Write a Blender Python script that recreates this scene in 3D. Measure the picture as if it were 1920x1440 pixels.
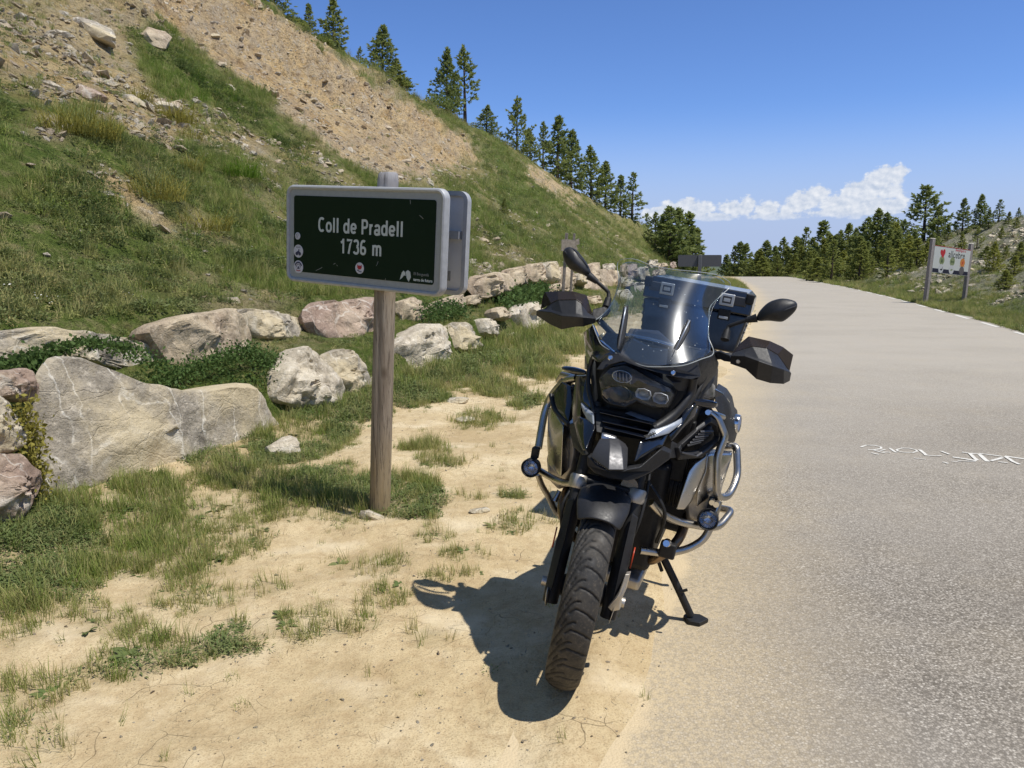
import bpy, bmesh, math, random
import numpy as np
from mathutils import Vector, Matrix, Euler
for o in list(bpy.data.objects): bpy.data.objects.remove(o)
C = bpy.context.scene.collection
SC = bpy.context.scene
# ---------------------------------------------------------------- camera, sky, sun, exposure
FPX, EYE = 1443.0, 1.45
PITCH = math.atan(230 / FPX)
cam = bpy.data.objects.new('camera', bpy.data.cameras.new('camera'))
C.objects.link(cam)
cam.data.sensor_width = 36.0
cam.data.lens = FPX / 1920 * 36
cam.data.clip_start, cam.data.clip_end = 0.05, 60000
cam.location = (0, 0, EYE)
cam.rotation_euler = (math.pi / 2 - PITCH, 0, 0)
SC.camera = cam
SUN_EL = math.radians(64)
SUN_AZ = math.atan2(0.90, -0.436)            # measured from +Y towards +X
sun_dir = Vector((math.sin(SUN_AZ) * math.cos(SUN_EL), math.cos(SUN_AZ) * math.cos(SUN_EL), math.sin(SUN_EL)))
sl = bpy.data.lights.new('sun', 'SUN')
sl.energy, sl.angle, sl.color = 4.6, math.radians(0.53), (1.0, 0.955, 0.88)
sun = bpy.data.objects.new('sun', sl)
C.objects.link(sun)
sun.rotation_euler = sun_dir.to_track_quat('Z', 'Y').to_euler()
SC.view_settings.view_transform = 'Standard'
SC.view_settings.look = 'None'
SC.view_settings.exposure = 0.0
SC.view_settings.gamma = 1.0
SC.view_settings.use_curve_mapping = False
SC.cycles.max_bounces = 8
SC.cycles.transparent_max_bounces = 12

def build_world():
    w = bpy.data.worlds.new('World'); SC.world = w; w.use_nodes = True
    nt = w.node_tree; nt.nodes.clear(); N = nt.nodes.new; L = nt.links.new
    out = N('ShaderNodeOutputWorld'); bg = N('ShaderNodeBackground'); bg.inputs['Strength'].default_value = 0.1
    L(bg.outputs[0], out.inputs[0])
    sky = N('ShaderNodeTexSky'); sky.sky_type = 'NISHITA'; sky.sun_disc = False
    sky.sun_elevation = SUN_EL; sky.sun_rotation = SUN_AZ
    sky.altitude = 1736; sky.air_density = 1.0; sky.dust_density = 0.35; sky.ozone_density = 2.6
    hs = N('ShaderNodeHueSaturation'); hs.inputs['Saturation'].default_value = 1.06; hs.inputs['Value'].default_value = 1.05
    tn = N('ShaderNodeMix'); tn.data_type = 'RGBA'; tn.blend_type = 'MULTIPLY'; tn.inputs[0].default_value = 1.0
    L(sky.outputs[0], tn.inputs[6])
    tg = N('ShaderNodeMix'); tg.data_type = 'RGBA'; tg.inputs[6].default_value = (1.02, 1.13, 1.46, 1); tg.inputs[7].default_value = (1.12, 1.08, 1.0, 1); L(tg.outputs[2], tn.inputs[7]); L(tn.outputs[2], hs.inputs['Color'])
    tc = N('ShaderNodeTexCoord'); sep = N('ShaderNodeSeparateXYZ'); L(tc.outputs['Generated'], sep.inputs[0])
    def M(op, a, b=None, c=None, clamp=False):
        n = N('ShaderNodeMath'); n.operation = op; n.use_clamp = clamp
        for i, v in enumerate((a, b, c)):
            if v is None: continue
            if isinstance(v, (int, float)): n.inputs[i].default_value = v
            else: L(v, n.inputs[i])
        return n.outputs[0]
    # azimuth and elevation of the looked-at direction, in degrees
    az = M('MULTIPLY', M('ARCTAN2', sep.outputs[0], sep.outputs[1]), 57.2958)
    el = M('MULTIPLY', M('ARCSINE', sep.outputs[2]), 57.2958)
    tr_ = N('ShaderNodeMapRange'); tr_.interpolation_type = 'SMOOTHSTEP'; tr_.inputs['From Min'].default_value = 14.0; tr_.inputs['From Max'].default_value = 52.0; L(el, tr_.inputs[0]); L(tr_.outputs[0], tg.inputs[0])
    cmb = N('ShaderNodeCombineXYZ'); L(az, cmb.inputs[0]); L(M('MULTIPLY', el, 1.25), cmb.inputs[1])
    def noise(scale, detail, off=(0, 0, 0), rough=0.55):
        mp = N('ShaderNodeMapping'); mp.inputs['Location'].default_value = off; L(cmb.outputs[0], mp.inputs[0])
        n = N('ShaderNodeTexNoise'); n.inputs['Scale'].default_value = scale; n.inputs['Detail'].default_value = detail
        n.inputs['Roughness'].default_value = rough; L(mp.outputs[0], n.inputs['Vector'])
        return n
    def sky_puff(px, py, rx, ry):
        u, v = (px - 960) / FPX, (py - 720) / FPX; fw, up = math.cos(PITCH) - v * math.sin(PITCH), -(math.sin(PITCH) + v * math.cos(PITCH))
        return (math.degrees(math.atan2(u, fw)), math.degrees(math.atan2(up, math.hypot(u, fw))), rx / 25.2, ry / 25.2)
    puffs = [sky_puff(*p) for p in [(1255,393,30,15),(1290,389,36,17),(1320,393,22,13),(1212,402,18,11),(1335,406,46,8),(1372,391,27,15),(1400,388,15,20),(1437,395,27,17),(1475,394,18,10),(1500,381,27,19),(1527,368,25,19),(1560,385,32,18),(1595,380,30,25),(1615,360,27,25),(1640,345,27,22),(1640,382,40,20),(1580,398,60,9),(1450,404,50,8),(1665,332,25,20),(1682,325,17,15),(1668,362,24,16),(1685,382,15,16),(1650,392,34,14)]]
    puffs += [(-36, 4, 2.2, .7), (-39, 4.2, 2.4, .9), (63, 4, 3, 1.2), (67, 4.4, 2.6, 1.4), (150, 5, 6, 2.0), (158, 5.5, 5, 2.3), (-110, 5, 7, 2.0)]
    n1 = noise(1.25, 7, (3, 1, 0), 0.6); n2 = noise(1.25, 7, (2.8, 0.78, 0), 0.6)
    def field(nz, dx, dy):
        f = None
        for (a, e, ra, re) in puffs:
            da = M('MULTIPLY', M('ADD', az, -a + dx), 1 / ra); de = M('MULTIPLY', M('ADD', el, -e + dy), 1 / re)
            q = M('SUBTRACT', 1.0, M('SQRT', M('ADD', M('MULTIPLY', da, da), M('MULTIPLY', de, de))))
            f = q if f is None else M('SMOOTH_MAX', f, q, 0.25)
        return M('ADD', f, M('MULTIPLY', M('ADD', M('SUBTRACT', nz.outputs[0], 0.5), 0.05), 2.0))
    f1 = field(n1, 0, 0)
    mr = N('ShaderNodeMapRange'); mr.interpolation_type = 'SMOOTHSTEP'
    mr.inputs['From Min'].default_value = 0.0; mr.inputs['From Max'].default_value = 0.42; L(f1, mr.inputs[0])
    # thin towards the base: the lower edge dissolves in the bluish air
    base = N('ShaderNodeMapRange'); base.interpolation_type = 'SMOOTHSTEP'
    base.inputs['From Min'].default_value = 2.2; base.inputs['From Max'].default_value = 3.4; L(el, base.inputs[0])
    alpha = M('MULTIPLY', mr.outputs[0], base.outputs[0])
    alpha = M('MULTIPLY', alpha, 0.94)
    sh = M('ADD', 0.5, M('MULTIPLY', M('SUBTRACT', n1.outputs[0], n2.outputs[0]), 2.2), clamp=True)
    cr = N('ShaderNodeMix'); cr.data_type = 'RGBA'; L(sh, cr.inputs[0])
    cr.inputs[6].default_value = (5.2, 6.0, 7.4, 1); cr.inputs[7].default_value = (8.8, 9.0, 9.4, 1)
    # pale bank of distant haze low over the horizon
    hz = N('ShaderNodeMapRange'); hz.interpolation_type = 'SMOOTHSTEP'
    hz.inputs['From Min'].default_value = 1.2; hz.inputs['From Max'].default_value = 11.0
    hz.inputs['To Min'].default_value = 0.97; hz.inputs['To Max'].default_value = 0.0; L(el, hz.inputs[0])
    hm = N('ShaderNodeMix'); hm.data_type = 'RGBA'; L(hz.outputs[0], hm.inputs[0]); L(hs.outputs[0], hm.inputs[6])
    hm.inputs[7].default_value = (4.35, 5.35, 7.8, 1)
    mx = N('ShaderNodeMix'); mx.data_type = 'RGBA'; L(alpha, mx.inputs[0]); L(hm.outputs[2], mx.inputs[6]); L(cr.outputs[2], mx.inputs[7])
    L(mx.outputs[2], bg.inputs['Color'])
build_world()

# ---------------------------------------------------------------- small helpers
def link(o, parent=None):
    C.objects.link(o)
    if parent is not None: o.parent = parent
    return o
def tag(o, label=None, cat=None, group=None, kind=None):
    if label: o['label'] = label
    if cat: o['category'] = cat
    if group: o['group'] = group
    if kind: o['kind'] = kind
    return o
def thing(name, label, cat, loc=(0, 0, 0), group=None, rot=(0, 0, 0)):
    o = bpy.data.objects.new(name, None); o.empty_display_size = 0.2
    o.location = loc; o.rotation_euler = rot; link(o)
    return tag(o, label, cat, group)
def mesh_obj(name, verts, faces, mats=None, parent=None, smooth=None, midx=None):
    me = bpy.data.meshes.new(name)
    me.from_pydata([tuple(v) for v in verts], [], faces); me.update()
    if mats is not None:
        for m in (mats if isinstance(mats, (list, tuple)) else [mats]): me.materials.append(m)
    if midx is not None: me.polygons.foreach_set('material_index', midx)
    if smooth is not None:
        me.polygons.foreach_set('use_smooth', [True] * len(me.polygons))
        if smooth < 180: me.set_sharp_from_angle(angle=math.radians(smooth))
    o = bpy.data.objects.new(name, me)
    return link(o, parent)
def bm_obj(name, bm, mats=None, parent=None, smooth=30):
    bmesh.ops.recalc_face_normals(bm, faces=bm.faces)
    me = bpy.data.meshes.new(name); bm.to_mesh(me); bm.free()
    if mats is not None:
        for m in (mats if isinstance(mats, (list, tuple)) else [mats]): me.materials.append(m)
    me.polygons.foreach_set('use_smooth', [True] * len(me.polygons))
    if smooth < 180: me.set_sharp_from_angle(angle=math.radians(smooth))
    o = bpy.data.objects.new(name, me)
    return link(o, parent)
_c, _s = math.cos(PITCH), math.sin(PITCH)
def ray(px, py):
    u, v = (px - 960) / FPX, (py - 720) / FPX
    return np.array([u, _c - v * _s, -(_s + v * _c)])
def on_z(px, py, z=0.0):
    r = ray(px, py); t = (z - EYE) / r[2]; return np.array([r[0] * t, r[1] * t, z])
def at_depth(px, py, Y):
    r = ray(px, py); t = Y / r[1]; return np.array([r[0] * t, Y, EYE + r[2] * t])
def to_px(x, y, z):
    dz = z - EYE
    dep = np.maximum(y * _c - dz * _s, 0.05); up = y * _s + dz * _c
    return 960 + FPX * x / dep, 720 - FPX * up / dep
# smooth value noise on numpy arrays
def _hash(ix, iy, iz, seed):
    h = (ix * 374761393 + iy * 668265263 + iz * 2147483647 + seed * 1274126177).astype(np.int64) & 0xffffffff
    h = ((h ^ (h >> 13)) * 1274126177) & 0xffffffff
    h = ((h ^ (h >> 16)) * 2246822519) & 0xffffffff
    return ((h ^ (h >> 15)) & 0xffffff) / float(0xffffff)
def vnoise(x, y, z=None, seed=0):
    x = np.asarray(x, float); y = np.asarray(y, float); z = np.zeros_like(x) if z is None else np.asarray(z, float)
    ix, iy, iz = np.floor(x).astype(np.int64), np.floor(y).astype(np.int64), np.floor(z).astype(np.int64)
    fx, fy, fz = x - ix, y - iy, z - iz
    fx, fy, fz = [f * f * f * (f * (f * 6 - 15) + 10) for f in (fx, fy, fz)]
    r = 0
    for dx in (0, 1):
        for dy in (0, 1):
            for dz in (0, 1):
                r = r + _hash(ix + dx, iy + dy, iz + dz, seed) * (fx if dx else 1 - fx) * (fy if dy else 1 - fy) * (fz if dz else 1 - fz)
    return r * 2 - 1
def fbm(x, y, z=None, oct=4, seed=0, gain=0.5):
    r, a, f = 0, 1.0, 1.0
    for i in range(oct):
        r = r + a * vnoise(np.asarray(x) * f + i * 17.3, np.asarray(y) * f - i * 9.1, None if z is None else np.asarray(z) * f, seed + i)
        a *= gain; f *= 2.03
    return r
def sstep(a, b, x):
    t = np.clip((np.asarray(x, float) - a) / (b - a), 0, 1); return t * t * (3 - 2 * t)
def in_poly(px, py, poly):
    ins = np.zeros(np.shape(px), bool); n = len(poly)
    for i in range(n):
        x1, y1 = poly[i]; x2, y2 = poly[(i + 1) % n]
        if y1 == y2: continue
        c = ((y1 > py) != (y2 > py)) & (px < (x2 - x1) * (py - y1) / (y2 - y1) + x1)
        ins ^= c
    return ins

# ---------------------------------------------------------------- material helpers
class NT:
    def __init__(self, name):
        self.m = bpy.data.materials.new(name); self.m.use_nodes = True
        self.t = self.m.node_tree; self.b = self.t.nodes['Principled BSDF']; self.out = self.t.nodes['Material Output']
    def n(self, typ, **kw):
        x = self.t.nodes.new(typ)
        for k, v in kw.items():
            if k in x.inputs: self.set(x.inputs[k], v)
            else: setattr(x, k, v)
        return x
    def set(self, sock, v):
        if hasattr(v, 'is_output') or isinstance(v, bpy.types.NodeSocket): self.t.links.new(v, sock)
        else:
            if sock.type == 'RGBA' and len(v) == 3: v = (*v, 1)
            sock.default_value = v
    def p(self, **kw):
        for k, v in kw.items(): self.set(self.b.inputs[k.replace('_', ' ')], v)
        return self
    def obj(self): return self.n('ShaderNodeTexCoord').outputs['Object']
    def pos(self): return self.n('ShaderNodeNewGeometry').outputs['Position']
    def noise(self, vec, scale, detail=4, rough=0.55, dist=0.0):
        return self.n('ShaderNodeTexNoise', Vector=vec, Scale=scale, Detail=detail, Roughness=rough, Distortion=dist).outputs[0]
    def voro(self, vec, scale, feature='F1', out='Distance', rand=1.0):
        x = self.n('ShaderNodeTexVoronoi', feature=feature, Vector=vec, Scale=scale); x.inputs['Randomness'].default_value = rand
        return x.outputs[out]
    def ramp(self, f, stops, interp='LINEAR'):
        r = self.n('ShaderNodeValToRGB', Fac=f); e = r.color_ramp; e.interpolation = interp
        while len(e.elements) < len(stops): e.elements.new(0.5)
        for el, (p, c) in zip(e.elements, stops):
            el.position = p; el.color = (c, c, c, 1) if isinstance(c, (int, float)) else (*c, 1)
        return r.outputs[0]
    def mix(self, f, a, b, blend='MIX'):
        x = self.n('ShaderNodeMix', data_type='RGBA', blend_type=blend)
        self.set(x.inputs[0], f); self.set(x.inputs[6], a); self.set(x.inputs[7], b); return x.outputs[2]
    def math(self, op, a, b=0.0, clamp=False):
        x = self.n('ShaderNodeMath', operation=op, use_clamp=clamp); self.set(x.inputs[0], a); self.set(x.inputs[1], b); return x.outputs[0]
    def attr(self, name, typ='GEOMETRY', out='Fac'):
        x = self.n('ShaderNodeAttribute', attribute_name=name, attribute_type=typ); return x.outputs[out]
    def mapping(self, vec, scale=(1, 1, 1), rot=(0, 0, 0)):
        return self.n('ShaderNodeMapping', Vector=vec, Scale=scale, Rotation=rot).outputs[0]
    def bump(self, h, strength=0.5, dist=0.02, prev=None):
        x = self.n('ShaderNodeBump', Height=h, Strength=strength, Distance=dist)
        if prev is not None: self.set(x.inputs['Normal'], prev)
        self.set(self.b.inputs['Normal'], x.outputs[0]); return x.outputs[0]
def simple(name, col, rough=0.5, metal=0.0, coat=0.0, var=0.0, vs=40, bump=0.0, bs=300, **kw):
    m = NT(name); m.p(Roughness=rough, Metallic=metal)
    if coat: m.b.inputs['Coat Weight'].default_value = coat; m.b.inputs['Coat Roughness'].default_value = 0.06
    v = m.obj()
    nz = m.noise(v, vs, 5)
    lo = tuple(c * (1 - var) for c in col); hi = tuple(min(1, c * (1 + var)) for c in col)
    m.p(Base_Color=m.ramp(nz, [(0.3, lo), (0.7, hi)]))
    m.p(Roughness=m.ramp(m.noise(v, vs * 2.3, 4), [(0.3, max(0.02, rough * 0.82)), (0.7, min(1, rough * 1.2))]))
    if bump: m.bump(m.noise(v, bs, 3), bump, 0.001)
    for k, x in kw.items(): m.p(**{k: x})
    return m.m
def text_mesh(body, size, bold=0.0, depth=0.0, sx=1.0, align='CENTER', spacing=1.0):
    cu = bpy.data.curves.new('lettering', 'FONT'); cu.body = body; cu.size = size; cu.offset = bold; cu.extrude = depth
    cu.align_x = align; cu.align_y = 'CENTER'; cu.space_character = spacing; cu.resolution_u = 4
    o = bpy.data.objects.new('lettering_source', cu); C.objects.link(o)
    dg = bpy.context.evaluated_depsgraph_get()
    me = bpy.data.meshes.new_from_object(o.evaluated_get(dg)); bpy.data.objects.remove(o); bpy.data.curves.remove(cu)
    me.transform(Matrix.Diagonal((sx, 1, 1, 1))); return me
def text_obj(name, body, size, mat, mw, parent, **kw):
    me = text_mesh(body, size, **kw); me.materials.clear(); me.materials.append(mat); me.transform(mw)
    o = bpy.data.objects.new(name, me); return link(o, parent)

# ---------------------------------------------------------------- the lie of the land
def _interp(pts):
    ys = np.array([p[0] for p in pts], float); xs = np.array([p[1] for p in pts], float)
    k = np.linspace(ys[0], ys[-1], 400); v = np.interp(k, ys, xs)
    w = np.hanning(25); w /= w.sum(); vp = np.pad(v, 12, mode='reflect', reflect_type='odd'); v = np.convolve(vp, w, 'valid')
    return lambda y: np.interp(y, k, v)
road_x = _interp([(-60, -17.2), (1, 3.0), (2, 3.2), (4.5, 3.68), (9, 5.35), (14, 7.15), (26.6, 11.2), (42, 15.7), (70, 22.7), (80, 25.2), (150, 44), (220, 62)])
wall_x = _interp([(-60, -14), (-3, -4.5), (2, -3.25), (4.33, -2.5), (6.1, -1.98), (8.35, -1.5), (10.5, -.75), (16.3, .8), (30, 4.9), (45, 9.3), (80, 19), (120, 31), (160, 42), (220, 59)])
RW = 2.85
ridge = np.array([(-60, -40, 13), (0, -24, 14.2), (20, -19, 14.3), (25, -16.8, 14.3), (40, -12, 13.65), (60, -6.4, 13.2), (80, -.6, 13.3), (95, 6, 10.8), (108, 14, 8.2), (120, 24, 5.0), (132, 34, 1.5), (160, 40, -8), (220, 55, -20)], float)
def ridge_xz(Y): return np.interp(Y, ridge[:, 0], ridge[:, 1]), np.interp(Y, ridge[:, 0], ridge[:, 2])
def z_base(Y):
    t = np.maximum(np.asarray(Y, float) - 72, 0); return -np.minimum(0.0022 * t * t, 0.22 * t)
def wall_h(Y): return 1.02 * (1 - 0.85 * sstep(26, 52, Y))
def z_hill(d, Y):
    d = np.asarray(d, float); Y = np.asarray(Y, float)
    rx, rz = ridge_xz(Y); dr = np.maximum(wall_x(Y) - rx, 6.0); wh = wall_h(Y)
    zl = np.interp(d, [-0.2, 0.10, 0.3, 0.8, 1.05, 1.35], [0.06, 0.10, 0.50, 0.56, 0.66, 1.0]) * wh
    t = np.clip((d - 1.5) / (dr - 1.5), 0, 1)
    zb = z_base(Y)
    zs = zb + wh + (rz - zb - wh) * (0.30 * t + 0.70 * t ** 1.25)
    over = np.maximum(d - dr, 0)
    z = np.where(d < 1.5, zb + zl, zs) - 0.02 * over - 0.0005 * over ** 2
    amp = sstep(1.5, 5, d)
    X = wall_x(Y) - d
    z = z + amp * (0.28 * fbm(X * .22, Y * .22, oct=3, seed=5) + 0.10 * fbm(X * .9, Y * .9, oct=3, seed=8))
    near = sstep(70, 52, Y) * sstep(0.42, 0.62, t) * sstep(1.25, 1.0, d / dr)
    gull = fbm(Y * .55 + d * 0.12, d * .14, oct=4, seed=21) + 0.5 * np.abs(fbm(Y * 1.6, d * .35, oct=3, seed=31))
    z = z + near * (0.5 * gull + 0.17 * fbm(X * 2.2, Y * 1.6, oct=3, seed=41) - 0.30 * np.abs(fbm(X * 1.1, Y * 1.1, oct=3, seed=45)) - .42 * np.abs(fbm(d * 1.5 + .1 * Y, Y * .32, oct=4, seed=47)) + .25)
    return z + 0.03 * fbm(X * 2.5, Y * 2.5, oct=2, seed=12) * sstep(.6, 1.5, d)
def z_bank(d, Y):
    d = np.asarray(d, float); Y = np.asarray(Y, float)
    top = np.interp(Y, [-60, 10, 30, 45, 60, 75, 90, 110, 140, 220], [5.5, 5.5, 5.0, 4.6, 4.2, 3.0, 2.0, 1.2, 0, -4])
    t = np.clip((d - 1.6) / 11.0, 0, 1)
    z = z_base(Y) * 1.0 + top * (t ** 1.15) + 0.06 * np.maximum(d - 12.6, 0) * sstep(100, 60, Y)
    X = road_x(Y) + d
    a = sstep(0.6, 4, d)
    return z + a * (0.30 * fbm(X * .25, Y * .25, oct=3, seed=51) + 0.12 * fbm(X * 1.1, Y * 1.1, oct=3, seed=55)) - 0.03 * sstep(0, .5, d)
def z_ground(X, Y):
    X = np.asarray(X, float); Y = np.asarray(Y, float)
    l = wall_x(Y); r = road_x(Y) - RW
    pad = 1 - sstep(1.3, .7, np.hypot((X - .75) * 1.1, (Y - 3.1) * .75))
    mid = pad * sstep(0.0, 0.4, X - l) * sstep(-.1, 1.2, r - X)
    rut = sstep(1.2, 1.6, Y) * sstep(5.2, 3.6, Y) * (.016 * np.exp(-((X - r + .16) / .06) ** 2))
    return z_base(Y) + rut + .004 * (1 - pad) + mid * (0.035 * fbm(X * .8, Y * .8, oct=3, seed=61) + 0.008 * fbm(X * 4, Y * 4, oct=3, seed=66) + 0.012) + (0.012 + 0.014 * fbm(X * 1.3 + Y * .2, Y * 1.1, oct=4, seed=68)) * sstep(-.9, -.2, X - r) - 0.05 * sstep(-0.12, 0.22, X - r) + 0.10 * sstep(0.6, 0.0, X - l)
def surf(X, Y):
    d = wall_x(Y) - X; d2 = X - road_x(Y) - RW
    return np.where(d > 0, z_hill(d, Y), np.where(d2 > 0, z_bank(d2, Y), z_ground(X, Y)))
# how much of the hillside is bare: outlines seen on the slope, softened by noise
BARE = [([(250,0),(300,45),(345,75),(420,130),(520,200),(590,262),(660,300),(740,330),(800,330),(870,300),(905,290),(850,240),(790,205),(740,170),(690,135),(640,110),(560,55),(440,-20),(300,-60)], 1.0),
        ([(-40,40),(60,20),(150,-20),(265,-20),(285,40),(250,70),(262,130),(300,190),(335,235),(320,270),(260,250),(200,225),(150,210),(80,200),(60,150),(-40,150)], .8),
        ([(-60,-60),(260,-60),(260,10),(150,30),(50,60),(-60,90)], .6),
        ([(165,320),(205,318),(250,385),(320,425),(330,445),(260,425),(205,385)], .95),
        ([(60,215),(120,215),(125,255),(70,250)], .8),
        ([(330,235),(420,250),(505,270),(490,300),(430,280),(350,262)], .8),
        ([(520,255),(640,305),(760,345),(900,330),(940,325),(880,300),(740,330),(640,290)], .55),
        ([(560,270),(650,330),(540,310),(480,290)], .45),
        ([(985,300),(1010,310),(1065,350),(1110,385),(1095,395),(1050,372),(1000,340)], .9),
        ([(1110,420),(1180,450),(1150,450)], .4),
        ([(320,380),(420,430),(470,470),(400,460),(330,420)], .45),
        ([(0,120),(60,150),(90,200),(0,180)], .4), ([(880,490),(960,470),(1020,485),(880,515)], .5), ([(380,560),(560,545),(560,580),(400,590)], .5)]
def hill_bare(X, Y, Z):
    px, py = to_px(X, Y, Z)
    wx = px + 16 * fbm(X * .9, Y * .9, oct=3, seed=71); wy = py + 14 * fbm(X * .9, Y * .9, oct=3, seed=75)
    b = np.zeros_like(px)
    for poly, v in BARE: b = np.maximum(b, np.where(in_poly(wx, wy, poly), v, 0))
    gen = sstep(0.15, 0.6, fbm(X * .35, Y * .35, oct=4, seed=77)) * 0.6
    out = (px < -60) | (py < -60)
    b = np.where(out, gen, np.maximum(b, gen * 0.6))
    return b
def grid_obj(name, P, attrs, mat, kind='structure'):
    n, m, _ = P.shape
    idx = np.arange(n * m).reshape(n, m)
    F = np.stack([idx[:-1, :-1], idx[1:, :-1], idx[1:, 1:], idx[:-1, 1:]], -1).reshape(-1, 4)
    me = bpy.data.meshes.new(name)
    me.vertices.add(n * m); me.vertices.foreach_set('co', P.reshape(-1).astype(np.float32))
    me.loops.add(F.size); me.loops.foreach_set('vertex_index', F.reshape(-1).astype(np.int32))
    me.polygons.add(len(F)); me.polygons.foreach_set('loop_start', (np.arange(len(F)) * 4).astype(np.int32))
    me.polygons.foreach_set('use_smooth', np.ones(len(F), bool))
    me.update(calc_edges=True); me.validate()
    for k, v in attrs.items():
        a = me.attributes.new(k, 'FLOAT', 'POINT'); a.data.foreach_set('value', v.reshape(-1).astype(np.float32))
    me.materials.append(mat)
    o = bpy.data.objects.new(name, me); link(o); o['kind'] = kind
    return o
Ys = np.concatenate([np.arange(-60, -8, 4), np.arange(-8, 1.5, .5), np.arange(1.5, 7, .07), np.arange(7, 14, .14), np.arange(14, 42, .2), np.arange(42, 80, .45), np.arange(80, 140, 1.5), np.arange(140, 221, 8)])

def soil_mat():
    m = NT('dry_sandy_soil'); v = m.pos()
    big = m.noise(v, 0.9, 5, 0.6); fine = m.noise(v, 14, 8, 0.7); gr = m.noise(v, 160, 3)
    col = m.ramp(big, [(0.30, (.46, .35, .19)), (0.52, (.61, .49, .295)), (0.72, (.68, .575, .375))])
    col = m.mix(m.ramp(fine, [(0.30, 0.75), (0.55, 0.0)]), col, (.40, .285, .155))
    col = m.mix(m.ramp(gr, [(0.36, 0.6), (0.5, 0.0)]), col, (.33, .235, .13))
    pale = m.ramp(m.noise(v, 2.3, 4, 0.6), [(0.52, 0.0), (0.68, 0.75)])
    col = m.mix(pale, col, (.72, .61, .42))
    # little pebbles, dark crumbs and dried cracks
    pb = m.voro(v, 75); pbm = m.ramp(pb, [(0.10, 1.0), (0.16, 0.0)])
    sel = m.ramp(m.noise(v, 6, 4), [(0.50, 0.0), (0.58, 1.0)])
    col = m.mix(m.math('MULTIPLY', pbm, sel), col, m.ramp(m.noise(v, 55, 2), [(0.4, (.20, .15, .10)), (0.6, (.66, .57, .43))]))
    warp = m.n('ShaderNodeVectorMath', operation='ADD'); m.set(warp.inputs[0], v)
    nv = m.n('ShaderNodeTexNoise', Vector=v, Scale=5.0); sc = m.n('ShaderNodeVectorMath', operation='SCALE'); m.set(sc.inputs[0], nv.outputs[1]); sc.inputs['Scale'].default_value = 0.16
    m.set(warp.inputs[1], sc.outputs[0])
    ck = m.voro(warp.outputs[0], 5.2, 'DISTANCE_TO_EDGE'); ckm = m.ramp(ck, [(0.0, 1.0), (0.0075, 0.0)])
    ckm = m.math('MULTIPLY', ckm, m.ramp(m.noise(v, 1.3, 3), [(0.53, 0.0), (0.63, 0.75)]))
    col = m.mix(ckm, col, (.21, .14, .075))
    crust = m.ramp(m.noise(v, 1.1, 5, .65), [(.50, 0), (.62, .75)]); col = m.mix(m.math('MULTIPLY', crust, m.ramp(m.noise(v, 22, 5, .7), [(.38, 1), (.62, .25)])), col, (.43, .32, .175))
    gd = m.attr('turf'); col = m.mix(m.math('MULTIPLY', gd, m.ramp(m.noise(v, 9, 5), [(0.35, 0.9), (0.7, 0.3)])), col, (.23, .19, .095))
    m.p(Base_Color=col, Roughness=0.95)
    m.b.inputs['Specular IOR Level'].default_value = 0.2
    h = m.math('ADD', m.math('MULTIPLY', fine, 0.5), m.math('ADD', m.math('MULTIPLY', gr, 0.16), m.math('SUBTRACT', m.math('MULTIPLY', pbm, m.math('MULTIPLY', sel, .25)), m.math('MULTIPLY', ckm, .5))))
    b1 = m.bump(h, 0.75, 0.02)
    m.bump(m.noise(v, 3.5, 5), 0.5, 0.06, b1)
    return m.m
def hill_mat():
    m = NT('bare_marl_slope'); v = m.pos()
    big = m.noise(v, 0.35, 5, 0.6); mid = m.noise(v, 1.6, 6, 0.65); fine = m.noise(v, 9, 7, 0.7)
    rock = m.ramp(mid, [(0.30, (.44, .275, .12)), (0.5, (.70, .50, .25)), (0.72, (.80, .62, .36))])
    rock = m.mix(m.ramp(big, [(.42, 0), (.62, .38)]), rock, (.64, .54, .38))
    st = m.noise(m.mapping(v, (2.6, .22, .5), (0, 0, .3)), 1.2, 6, .65)
    rock = m.mix(m.ramp(st, [(0.45, 0.0), (0.62, 0.6)]), rock, (.44, .36, .27))
    rock = m.mix(m.ramp(fine, [(0.34, 0.9), (0.49, 0.0)]), rock, (.20, .135, .07))
    crev = m.noise(m.mapping(v, (1.0, .45, 1.0), (0, 0, .3)), 3.4, 6, .7)
    rock = m.mix(m.ramp(crev, [(.34, .85), (.43, 0)]), rock, (.17, .115, .06))
    rock = m.mix(m.ramp(m.noise(v, 3.3, 5, .7), [(0.56, 0.0), (0.66, 0.8)]), rock, (.62, .53, .40))
    chip = m.voro(v, 7.0); chs = m.ramp(m.noise(v, .9, 4), [(0.46, 0.0), (0.58, 1.0)])
    rock = m.mix(m.math('MULTIPLY', m.ramp(chip, [(0.18, 0.9), (0.30, 0.0)]), chs), rock, (.62, .56, .46))
    turf = m.ramp(m.noise(v, 5, 6, 0.7), [(0.32, (.065, .11, .018)), (0.50, (.13, .175, .036)), (0.68, (.31, .27, .13))])
    turf = m.mix(m.ramp(big, [(0.5, 0.0), (0.7, 0.3)]), turf, (.16, .15, .06))
    col = m.mix(m.attr('bare'), turf, rock)
    m.p(Base_Color=col, Roughness=0.95); m.b.inputs['Specular IOR Level'].default_value = 0.15
    b1 = m.bump(m.math('ADD', m.math('ADD', mid, st), m.math('ADD', m.math('MULTIPLY', fine, 0.6), crev)), 1.0, 0.30)
    m.bump(m.math('SUBTRACT', m.noise(v, 34, 4), m.math('MULTIPLY', m.ramp(chip, [(0.18, 1.0), (0.32, 0.0)]), -0.6)), 0.7, 0.03, b1)
    return m.m
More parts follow.
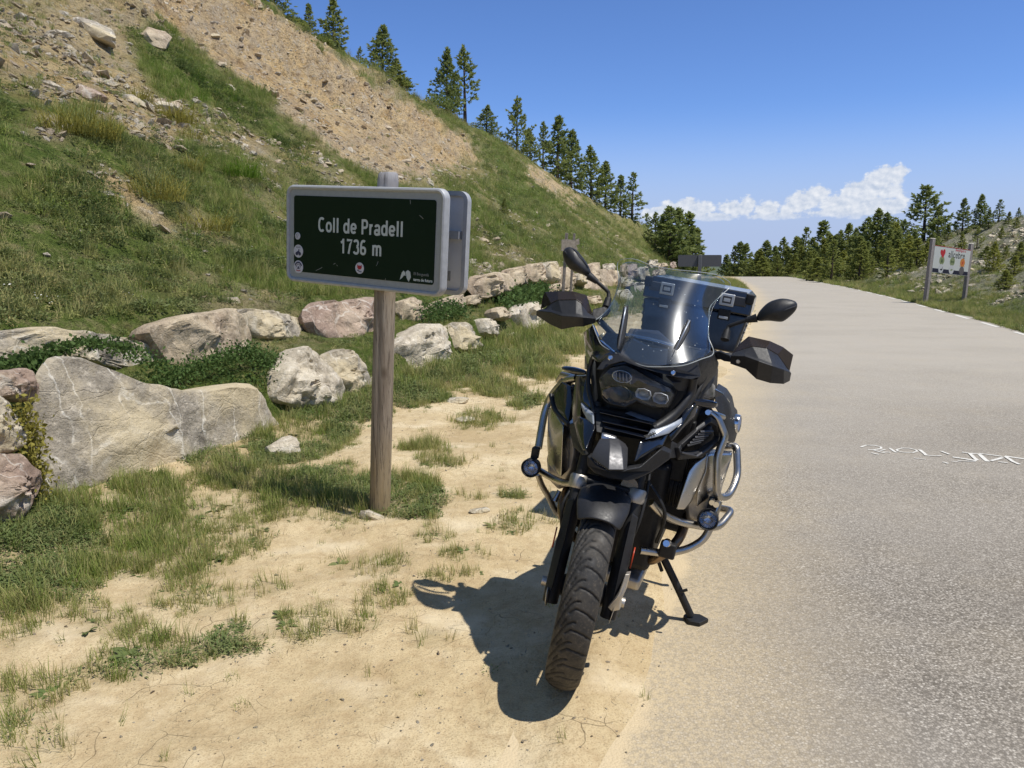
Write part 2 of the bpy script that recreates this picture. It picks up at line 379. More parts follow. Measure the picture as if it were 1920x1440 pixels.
def scree_mat():
    m = NT('pale_scree_slope'); v = m.pos()
    mid = m.noise(v, 1.3, 6, 0.65); fine = m.noise(v, 7, 7, 0.75)
    rock = m.ramp(fine, [(0.30, (.15, .135, .10)), (0.5, (.31, .285, .225)), (0.7, (.48, .45, .38))])
    turf = m.ramp(m.noise(v, 4, 6, 0.7), [(0.32, (.07, .10, .03)), (0.52, (.13, .16, .05)), (0.72, (.22, .21, .10))])
    f = m.math('ADD', m.attr('bare'), m.math('MULTIPLY', m.math('SUBTRACT', mid, 0.5), 1.6), clamp=True)
    col = m.mix(f, turf, rock)
    m.p(Base_Color=col, Roughness=0.95); m.b.inputs['Specular IOR Level'].default_value = 0.15
    m.bump(m.math('ADD', mid, fine), 0.9, 0.16)
    return m.m
def asphalt_mat():
    m = NT('worn_asphalt'); v = m.pos()
    ag = m.n('ShaderNodeTexVoronoi', feature='F1', Vector=v, Scale=120.0)
    stone = m.ramp(m.n('ShaderNodeSeparateColor', Color=ag.outputs['Color']).outputs[0], [(0.0, (.13, .114, .092)), (0.3, (.26, .232, .193)), (0.7, (.365, .328, .276)), (0.92, (.46, .418, .355)), (1.0, (.62, .575, .50))])
    gap = m.ramp(ag.outputs['Distance'], [(0.40, 0.0), (0.72, 1.0)])
    col = m.mix(m.math('MULTIPLY', gap, .8), stone, (.13, .114, .095))
    big = m.noise(v, 0.55, 5, 0.6)
    col = m.mix(m.ramp(big, [(0.35, 0.0), (0.70, 0.4)]), col, (.45, .41, .355))
    wear = m.noise(m.mapping(v, (1.3, .10, 1), (0, 0, -.32)), 1.0, 4, .6)
    col = m.mix(m.ramp(wear, [(0.44, 0.0), (0.66, 0.2)]), col, (.27, .243, .208))
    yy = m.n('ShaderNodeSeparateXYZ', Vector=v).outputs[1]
    col = m.mix(m.ramp(m.math('MULTIPLY', yy, .04), [(.14, 0.0), (.46, .62)]), col, (.50, .46, .395))  # paler with distance: grazing-angle brightening of the road put into its colour
    # along the edges the binder is covered with pale dust
    e = m.attr('edge')                       # metres from the left edge
    dust = m.math('ADD', m.ramp(m.math('MULTIPLY', e, 0.5), [(0.0, 1.0), (0.14, 0.70), (0.34, 0.16), (0.5, 0.0)]), m.math('MULTIPLY', m.math('SUBTRACT', m.noise(v, 1.7, 6, .65), .5), .55), clamp=True)
    spk = m.ramp(m.noise(v, 70, 3), [(0.42, 0.25), (0.60, 1.0)])
    dust = m.math('MULTIPLY', dust, m.math('ADD', m.math('MULTIPLY', spk, .55), .45))
    col = m.mix(dust, col, (.58, .47, .30))
    solid = m.ramp(m.math('ADD', e, m.math('MULTIPLY', m.math('SUBTRACT', m.noise(v, 2.1, 6, .6), .5), .55)), [(-0.0, 1.0), (0.06, 0.0)])
    col = m.mix(solid, col, (.62, .50, .32))
    crk = m.voro(m.mapping(v, (.10, .5, 1), (0, 0, -.3)), 1.0, 'DISTANCE_TO_EDGE')
    col = m.mix(m.math('MULTIPLY', m.ramp(crk, [(0.0, 1.0), (0.0035, 0.0)]), .0), col, (.08, .07, .06))
    pat = m.ramp(m.noise(m.mapping(v, (.5, 1.1, 1), (0, 0, -.32)), .8, 3, .5), [(.50, 0), (.62, .12)])
    col = m.mix(pat, col, (.26, .235, .20))
    m.p(Base_Color=col, Roughness=0.95); m.b.inputs['Specular IOR Level'].default_value = 0.08
    m.bump(m.math('SUBTRACT', m.math('MULTIPLY', m.noise(v, 40, 3), .4), gap), 0.30, 0.005)
    return m.m

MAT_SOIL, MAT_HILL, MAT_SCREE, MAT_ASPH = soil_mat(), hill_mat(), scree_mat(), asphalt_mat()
# verge turf: where grass grows on the flat ground (picked off the photograph, as ground positions)
VERGE = [(420,882,110,20,1.),(230,985,120,40,1.),(120,1060,140,40,1.),(300,955,110,36,1.),(400,915,50,18,.8),(200,985,120,45,1.),(60,1010,120,60,1.),(500,850,60,22,.9),(30,1090,90,90,1.),  # centre pixel, radii in pixels, amount
 (120,1010,190,75,1.),(60,1080,140,70,1.),(250,1010,170,60,.95),(330,1045,120,45,.8),(430,1015,90,35,.5),(560,930,120,40,1.),(640,950,110,35,.9),(470,900,70,25,.7),(780,945,70,40,.9),(690,905,110,30,.8),
 (590,800,95,60,1.),(660,770,80,45,.9),(760,740,80,30,.9),(540,850,90,30,.8),(800,845,55,20,.7),(830,870,50,16,.5),(900,790,70,18,.5),(930,730,60,16,.6),
 (960,680,110,22,.95),(900,655,90,22,1.),(1040,650,90,22,.9),(860,710,90,22,.6),(1010,700,60,16,.7),(1040,620,60,20,.8),(990,750,40,13,.8),
 (300,1230,140,42,.85),(420,1215,80,35,.8),(230,1260,110,38,.75),(200,1170,90,30,.6),(510,1110,60,28,.55),(560,1190,90,36,.45),(640,1160,90,40,.4),(730,1115,60,18,.55),(810,1190,50,22,.55),(700,1060,70,26,.35),(840,1080,60,16,.3),(870,1045,60,14,.45),(960,935,36,14,.6),(960,1000,40,18,.5),(30,1330,70,70,.5),(100,1300,70,50,.45),(60,1400,70,60,.35),(820,1000,50,22,.5),(880,945,40,12,.35),(1000,990,60,18,.4),(360,1120,110,40,.4),(130,1150,110,28,.6),(480,960,120,32,.55),(20,1180,60,34,.5)]
def verge_turf(X, Y):
    px, py = to_px(X, Y, np.zeros_like(X))
    nx = 20 * fbm(X * 3, Y * 3, oct=3, seed=81); ny = 14 * fbm(X * 3, Y * 3, oct=3, seed=85)
    k = np.clip(4.0 / np.maximum(Y, 1.5), .15, 1.3)
    t = np.zeros_like(px)
    for (a, b, ra, rb, w) in VERGE:
        q = ((px + nx * k - a) / ra) ** 2 + ((py + ny * k - b) / rb) ** 2
        t = np.maximum(t, w * sstep(1.25, 0.25, q))
    far = sstep(19, 24, Y) * .95 * sstep(.1, -.25, X - road_x(Y) + RW)
    edge = sstep(1.1, 0.2, X - wall_x(Y)) * sstep(7, 10, Y)
    back = sstep(1.5, -2, Y) * sstep(-.2, .5, fbm(X * .8, Y * .8, oct=3, seed=88)) * sstep(4, 1, X - wall_x(Y))
    return np.clip(np.maximum.reduce([t, far, edge, back]), 0, 1)
def build_ground():
    q = np.concatenate([np.linspace(0, .96, 110), np.linspace(.965, 1.0, 8)])
    Y = Ys[:, None] + 0 * q[None, :]; l = wall_x(Y) - .05; r = road_x(Y) - RW + .7
    X = l + (r - l) * q[None, :]
    Z = z_ground(X, Y)
    grid_obj('ground', np.stack([X, Y, Z], -1), {'turf': verge_turf(X, Y)}, MAT_SOIL)
    q = np.linspace(0, 1, 40); Y = Ys[:, None] + 0 * q[None, :]
    wob = 0.10 * fbm(Y * 1.1, Y * 0 + 2.0, oct=3, seed=91) + .04 * fbm(Y * 6, Y * 0 + 5.0, oct=2, seed=92)
    X = road_x(Y) - RW - .35 + (2 * RW + .35) * q[None, :] + np.where(q[None, :] > .98, wob * .6, 0)
    Z = z_base(Y) + 0.006
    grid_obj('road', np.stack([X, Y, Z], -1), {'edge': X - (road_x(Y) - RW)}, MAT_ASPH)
    d = np.concatenate([np.linspace(-.04, 1.6, 30), 1.6 + 28 * np.linspace(0.004, 1, 230) ** 1.15, [33, 40, 55, 90]])
    Y = Ys[:, None] + 0 * d[None, :]; D = d[None, :] + 0 * Y
    X = wall_x(Y) - D; Z = z_hill(D, Y); B = hill_bare(X, Y, Z)
    # soften the bare mask a little
    for _ in range(2): B[1:-1, 1:-1] = (B[1:-1, 1:-1] * 2 + B[:-2, 1:-1] + B[2:, 1:-1] + B[1:-1, :-2] + B[1:-1, 2:]) / 6
    grid_obj('hillside', np.stack([X, Y, Z], -1), {'bare': B}, MAT_HILL)
    d = np.concatenate([np.linspace(-.12, 3, 26), np.linspace(3.2, 22, 70), [26, 32, 45, 70, 120]])
    Y = Ys[:, None] + 0 * d[None, :]; D = d[None, :] + 0 * Y
    X = road_x(Y) + RW + D; Z = z_bank(D, Y)
    B = sstep(1.4, 4.0, D) * .55 * sstep(120, 80, Y) + .12
    grid_obj('slope', np.stack([X, Y, Z], -1), {'bare': B}, MAT_SCREE)
    # the low country far beyond the pass
    a = np.linspace(0, 2 * math.pi, 73); rr = np.array([60., 200, 600, 2000, 6000, 20000, 50000])
    A, R = np.meshgrid(a, rr, indexing='ij')
    X = R * np.sin(A); Yg = R * np.cos(A) + 60
    Zg = -32 - 0.02 * np.minimum(R, 6000) + 25 * fbm(X * .0012, Yg * .0012, oct=4, seed=95) * sstep(300, 2000, R)
    far = NT('distant_forest'); vv = far.pos()
    far.p(Base_Color=far.ramp(far.noise(vv, .004, 6, .7), [(0.35, (.045, .07, .035)), (0.6, (.10, .12, .06)), (0.75, (.2, .19, .12))]), Roughness=1.0)
    grid_obj('valley', np.stack([X, Yg, Zg], -1), {}, far.m)
build_ground()
# ---------------------------------------------------------------- finding where a line of sight meets the land
def hit(px, py, y0=2.0, y1=200.0, fn=surf):
    r = ray(px, py); Y = np.exp(np.linspace(math.log(y0), math.log(y1), 1500)); t = Y / r[1]
    X = r[0] * t; Z = EYE + r[2] * t
    b = Z <= fn(X, Y)
    i = int(np.argmax(b)) if b.any() else len(Y) - 1
    return np.array([X[i], Y[i], float(fn(X[i], Y[i]))])
def hit_wall(px, py, off, lean):
    r = ray(px, py); Y = np.linspace(2.5, 80, 4000); t = Y / r[1]; X = r[0] * t; Z = EYE + r[2] * t
    b = (wall_x(Y) - X) >= off + lean * Z
    s = np.where(np.diff(b.astype(int)) != 0)[0]
    i = int(s[0]) if len(s) else int(np.argmin(np.abs(wall_x(Y) - X - off - lean * Z)))
    return np.array([X[i], Y[i], Z[i]])

# ---------------------------------------------------------------- retaining wall of boulders
def stone_mat(name, a, b, c, vein=(.62, .58, .50), vein_amt=.5, ochre=0.0):
    m = NT(name); v = m.obj()
    big = m.noise(v, 2.2, 6, .62); mid = m.noise(v, 7, 8, .68); fine = m.noise(v, 38, 8, .7)
    col = m.ramp(big, [(0.32, a), (0.5, b), (0.68, c)])
    col = m.mix(m.ramp(mid, [(0.30, .85), (0.50, 0)]), col, tuple(x * .55 for x in a))
    col = m.mix(m.ramp(fine, [(0.34, .6), (0.52, 0)]), col, tuple(x * .5 for x in a))
    col = m.mix(m.ramp(m.noise(v, 17, 5, .65), [(0.56, 0), (0.66, .55)]), col, tuple(min(1, x * 1.35) for x in c))
    wv = m.n('ShaderNodeVectorMath', operation='ADD'); m.set(wv.inputs[0], v)
    nn = m.n('ShaderNodeTexNoise', Vector=v, Scale=3.0, Detail=4); s = m.n('ShaderNodeVectorMath', operation='SCALE'); m.set(s.inputs[0], nn.outputs[1]); s.inputs['Scale'].default_value = .35; m.set(wv.inputs[1], s.outputs[0])
    ve = m.voro(m.mapping(wv.outputs[0], (1.3, 2.1, .55), (.3, .2, .1)), 1.7, 'DISTANCE_TO_EDGE')
    vm = m.math('MULTIPLY', m.ramp(ve, [(0.007, 1.0), (0.028, 0)]), m.ramp(m.noise(v, 3.4, 4), [(0.34, 0), (0.48, vein_amt)]))
    col = m.mix(vm, col, vein)
    if ochre: col = m.mix(m.ramp(m.noise(v, 1.4, 5, .6), [(0.42, 0), (0.58, ochre)]), col, (.62, .515, .325))
    m.p(Base_Color=col, Roughness=.9); m.b.inputs['Specular IOR Level'].default_value = .25
    crack = m.ramp(m.voro(m.mapping(wv.outputs[0], (.8, .8, 2.4)), 2.3, 'DISTANCE_TO_EDGE'), [(0.0, 0.0), (0.025, 1.0)])
    b1 = m.bump(m.math('ADD', mid, m.math('MULTIPLY', crack, .10)), .8, .05)
    m.bump(m.math('ADD', fine, m.math('MULTIPLY', m.noise(v, 120, 4, .7), .5)), .8, .012, b1)
    return m.m
ST_GREY = stone_mat('grey_veined_limestone', (.33, .29, .23), (.45, .40, .32), (.56, .505, .41), (.76, .72, .63), .95, .8)
ST_PALE = stone_mat('pale_cream_limestone', (.47, .40, .30), (.63, .56, .44), (.74, .68, .57), (.78, .74, .66), .4, .25)
ST_TAN = stone_mat('tan_limestone', (.36, .275, .19), (.49, .395, .285), (.60, .50, .38), (.62, .55, .45), .35, .35)
ST_PINK = stone_mat('pinkish_limestone', (.33, .235, .18), (.43, .32, .25), (.52, .42, .34), (.68, .63, .55), .7, .2)
def traced_stone(poly, off, lean, thick, seed, mat, parent, label=None, name='stone', rings=18, seg=84, rough=.05, power=3.2, facet=1.0):
    P = np.array([hit_wall(px, py, off, lean) for px, py in poly])
    c = P.mean(0)
    _, _, vt = np.linalg.svd(P - c); nrm = vt[2]
    toc = np.array([0.75, -0.62, .25]); toc /= np.linalg.norm(toc)
    if nrm @ toc < 0: nrm = -nrm
    if nrm @ toc < .72: nrm = toc
    ref = np.array([0, 0, 1.0]); e1 = np.cross(ref, nrm); e1 /= np.linalg.norm(e1); e2 = np.cross(nrm, e1)
    EY = np.array([0, 0, EYE]); dr = P - EY; P = EY + dr * (((c - EY) @ nrm) / (dr @ nrm))[:, None]
    uv = np.stack([(P - c) @ e1, (P - c) @ e2], 1)
    # resample the outline by angle round its middle, rounding corners a little
    ang = np.linspace(0, 2 * np.pi, seg, endpoint=False); rad = np.zeros(seg)
    k = len(uv)
    for i, a in enumerate(ang):
        d = np.array([math.cos(a), math.sin(a)]); best = 0
        for j in range(k):
            p, q = uv[j], uv[(j + 1) % k]; e = q - p; den = d[0] * e[1] - d[1] * e[0]
            if abs(den) < 1e-9: continue
            t = (p[0] * e[1] - p[1] * e[0]) / den; s = (p[0] * d[1] - p[1] * d[0]) / den
            if t > 0 and -1e-6 <= s <= 1 + 1e-6: best = max(best, t)
        rad[i] = best
    rad = np.where(rad <= 0, np.median(rad), rad)
    rad = (np.roll(rad, 1) + rad * 4 + np.roll(rad, -1)) / 6
    size = float(rad.mean()); rng = np.random.RandomState(seed)
    thick = min(thick, size * 1.1)
    V, F = [], []
    rs = np.linspace(0, 1, rings + 1)[1:] ** .85
    planes = [(rng.uniform(-1, 1, 2) * .55, rng.uniform(.80, 1.0)) for _ in range(6)]
    cells = [(rng.uniform(-1, 1, 2) * size * 1.1, rng.uniform(-1, 1) * .06 * size, rng.uniform(-1, 1, 2) * .16) for _ in range(11)]
    def prof(r): return (1 - r ** power) ** (1 / 2.2)
    front, back = [], []
    for side, lst in ((1, front), (-1, back)):
        V.append((0, 0, side * thick * (1.0 if side > 0 else .9))); lst.append([len(V) - 1])
        for r in rs[:-1]:
            row = []
            for i, a in enumerate(ang):
                u, w = rad[i] * r * math.cos(a), rad[i] * r * math.sin(a)
                h = thick * prof(r)
                for g, lim in planes: h = min(h, thick * (lim + g[0] * u / size + g[1] * w / size))
                V.append((u, w, side * max(h, .1 * thick))); row.append(len(V) - 1)
            lst.append(row)
    rim = []
    for i, a in enumerate(ang): V.append((rad[i] * math.cos(a), rad[i] * math.sin(a), 0)); rim.append(len(V) - 1)
    front.append(rim); back.append(rim)
    for lst, sgn in ((front, 1), (back, -1)):
        for i in range(seg):
            j = (i + 1) % seg
            f = (lst[0][0], lst[1][i], lst[1][j]); F.append(f if sgn > 0 else f[::-1])
            for r in range(1, len(lst) - 1):
                f = (lst[r][i], lst[r + 1][i], lst[r + 1][j], lst[r][j]); F.append(f if sgn > 0 else f[::-1])
    V = np.array(V); fr = 2.2 / max(size, .1)
    n = rough * size * 2 * (fbm(V[:, 0] * fr, V[:, 1] * fr, V[:, 2] * fr, 4, seed) )
    ridged = -np.abs(fbm(V[:, 0] * fr * 1.3 + 9, V[:, 1] * fr * .6, V[:, 2] * fr, 3, seed + 7)) * rough * size
    CP = np.array([c_[0] for c_ in cells]); wob = .25 * size * np.stack([fbm(V[:, 0] * fr * 1.5, V[:, 1] * fr * 1.5, None, 3, seed + 3), fbm(V[:, 0] * fr * 1.5 + 7, V[:, 1] * fr * 1.5, None, 3, seed + 4)], 1)
    ci = np.argmin((((V[:, None, :2] + wob[:, None, :]) - CP[None]) ** 2).sum(-1), 1); rr_ = np.clip(np.hypot(V[:, 0], V[:, 1]) / max(size, .05), 0, 1.4)
    fac = np.array([c_[1] for c_ in cells])[ci] + (np.array([c_[2] for c_ in cells])[ci] * (V[:, :2] - CP[ci])).sum(1)
    n = n + np.clip(fac, -.09 * size, .09 * size) * np.clip(1.3 - rr_, 0, 1) * facet
    V[:, 2] += (n + ridged) * np.sign(V[:, 2] + 1e-9)
    V[:, :2] *= (1 + .35 * (n / max(size, .1)))[:, None]
    R = np.stack([e1, e2, nrm], 1)
    W = V @ R.T
    o = mesh_obj(name, W, F, mat, parent, smooth=38)
    o.location = c - nrm * thick * .35
    if label: o['label'] = label
    return o
wall = thing('stone_wall', 'low retaining wall of rough limestone boulders at the foot of the grassy slope', 'wall', (-1.9, 6, 0))
def wall_stone(poly, off, thick, seed, mat, label=None, lean=.22, **kw):
    o = traced_stone(poly, off, lean, thick, seed, mat, None, label, **kw)
    o.parent = wall; o.matrix_parent_inverse = Matrix.Translation(wall.location).inverted()
    return o
LOW, UP = .05, .72
wall_stone([(0,618),(60,611),(150,621),(230,631),(300,640),(312,660),(304,700),(250,690),(150,682),(60,675),(-60,672),(-70,625)], UP, .24, 1, ST_GREY, 'long flat topped slab with a rusty right end', lean=.25, facet=.4)
wall_stone([(262,615),(330,590),(430,577),(475,600),(490,650),(420,680),(330,700),(298,660)], UP + .02, .26, 2, ST_TAN, 'humped brown block on the upper course', facet=.5)
wall_stone([(438,577),(510,580),(585,598),(598,628),(570,644),(480,636),(450,610)], UP + .15, .2, 3, ST_GREY, 'pale grey slab tipped over a dark gap')
wall_stone([(88,700),(112,664),(180,668),(250,715),(340,730),(440,715),(482,725),(525,800),(520,840),(440,860),(340,905),(280,945),(150,1005),(110,990),(78,890),(76,780)], LOW - .02, .26, 4, ST_GREY, 'biggest boulder, smooth grey and cream with white veins', rings=26, seg=120, rough=.024, power=5, facet=.0)
wall_stone([(-60,700),(50,688),(80,722),(72,752),(20,748),(-60,745)], LOW + .05, .25, 5, ST_PINK)
wall_stone([(-50,735),(18,742),(27,790),(44,832),(30,850),(-50,852)], LOW, .22, 6, ST_GREY)
wall_stone([(-70,850),(40,846),(74,902),(58,945),(20,995),(-70,1010)], LOW - .1, .26, 7, ST_PINK, 'pinkish boulder with white veins at the near end')
wall_stone([(520,700),(560,648),(592,660),(640,730),(632,770),(560,765),(515,750)], LOW, .3, 8, ST_PALE, 'cream boulder beside the biggest boulder')
wall_stone([(612,664),(640,653),(672,660),(697,710),(702,758),(660,750),(630,705)], LOW, .26, 9, ST_GREY)
wall_stone([(578,582),(600,562),(720,558),(757,575),(752,625),(700,655),(620,650),(588,612)], UP, .3, 10, ST_PINK, 'flat pinkish block behind the sign post')
wall_stone([(757,562),(780,555),(802,570),(788,602),(760,612)], UP, .22, 11, ST_TAN)
wall_stone([(748,640),(800,604),(840,618),(863,680),(820,705),(745,715)], LOW, .36, 12, ST_PALE, 'large white rough faced boulder right of the post')
wall_stone([(838,610),(870,603),(897,650),(880,672),(848,645)], LOW + .1, .25, 13, ST_GREY)
far_stones = [([(803,572),(850,556),(882,546),(886,577),(845,592),(806,608)],1,ST_TAN),([(700,702),(745,690),(752,758),(712,772)],0,ST_GREY),([(864,668),(890,655),(905,690),(880,700)],0,ST_TAN),([(795,612),(838,600),(846,618),(812,624)],1,ST_PINK),([(875,521),(939,508),(965,517),(963,547),(915,560),(875,540)],1,ST_TAN),([(937,509),(975,499),(996,500),(994,533),(961,537)],1,ST_TAN),
 ([(993,495),(1008,492),(1024,519),(1017,532),(994,528)],1,ST_TAN),([(1008,493),(1044,489),(1054,519),(1050,532),(1024,530)],1,ST_GREY),
 ([(1048,499),(1071,500),(1078,524),(1078,549),(1055,547)],1,ST_TAN),([(1031,537),(1049,530),(1056,535),(1053,546),(1033,547)],0,ST_TAN),
 ([(1076,511),(1100,518),(1103,538),(1079,531)],1,ST_GREY),([(1108,493),(1123,492),(1136,509),(1136,538),(1127,557),(1100,552),(1094,536),(1110,509)],1,ST_TAN),
 ([(1130,503),(1155,509),(1162,524),(1160,547),(1147,555),(1135,537)],1,ST_TAN),([(1130,496),(1150,493),(1159,502),(1155,510),(1134,504)],1,ST_PALE),
 ([(1103,554),(1123,554),(1132,567),(1124,576),(1103,562)],0,ST_TAN),([(1166,495),(1195,495),(1201,507),(1196,520),(1168,520)],1,ST_PINK),
 ([(1168,519),(1188,519),(1189,538),(1170,535)],0,ST_GREY),([(1199,502),(1215,499),(1220,509),(1218,528),(1202,522)],1,ST_GREY),
 ([(1190,530),(1215,528),(1222,550),(1195,555)],0,ST_PALE),([(1160,545),(1185,540),(1192,570),(1165,575)],0,ST_PALE),
 ([(1214,490),(1227,487),(1242,494),(1235,500),(1218,500)],1,ST_PALE),([(1229,493),(1254,494),(1256,503),(1236,508)],1,ST_TAN),([(1257,494),(1267,490),(1273,500),(1261,503)],1,ST_PINK),
 ([(966,574),(1004,564),(1026,589),(1034,610),(1026,630),(994,630),(963,600)],0,ST_PALE),([(926,578),(941,574),(957,591),(952,600),(931,598)],0,ST_TAN),
 ([(904,595),(920,597),(933,617),(926,633),(907,626)],0,ST_PALE),([(858,600),(874,607),(894,655),(890,668),(858,655)],0,ST_GREY),
 ([(952,628),(968,621),(974,633),(962,643)],0,ST_PALE),([(1034,612),(1066,616),(1065,632),(1041,626)],0,ST_PALE),([(883,553),(901,554),(903,571),(881,571)],1,ST_TAN),([(1224,506),(1245,505),(1250,518),(1228,520)],0,ST_TAN),([(1075,560),(1096,556),(1102,580),(1080,586)],0,ST_PALE)]
for i, (pl, up, mt) in enumerate(far_stones):
    wall_stone(pl, UP if up else LOW, .34, 40 + i, mt, rings=9, seg=40, rough=.06)

def loose_rock(name, label, loc, size, seed, mat, rot=0.0, sub=3):
    bm = bmesh.new(); bmesh.ops.create_icosphere(bm, subdivisions=sub, radius=1.0)
    rng = np.random.RandomState(seed)
    V = np.array([v.co for v in bm.verts]); nrm = V / np.linalg.norm(V, axis=1)[:, None]
    r = np.full(len(V), 1.25)
    for _ in range(11):
        n = rng.normal(size=3); n /= np.linalg.norm(n); d = rng.uniform(.62, .95); c = nrm @ n
        r = np.where(c > .05, np.minimum(r, d / np.maximum(c, .05)), r)
    W = nrm * r[:, None]; W = W * (1 + .07 * fbm(W[:, 0] * 2.4, W[:, 1] * 2.4, W[:, 2] * 2.4, 4, seed))[:, None]
    W *= np.array(size)
    for v, w in zip(bm.verts, W): v.co = w
    o = bm_obj(name, bm, mat, None, 32); o.location = loc; o.rotation_euler = (rng.uniform(-.1, .1), rng.uniform(-.1, .1), rot)
    if label: tag(o, label, 'rock')
    return o
for (px, py, sz, sd, mt, lb, rz, tl) in [
    (527, 850, (.15, .11, .085), 3, ST_PALE, 'fist sized cream stone in the grass below the biggest wall boulder', .3, 0),
    (186, 72, (.75, .34, .2), 5, ST_GREY, 'dark grey slab lying high on the bare scree', -.5, .35),
    (290, 78, (.62, .36, .22), 6, ST_TAN, 'tan slab lying at the top of the green strip', -.9, .45),
    (860, 755, (.13, .08, .035), 8, ST_GREY, 'flat grey stone lying on the sandy path by the post', .2, 0),
    (874, 790, (.10, .06, .03), 9, ST_PALE, 'small pale flat stone on the sandy path', .8, 0),
    (902, 958, (.06, .035, .012), 10, ST_GREY, 'thin grey chip of stone on the sand right of the post', .4, 0),
    (312, 210, (.35, .22, .15), 11, ST_PALE, 'pale stone beside the yellow tussock on the scree', -.6, .3),
    (170, 182, (.32, .2, .12), 12, ST_PINK, 'pinkish stone half way up the scree', -.6, .3)]:
    h = hit(px, py); o = loose_rock('rock', lb, h + np.array([0, 0, sz[2] * .35]), sz, sd, mt, rz)
    o.rotation_euler.y += tl
h = on_z(706, 972); o = loose_rock('rock', 'worn concrete lump at the foot of the wooden sign post', (-.80, 4.22, .012), (.075, .055, .03), 15, ST_GREY)

# ---------------------------------------------------------------- low plants
def leaf_mat(name, lo, hi, dry, trans=.35, rough=.6):
    m = NT(name); tint = m.attr('tint', 'INSTANCER'); rnd = m.n('ShaderNodeObjectInfo').outputs['Random']
    v = m.pos()
    c = m.mix(m.ramp(m.noise(v, 30, 3), [(0.3, 0), (0.7, 1)]), lo, hi)
    c = m.mix(m.math('MULTIPLY', rnd, .5), c, hi)
    tipa = m.attr('tip')
    c = m.mix(m.math('ADD', tint, m.math('MULTIPLY', m.math('MULTIPLY', tipa, tint), .8), clamp=True), c, dry)
    m.p(Base_Color=c, Roughness=rough); m.b.inputs['Specular IOR Level'].default_value = .10
    tr = m.n('ShaderNodeBsdfTranslucent', Color=c); mx = m.n('ShaderNodeMixShader', Fac=trans)
    m.set(mx.inputs[1], m.b.outputs[0]); m.set(mx.inputs[2], tr.outputs[0]); m.set(m.out.inputs[0], mx.outputs[0])
    return m.m
MAT_GRASS = leaf_mat('grass_blades', (.092, .185, .017), (.185, .30, .036), (.48, .42, .19))
MAT_HERB = leaf_mat('broad_herb_leaves', (.060, .110, .030), (.12, .185, .055), (.25, .27, .11), .3, .5)
MAT_TUSS = leaf_mat('tussock_blades', (.25, .23, .045), (.36, .32, .08), (.46, .38, .15))
MAT_LITTER = leaf_mat('dead_grass_litter', (.16, .10, .05), (.28, .20, .11), (.38, .30, .17), .1)
MAT_FLOWER = simple('yellow_petals', (.75, .55, .03), .6)
MAT_FLOWERW = simple('white_petals', (.78, .76, .70), .6)
def blades(rng, n, h, spread, width, lean, droop=.3, seg=3):
    V, F, T = [], [], []
    for _ in range(n):
        a = rng.uniform(0, 2 * np.pi); r = spread * math.sqrt(rng.uniform()); bx, by = r * math.cos(a), r * math.sin(a)
        az = a + rng.normal() * .9; L = h * rng.uniform(.45, 1.1); ln = lean * rng.uniform(.2, 1.2); w = width * rng.uniform(.6, 1.2)
        px, py = -math.sin(az), math.cos(az); tw = rng.uniform(-.6, .6); b = len(V)
        x = y = z = 0.0; ang = ln * .4
        for s in range(seg + 1):
            t = s / seg; ww = w * (1 - t) ** .7 * .5
            X, Y = bx + x * math.cos(az), by + x * math.sin(az)
            if s < seg:
                V += [(X + px * ww, Y + py * ww, z), (X - px * ww, Y - py * ww, z)]; T += [t, t]
            else: V.append((X, Y, z)); T.append(1)
            x += math.sin(ang) * L / seg; z += math.cos(ang) * L / seg; ang += (ln + droop) / seg
        for s in range(seg - 1): F.append((b + 2 * s, b + 2 * s + 1, b + 2 * s + 3, b + 2 * s + 2))
        F.append((b + 2 * seg - 2, b + 2 * seg - 1, b + 2 * seg))
    return V, F, T
def leaves(rng, n, size, spread, height, up=.5, asp=.5):
    V, F, T = [], [], []
    for _ in range(n):
        a = rng.uniform(0, 2 * np.pi); r = spread * math.sqrt(rng.uniform()); c = Vector((r * math.cos(a), r * math.sin(a), height * rng.uniform(.15, 1) * (1 - .5 * r / spread)))
        d = Vector((math.cos(a + rng.normal() * .8), math.sin(a + rng.normal() * .8), rng.normal() * up + .25)).normalized()
        s = d.cross(Vector((0, 0, 1))); s = s.normalized() if s.length > .01 else Vector((1, 0, 0)); nn = s.cross(d)
        L = size * rng.uniform(.6, 1.25); w = L * asp; b = len(V)
        V += [c, c + d * L * .45 + s * w * .5 + nn * L * .08, c + d * L - nn * L * .12, c + d * L * .45 - s * w * .5 + nn * L * .08]; T += [0, .5, 1, .5]
        F.append((b, b + 1, b + 2, b + 3))
    return V, F, T
def rosette(rng, n, size):
    V, F, T = [], [], []
    for k in range(n):
        a = k * 2.4 + rng.normal() * .2; L = size * rng.uniform(.6, 1.1); w = L * .17; u = rng.uniform(.15, .6)
        d = Vector((math.cos(a), math.sin(a), 0)); s = Vector((-d.y, d.x, 0)); b = len(V)
        pts = [(0, .25, 0), (.35, .9, .35), (.7, 1, .42), (1, .05, .3)]
        for t, ww, z in pts: V += [d * L * t + s * w * ww + Vector((0, 0, L * z * u)), d * L * t + Vector((0, 0, L * z * u - .12 * w)), d * L * t - s * w * ww + Vector((0, 0, L * z * u))]; T += [t, t, t]
        for i in range(3):
            for j in range(2): F.append((b + 3 * i + j, b + 3 * i + 3 + j, b + 3 * i + 4 + j, b + 3 * i + 1 + j))
    return V, F, T
def proto(name, data, mat):
    V, F, T = data; me = bpy.data.meshes.new(name); me.from_pydata([tuple(v) for v in V], [], F); me.update()
    a = me.attributes.new('tip', 'FLOAT', 'POINT'); a.data.foreach_set('value', np.array(T, np.float32))
    me.materials.append(mat); return bpy.data.objects.new(name, me)
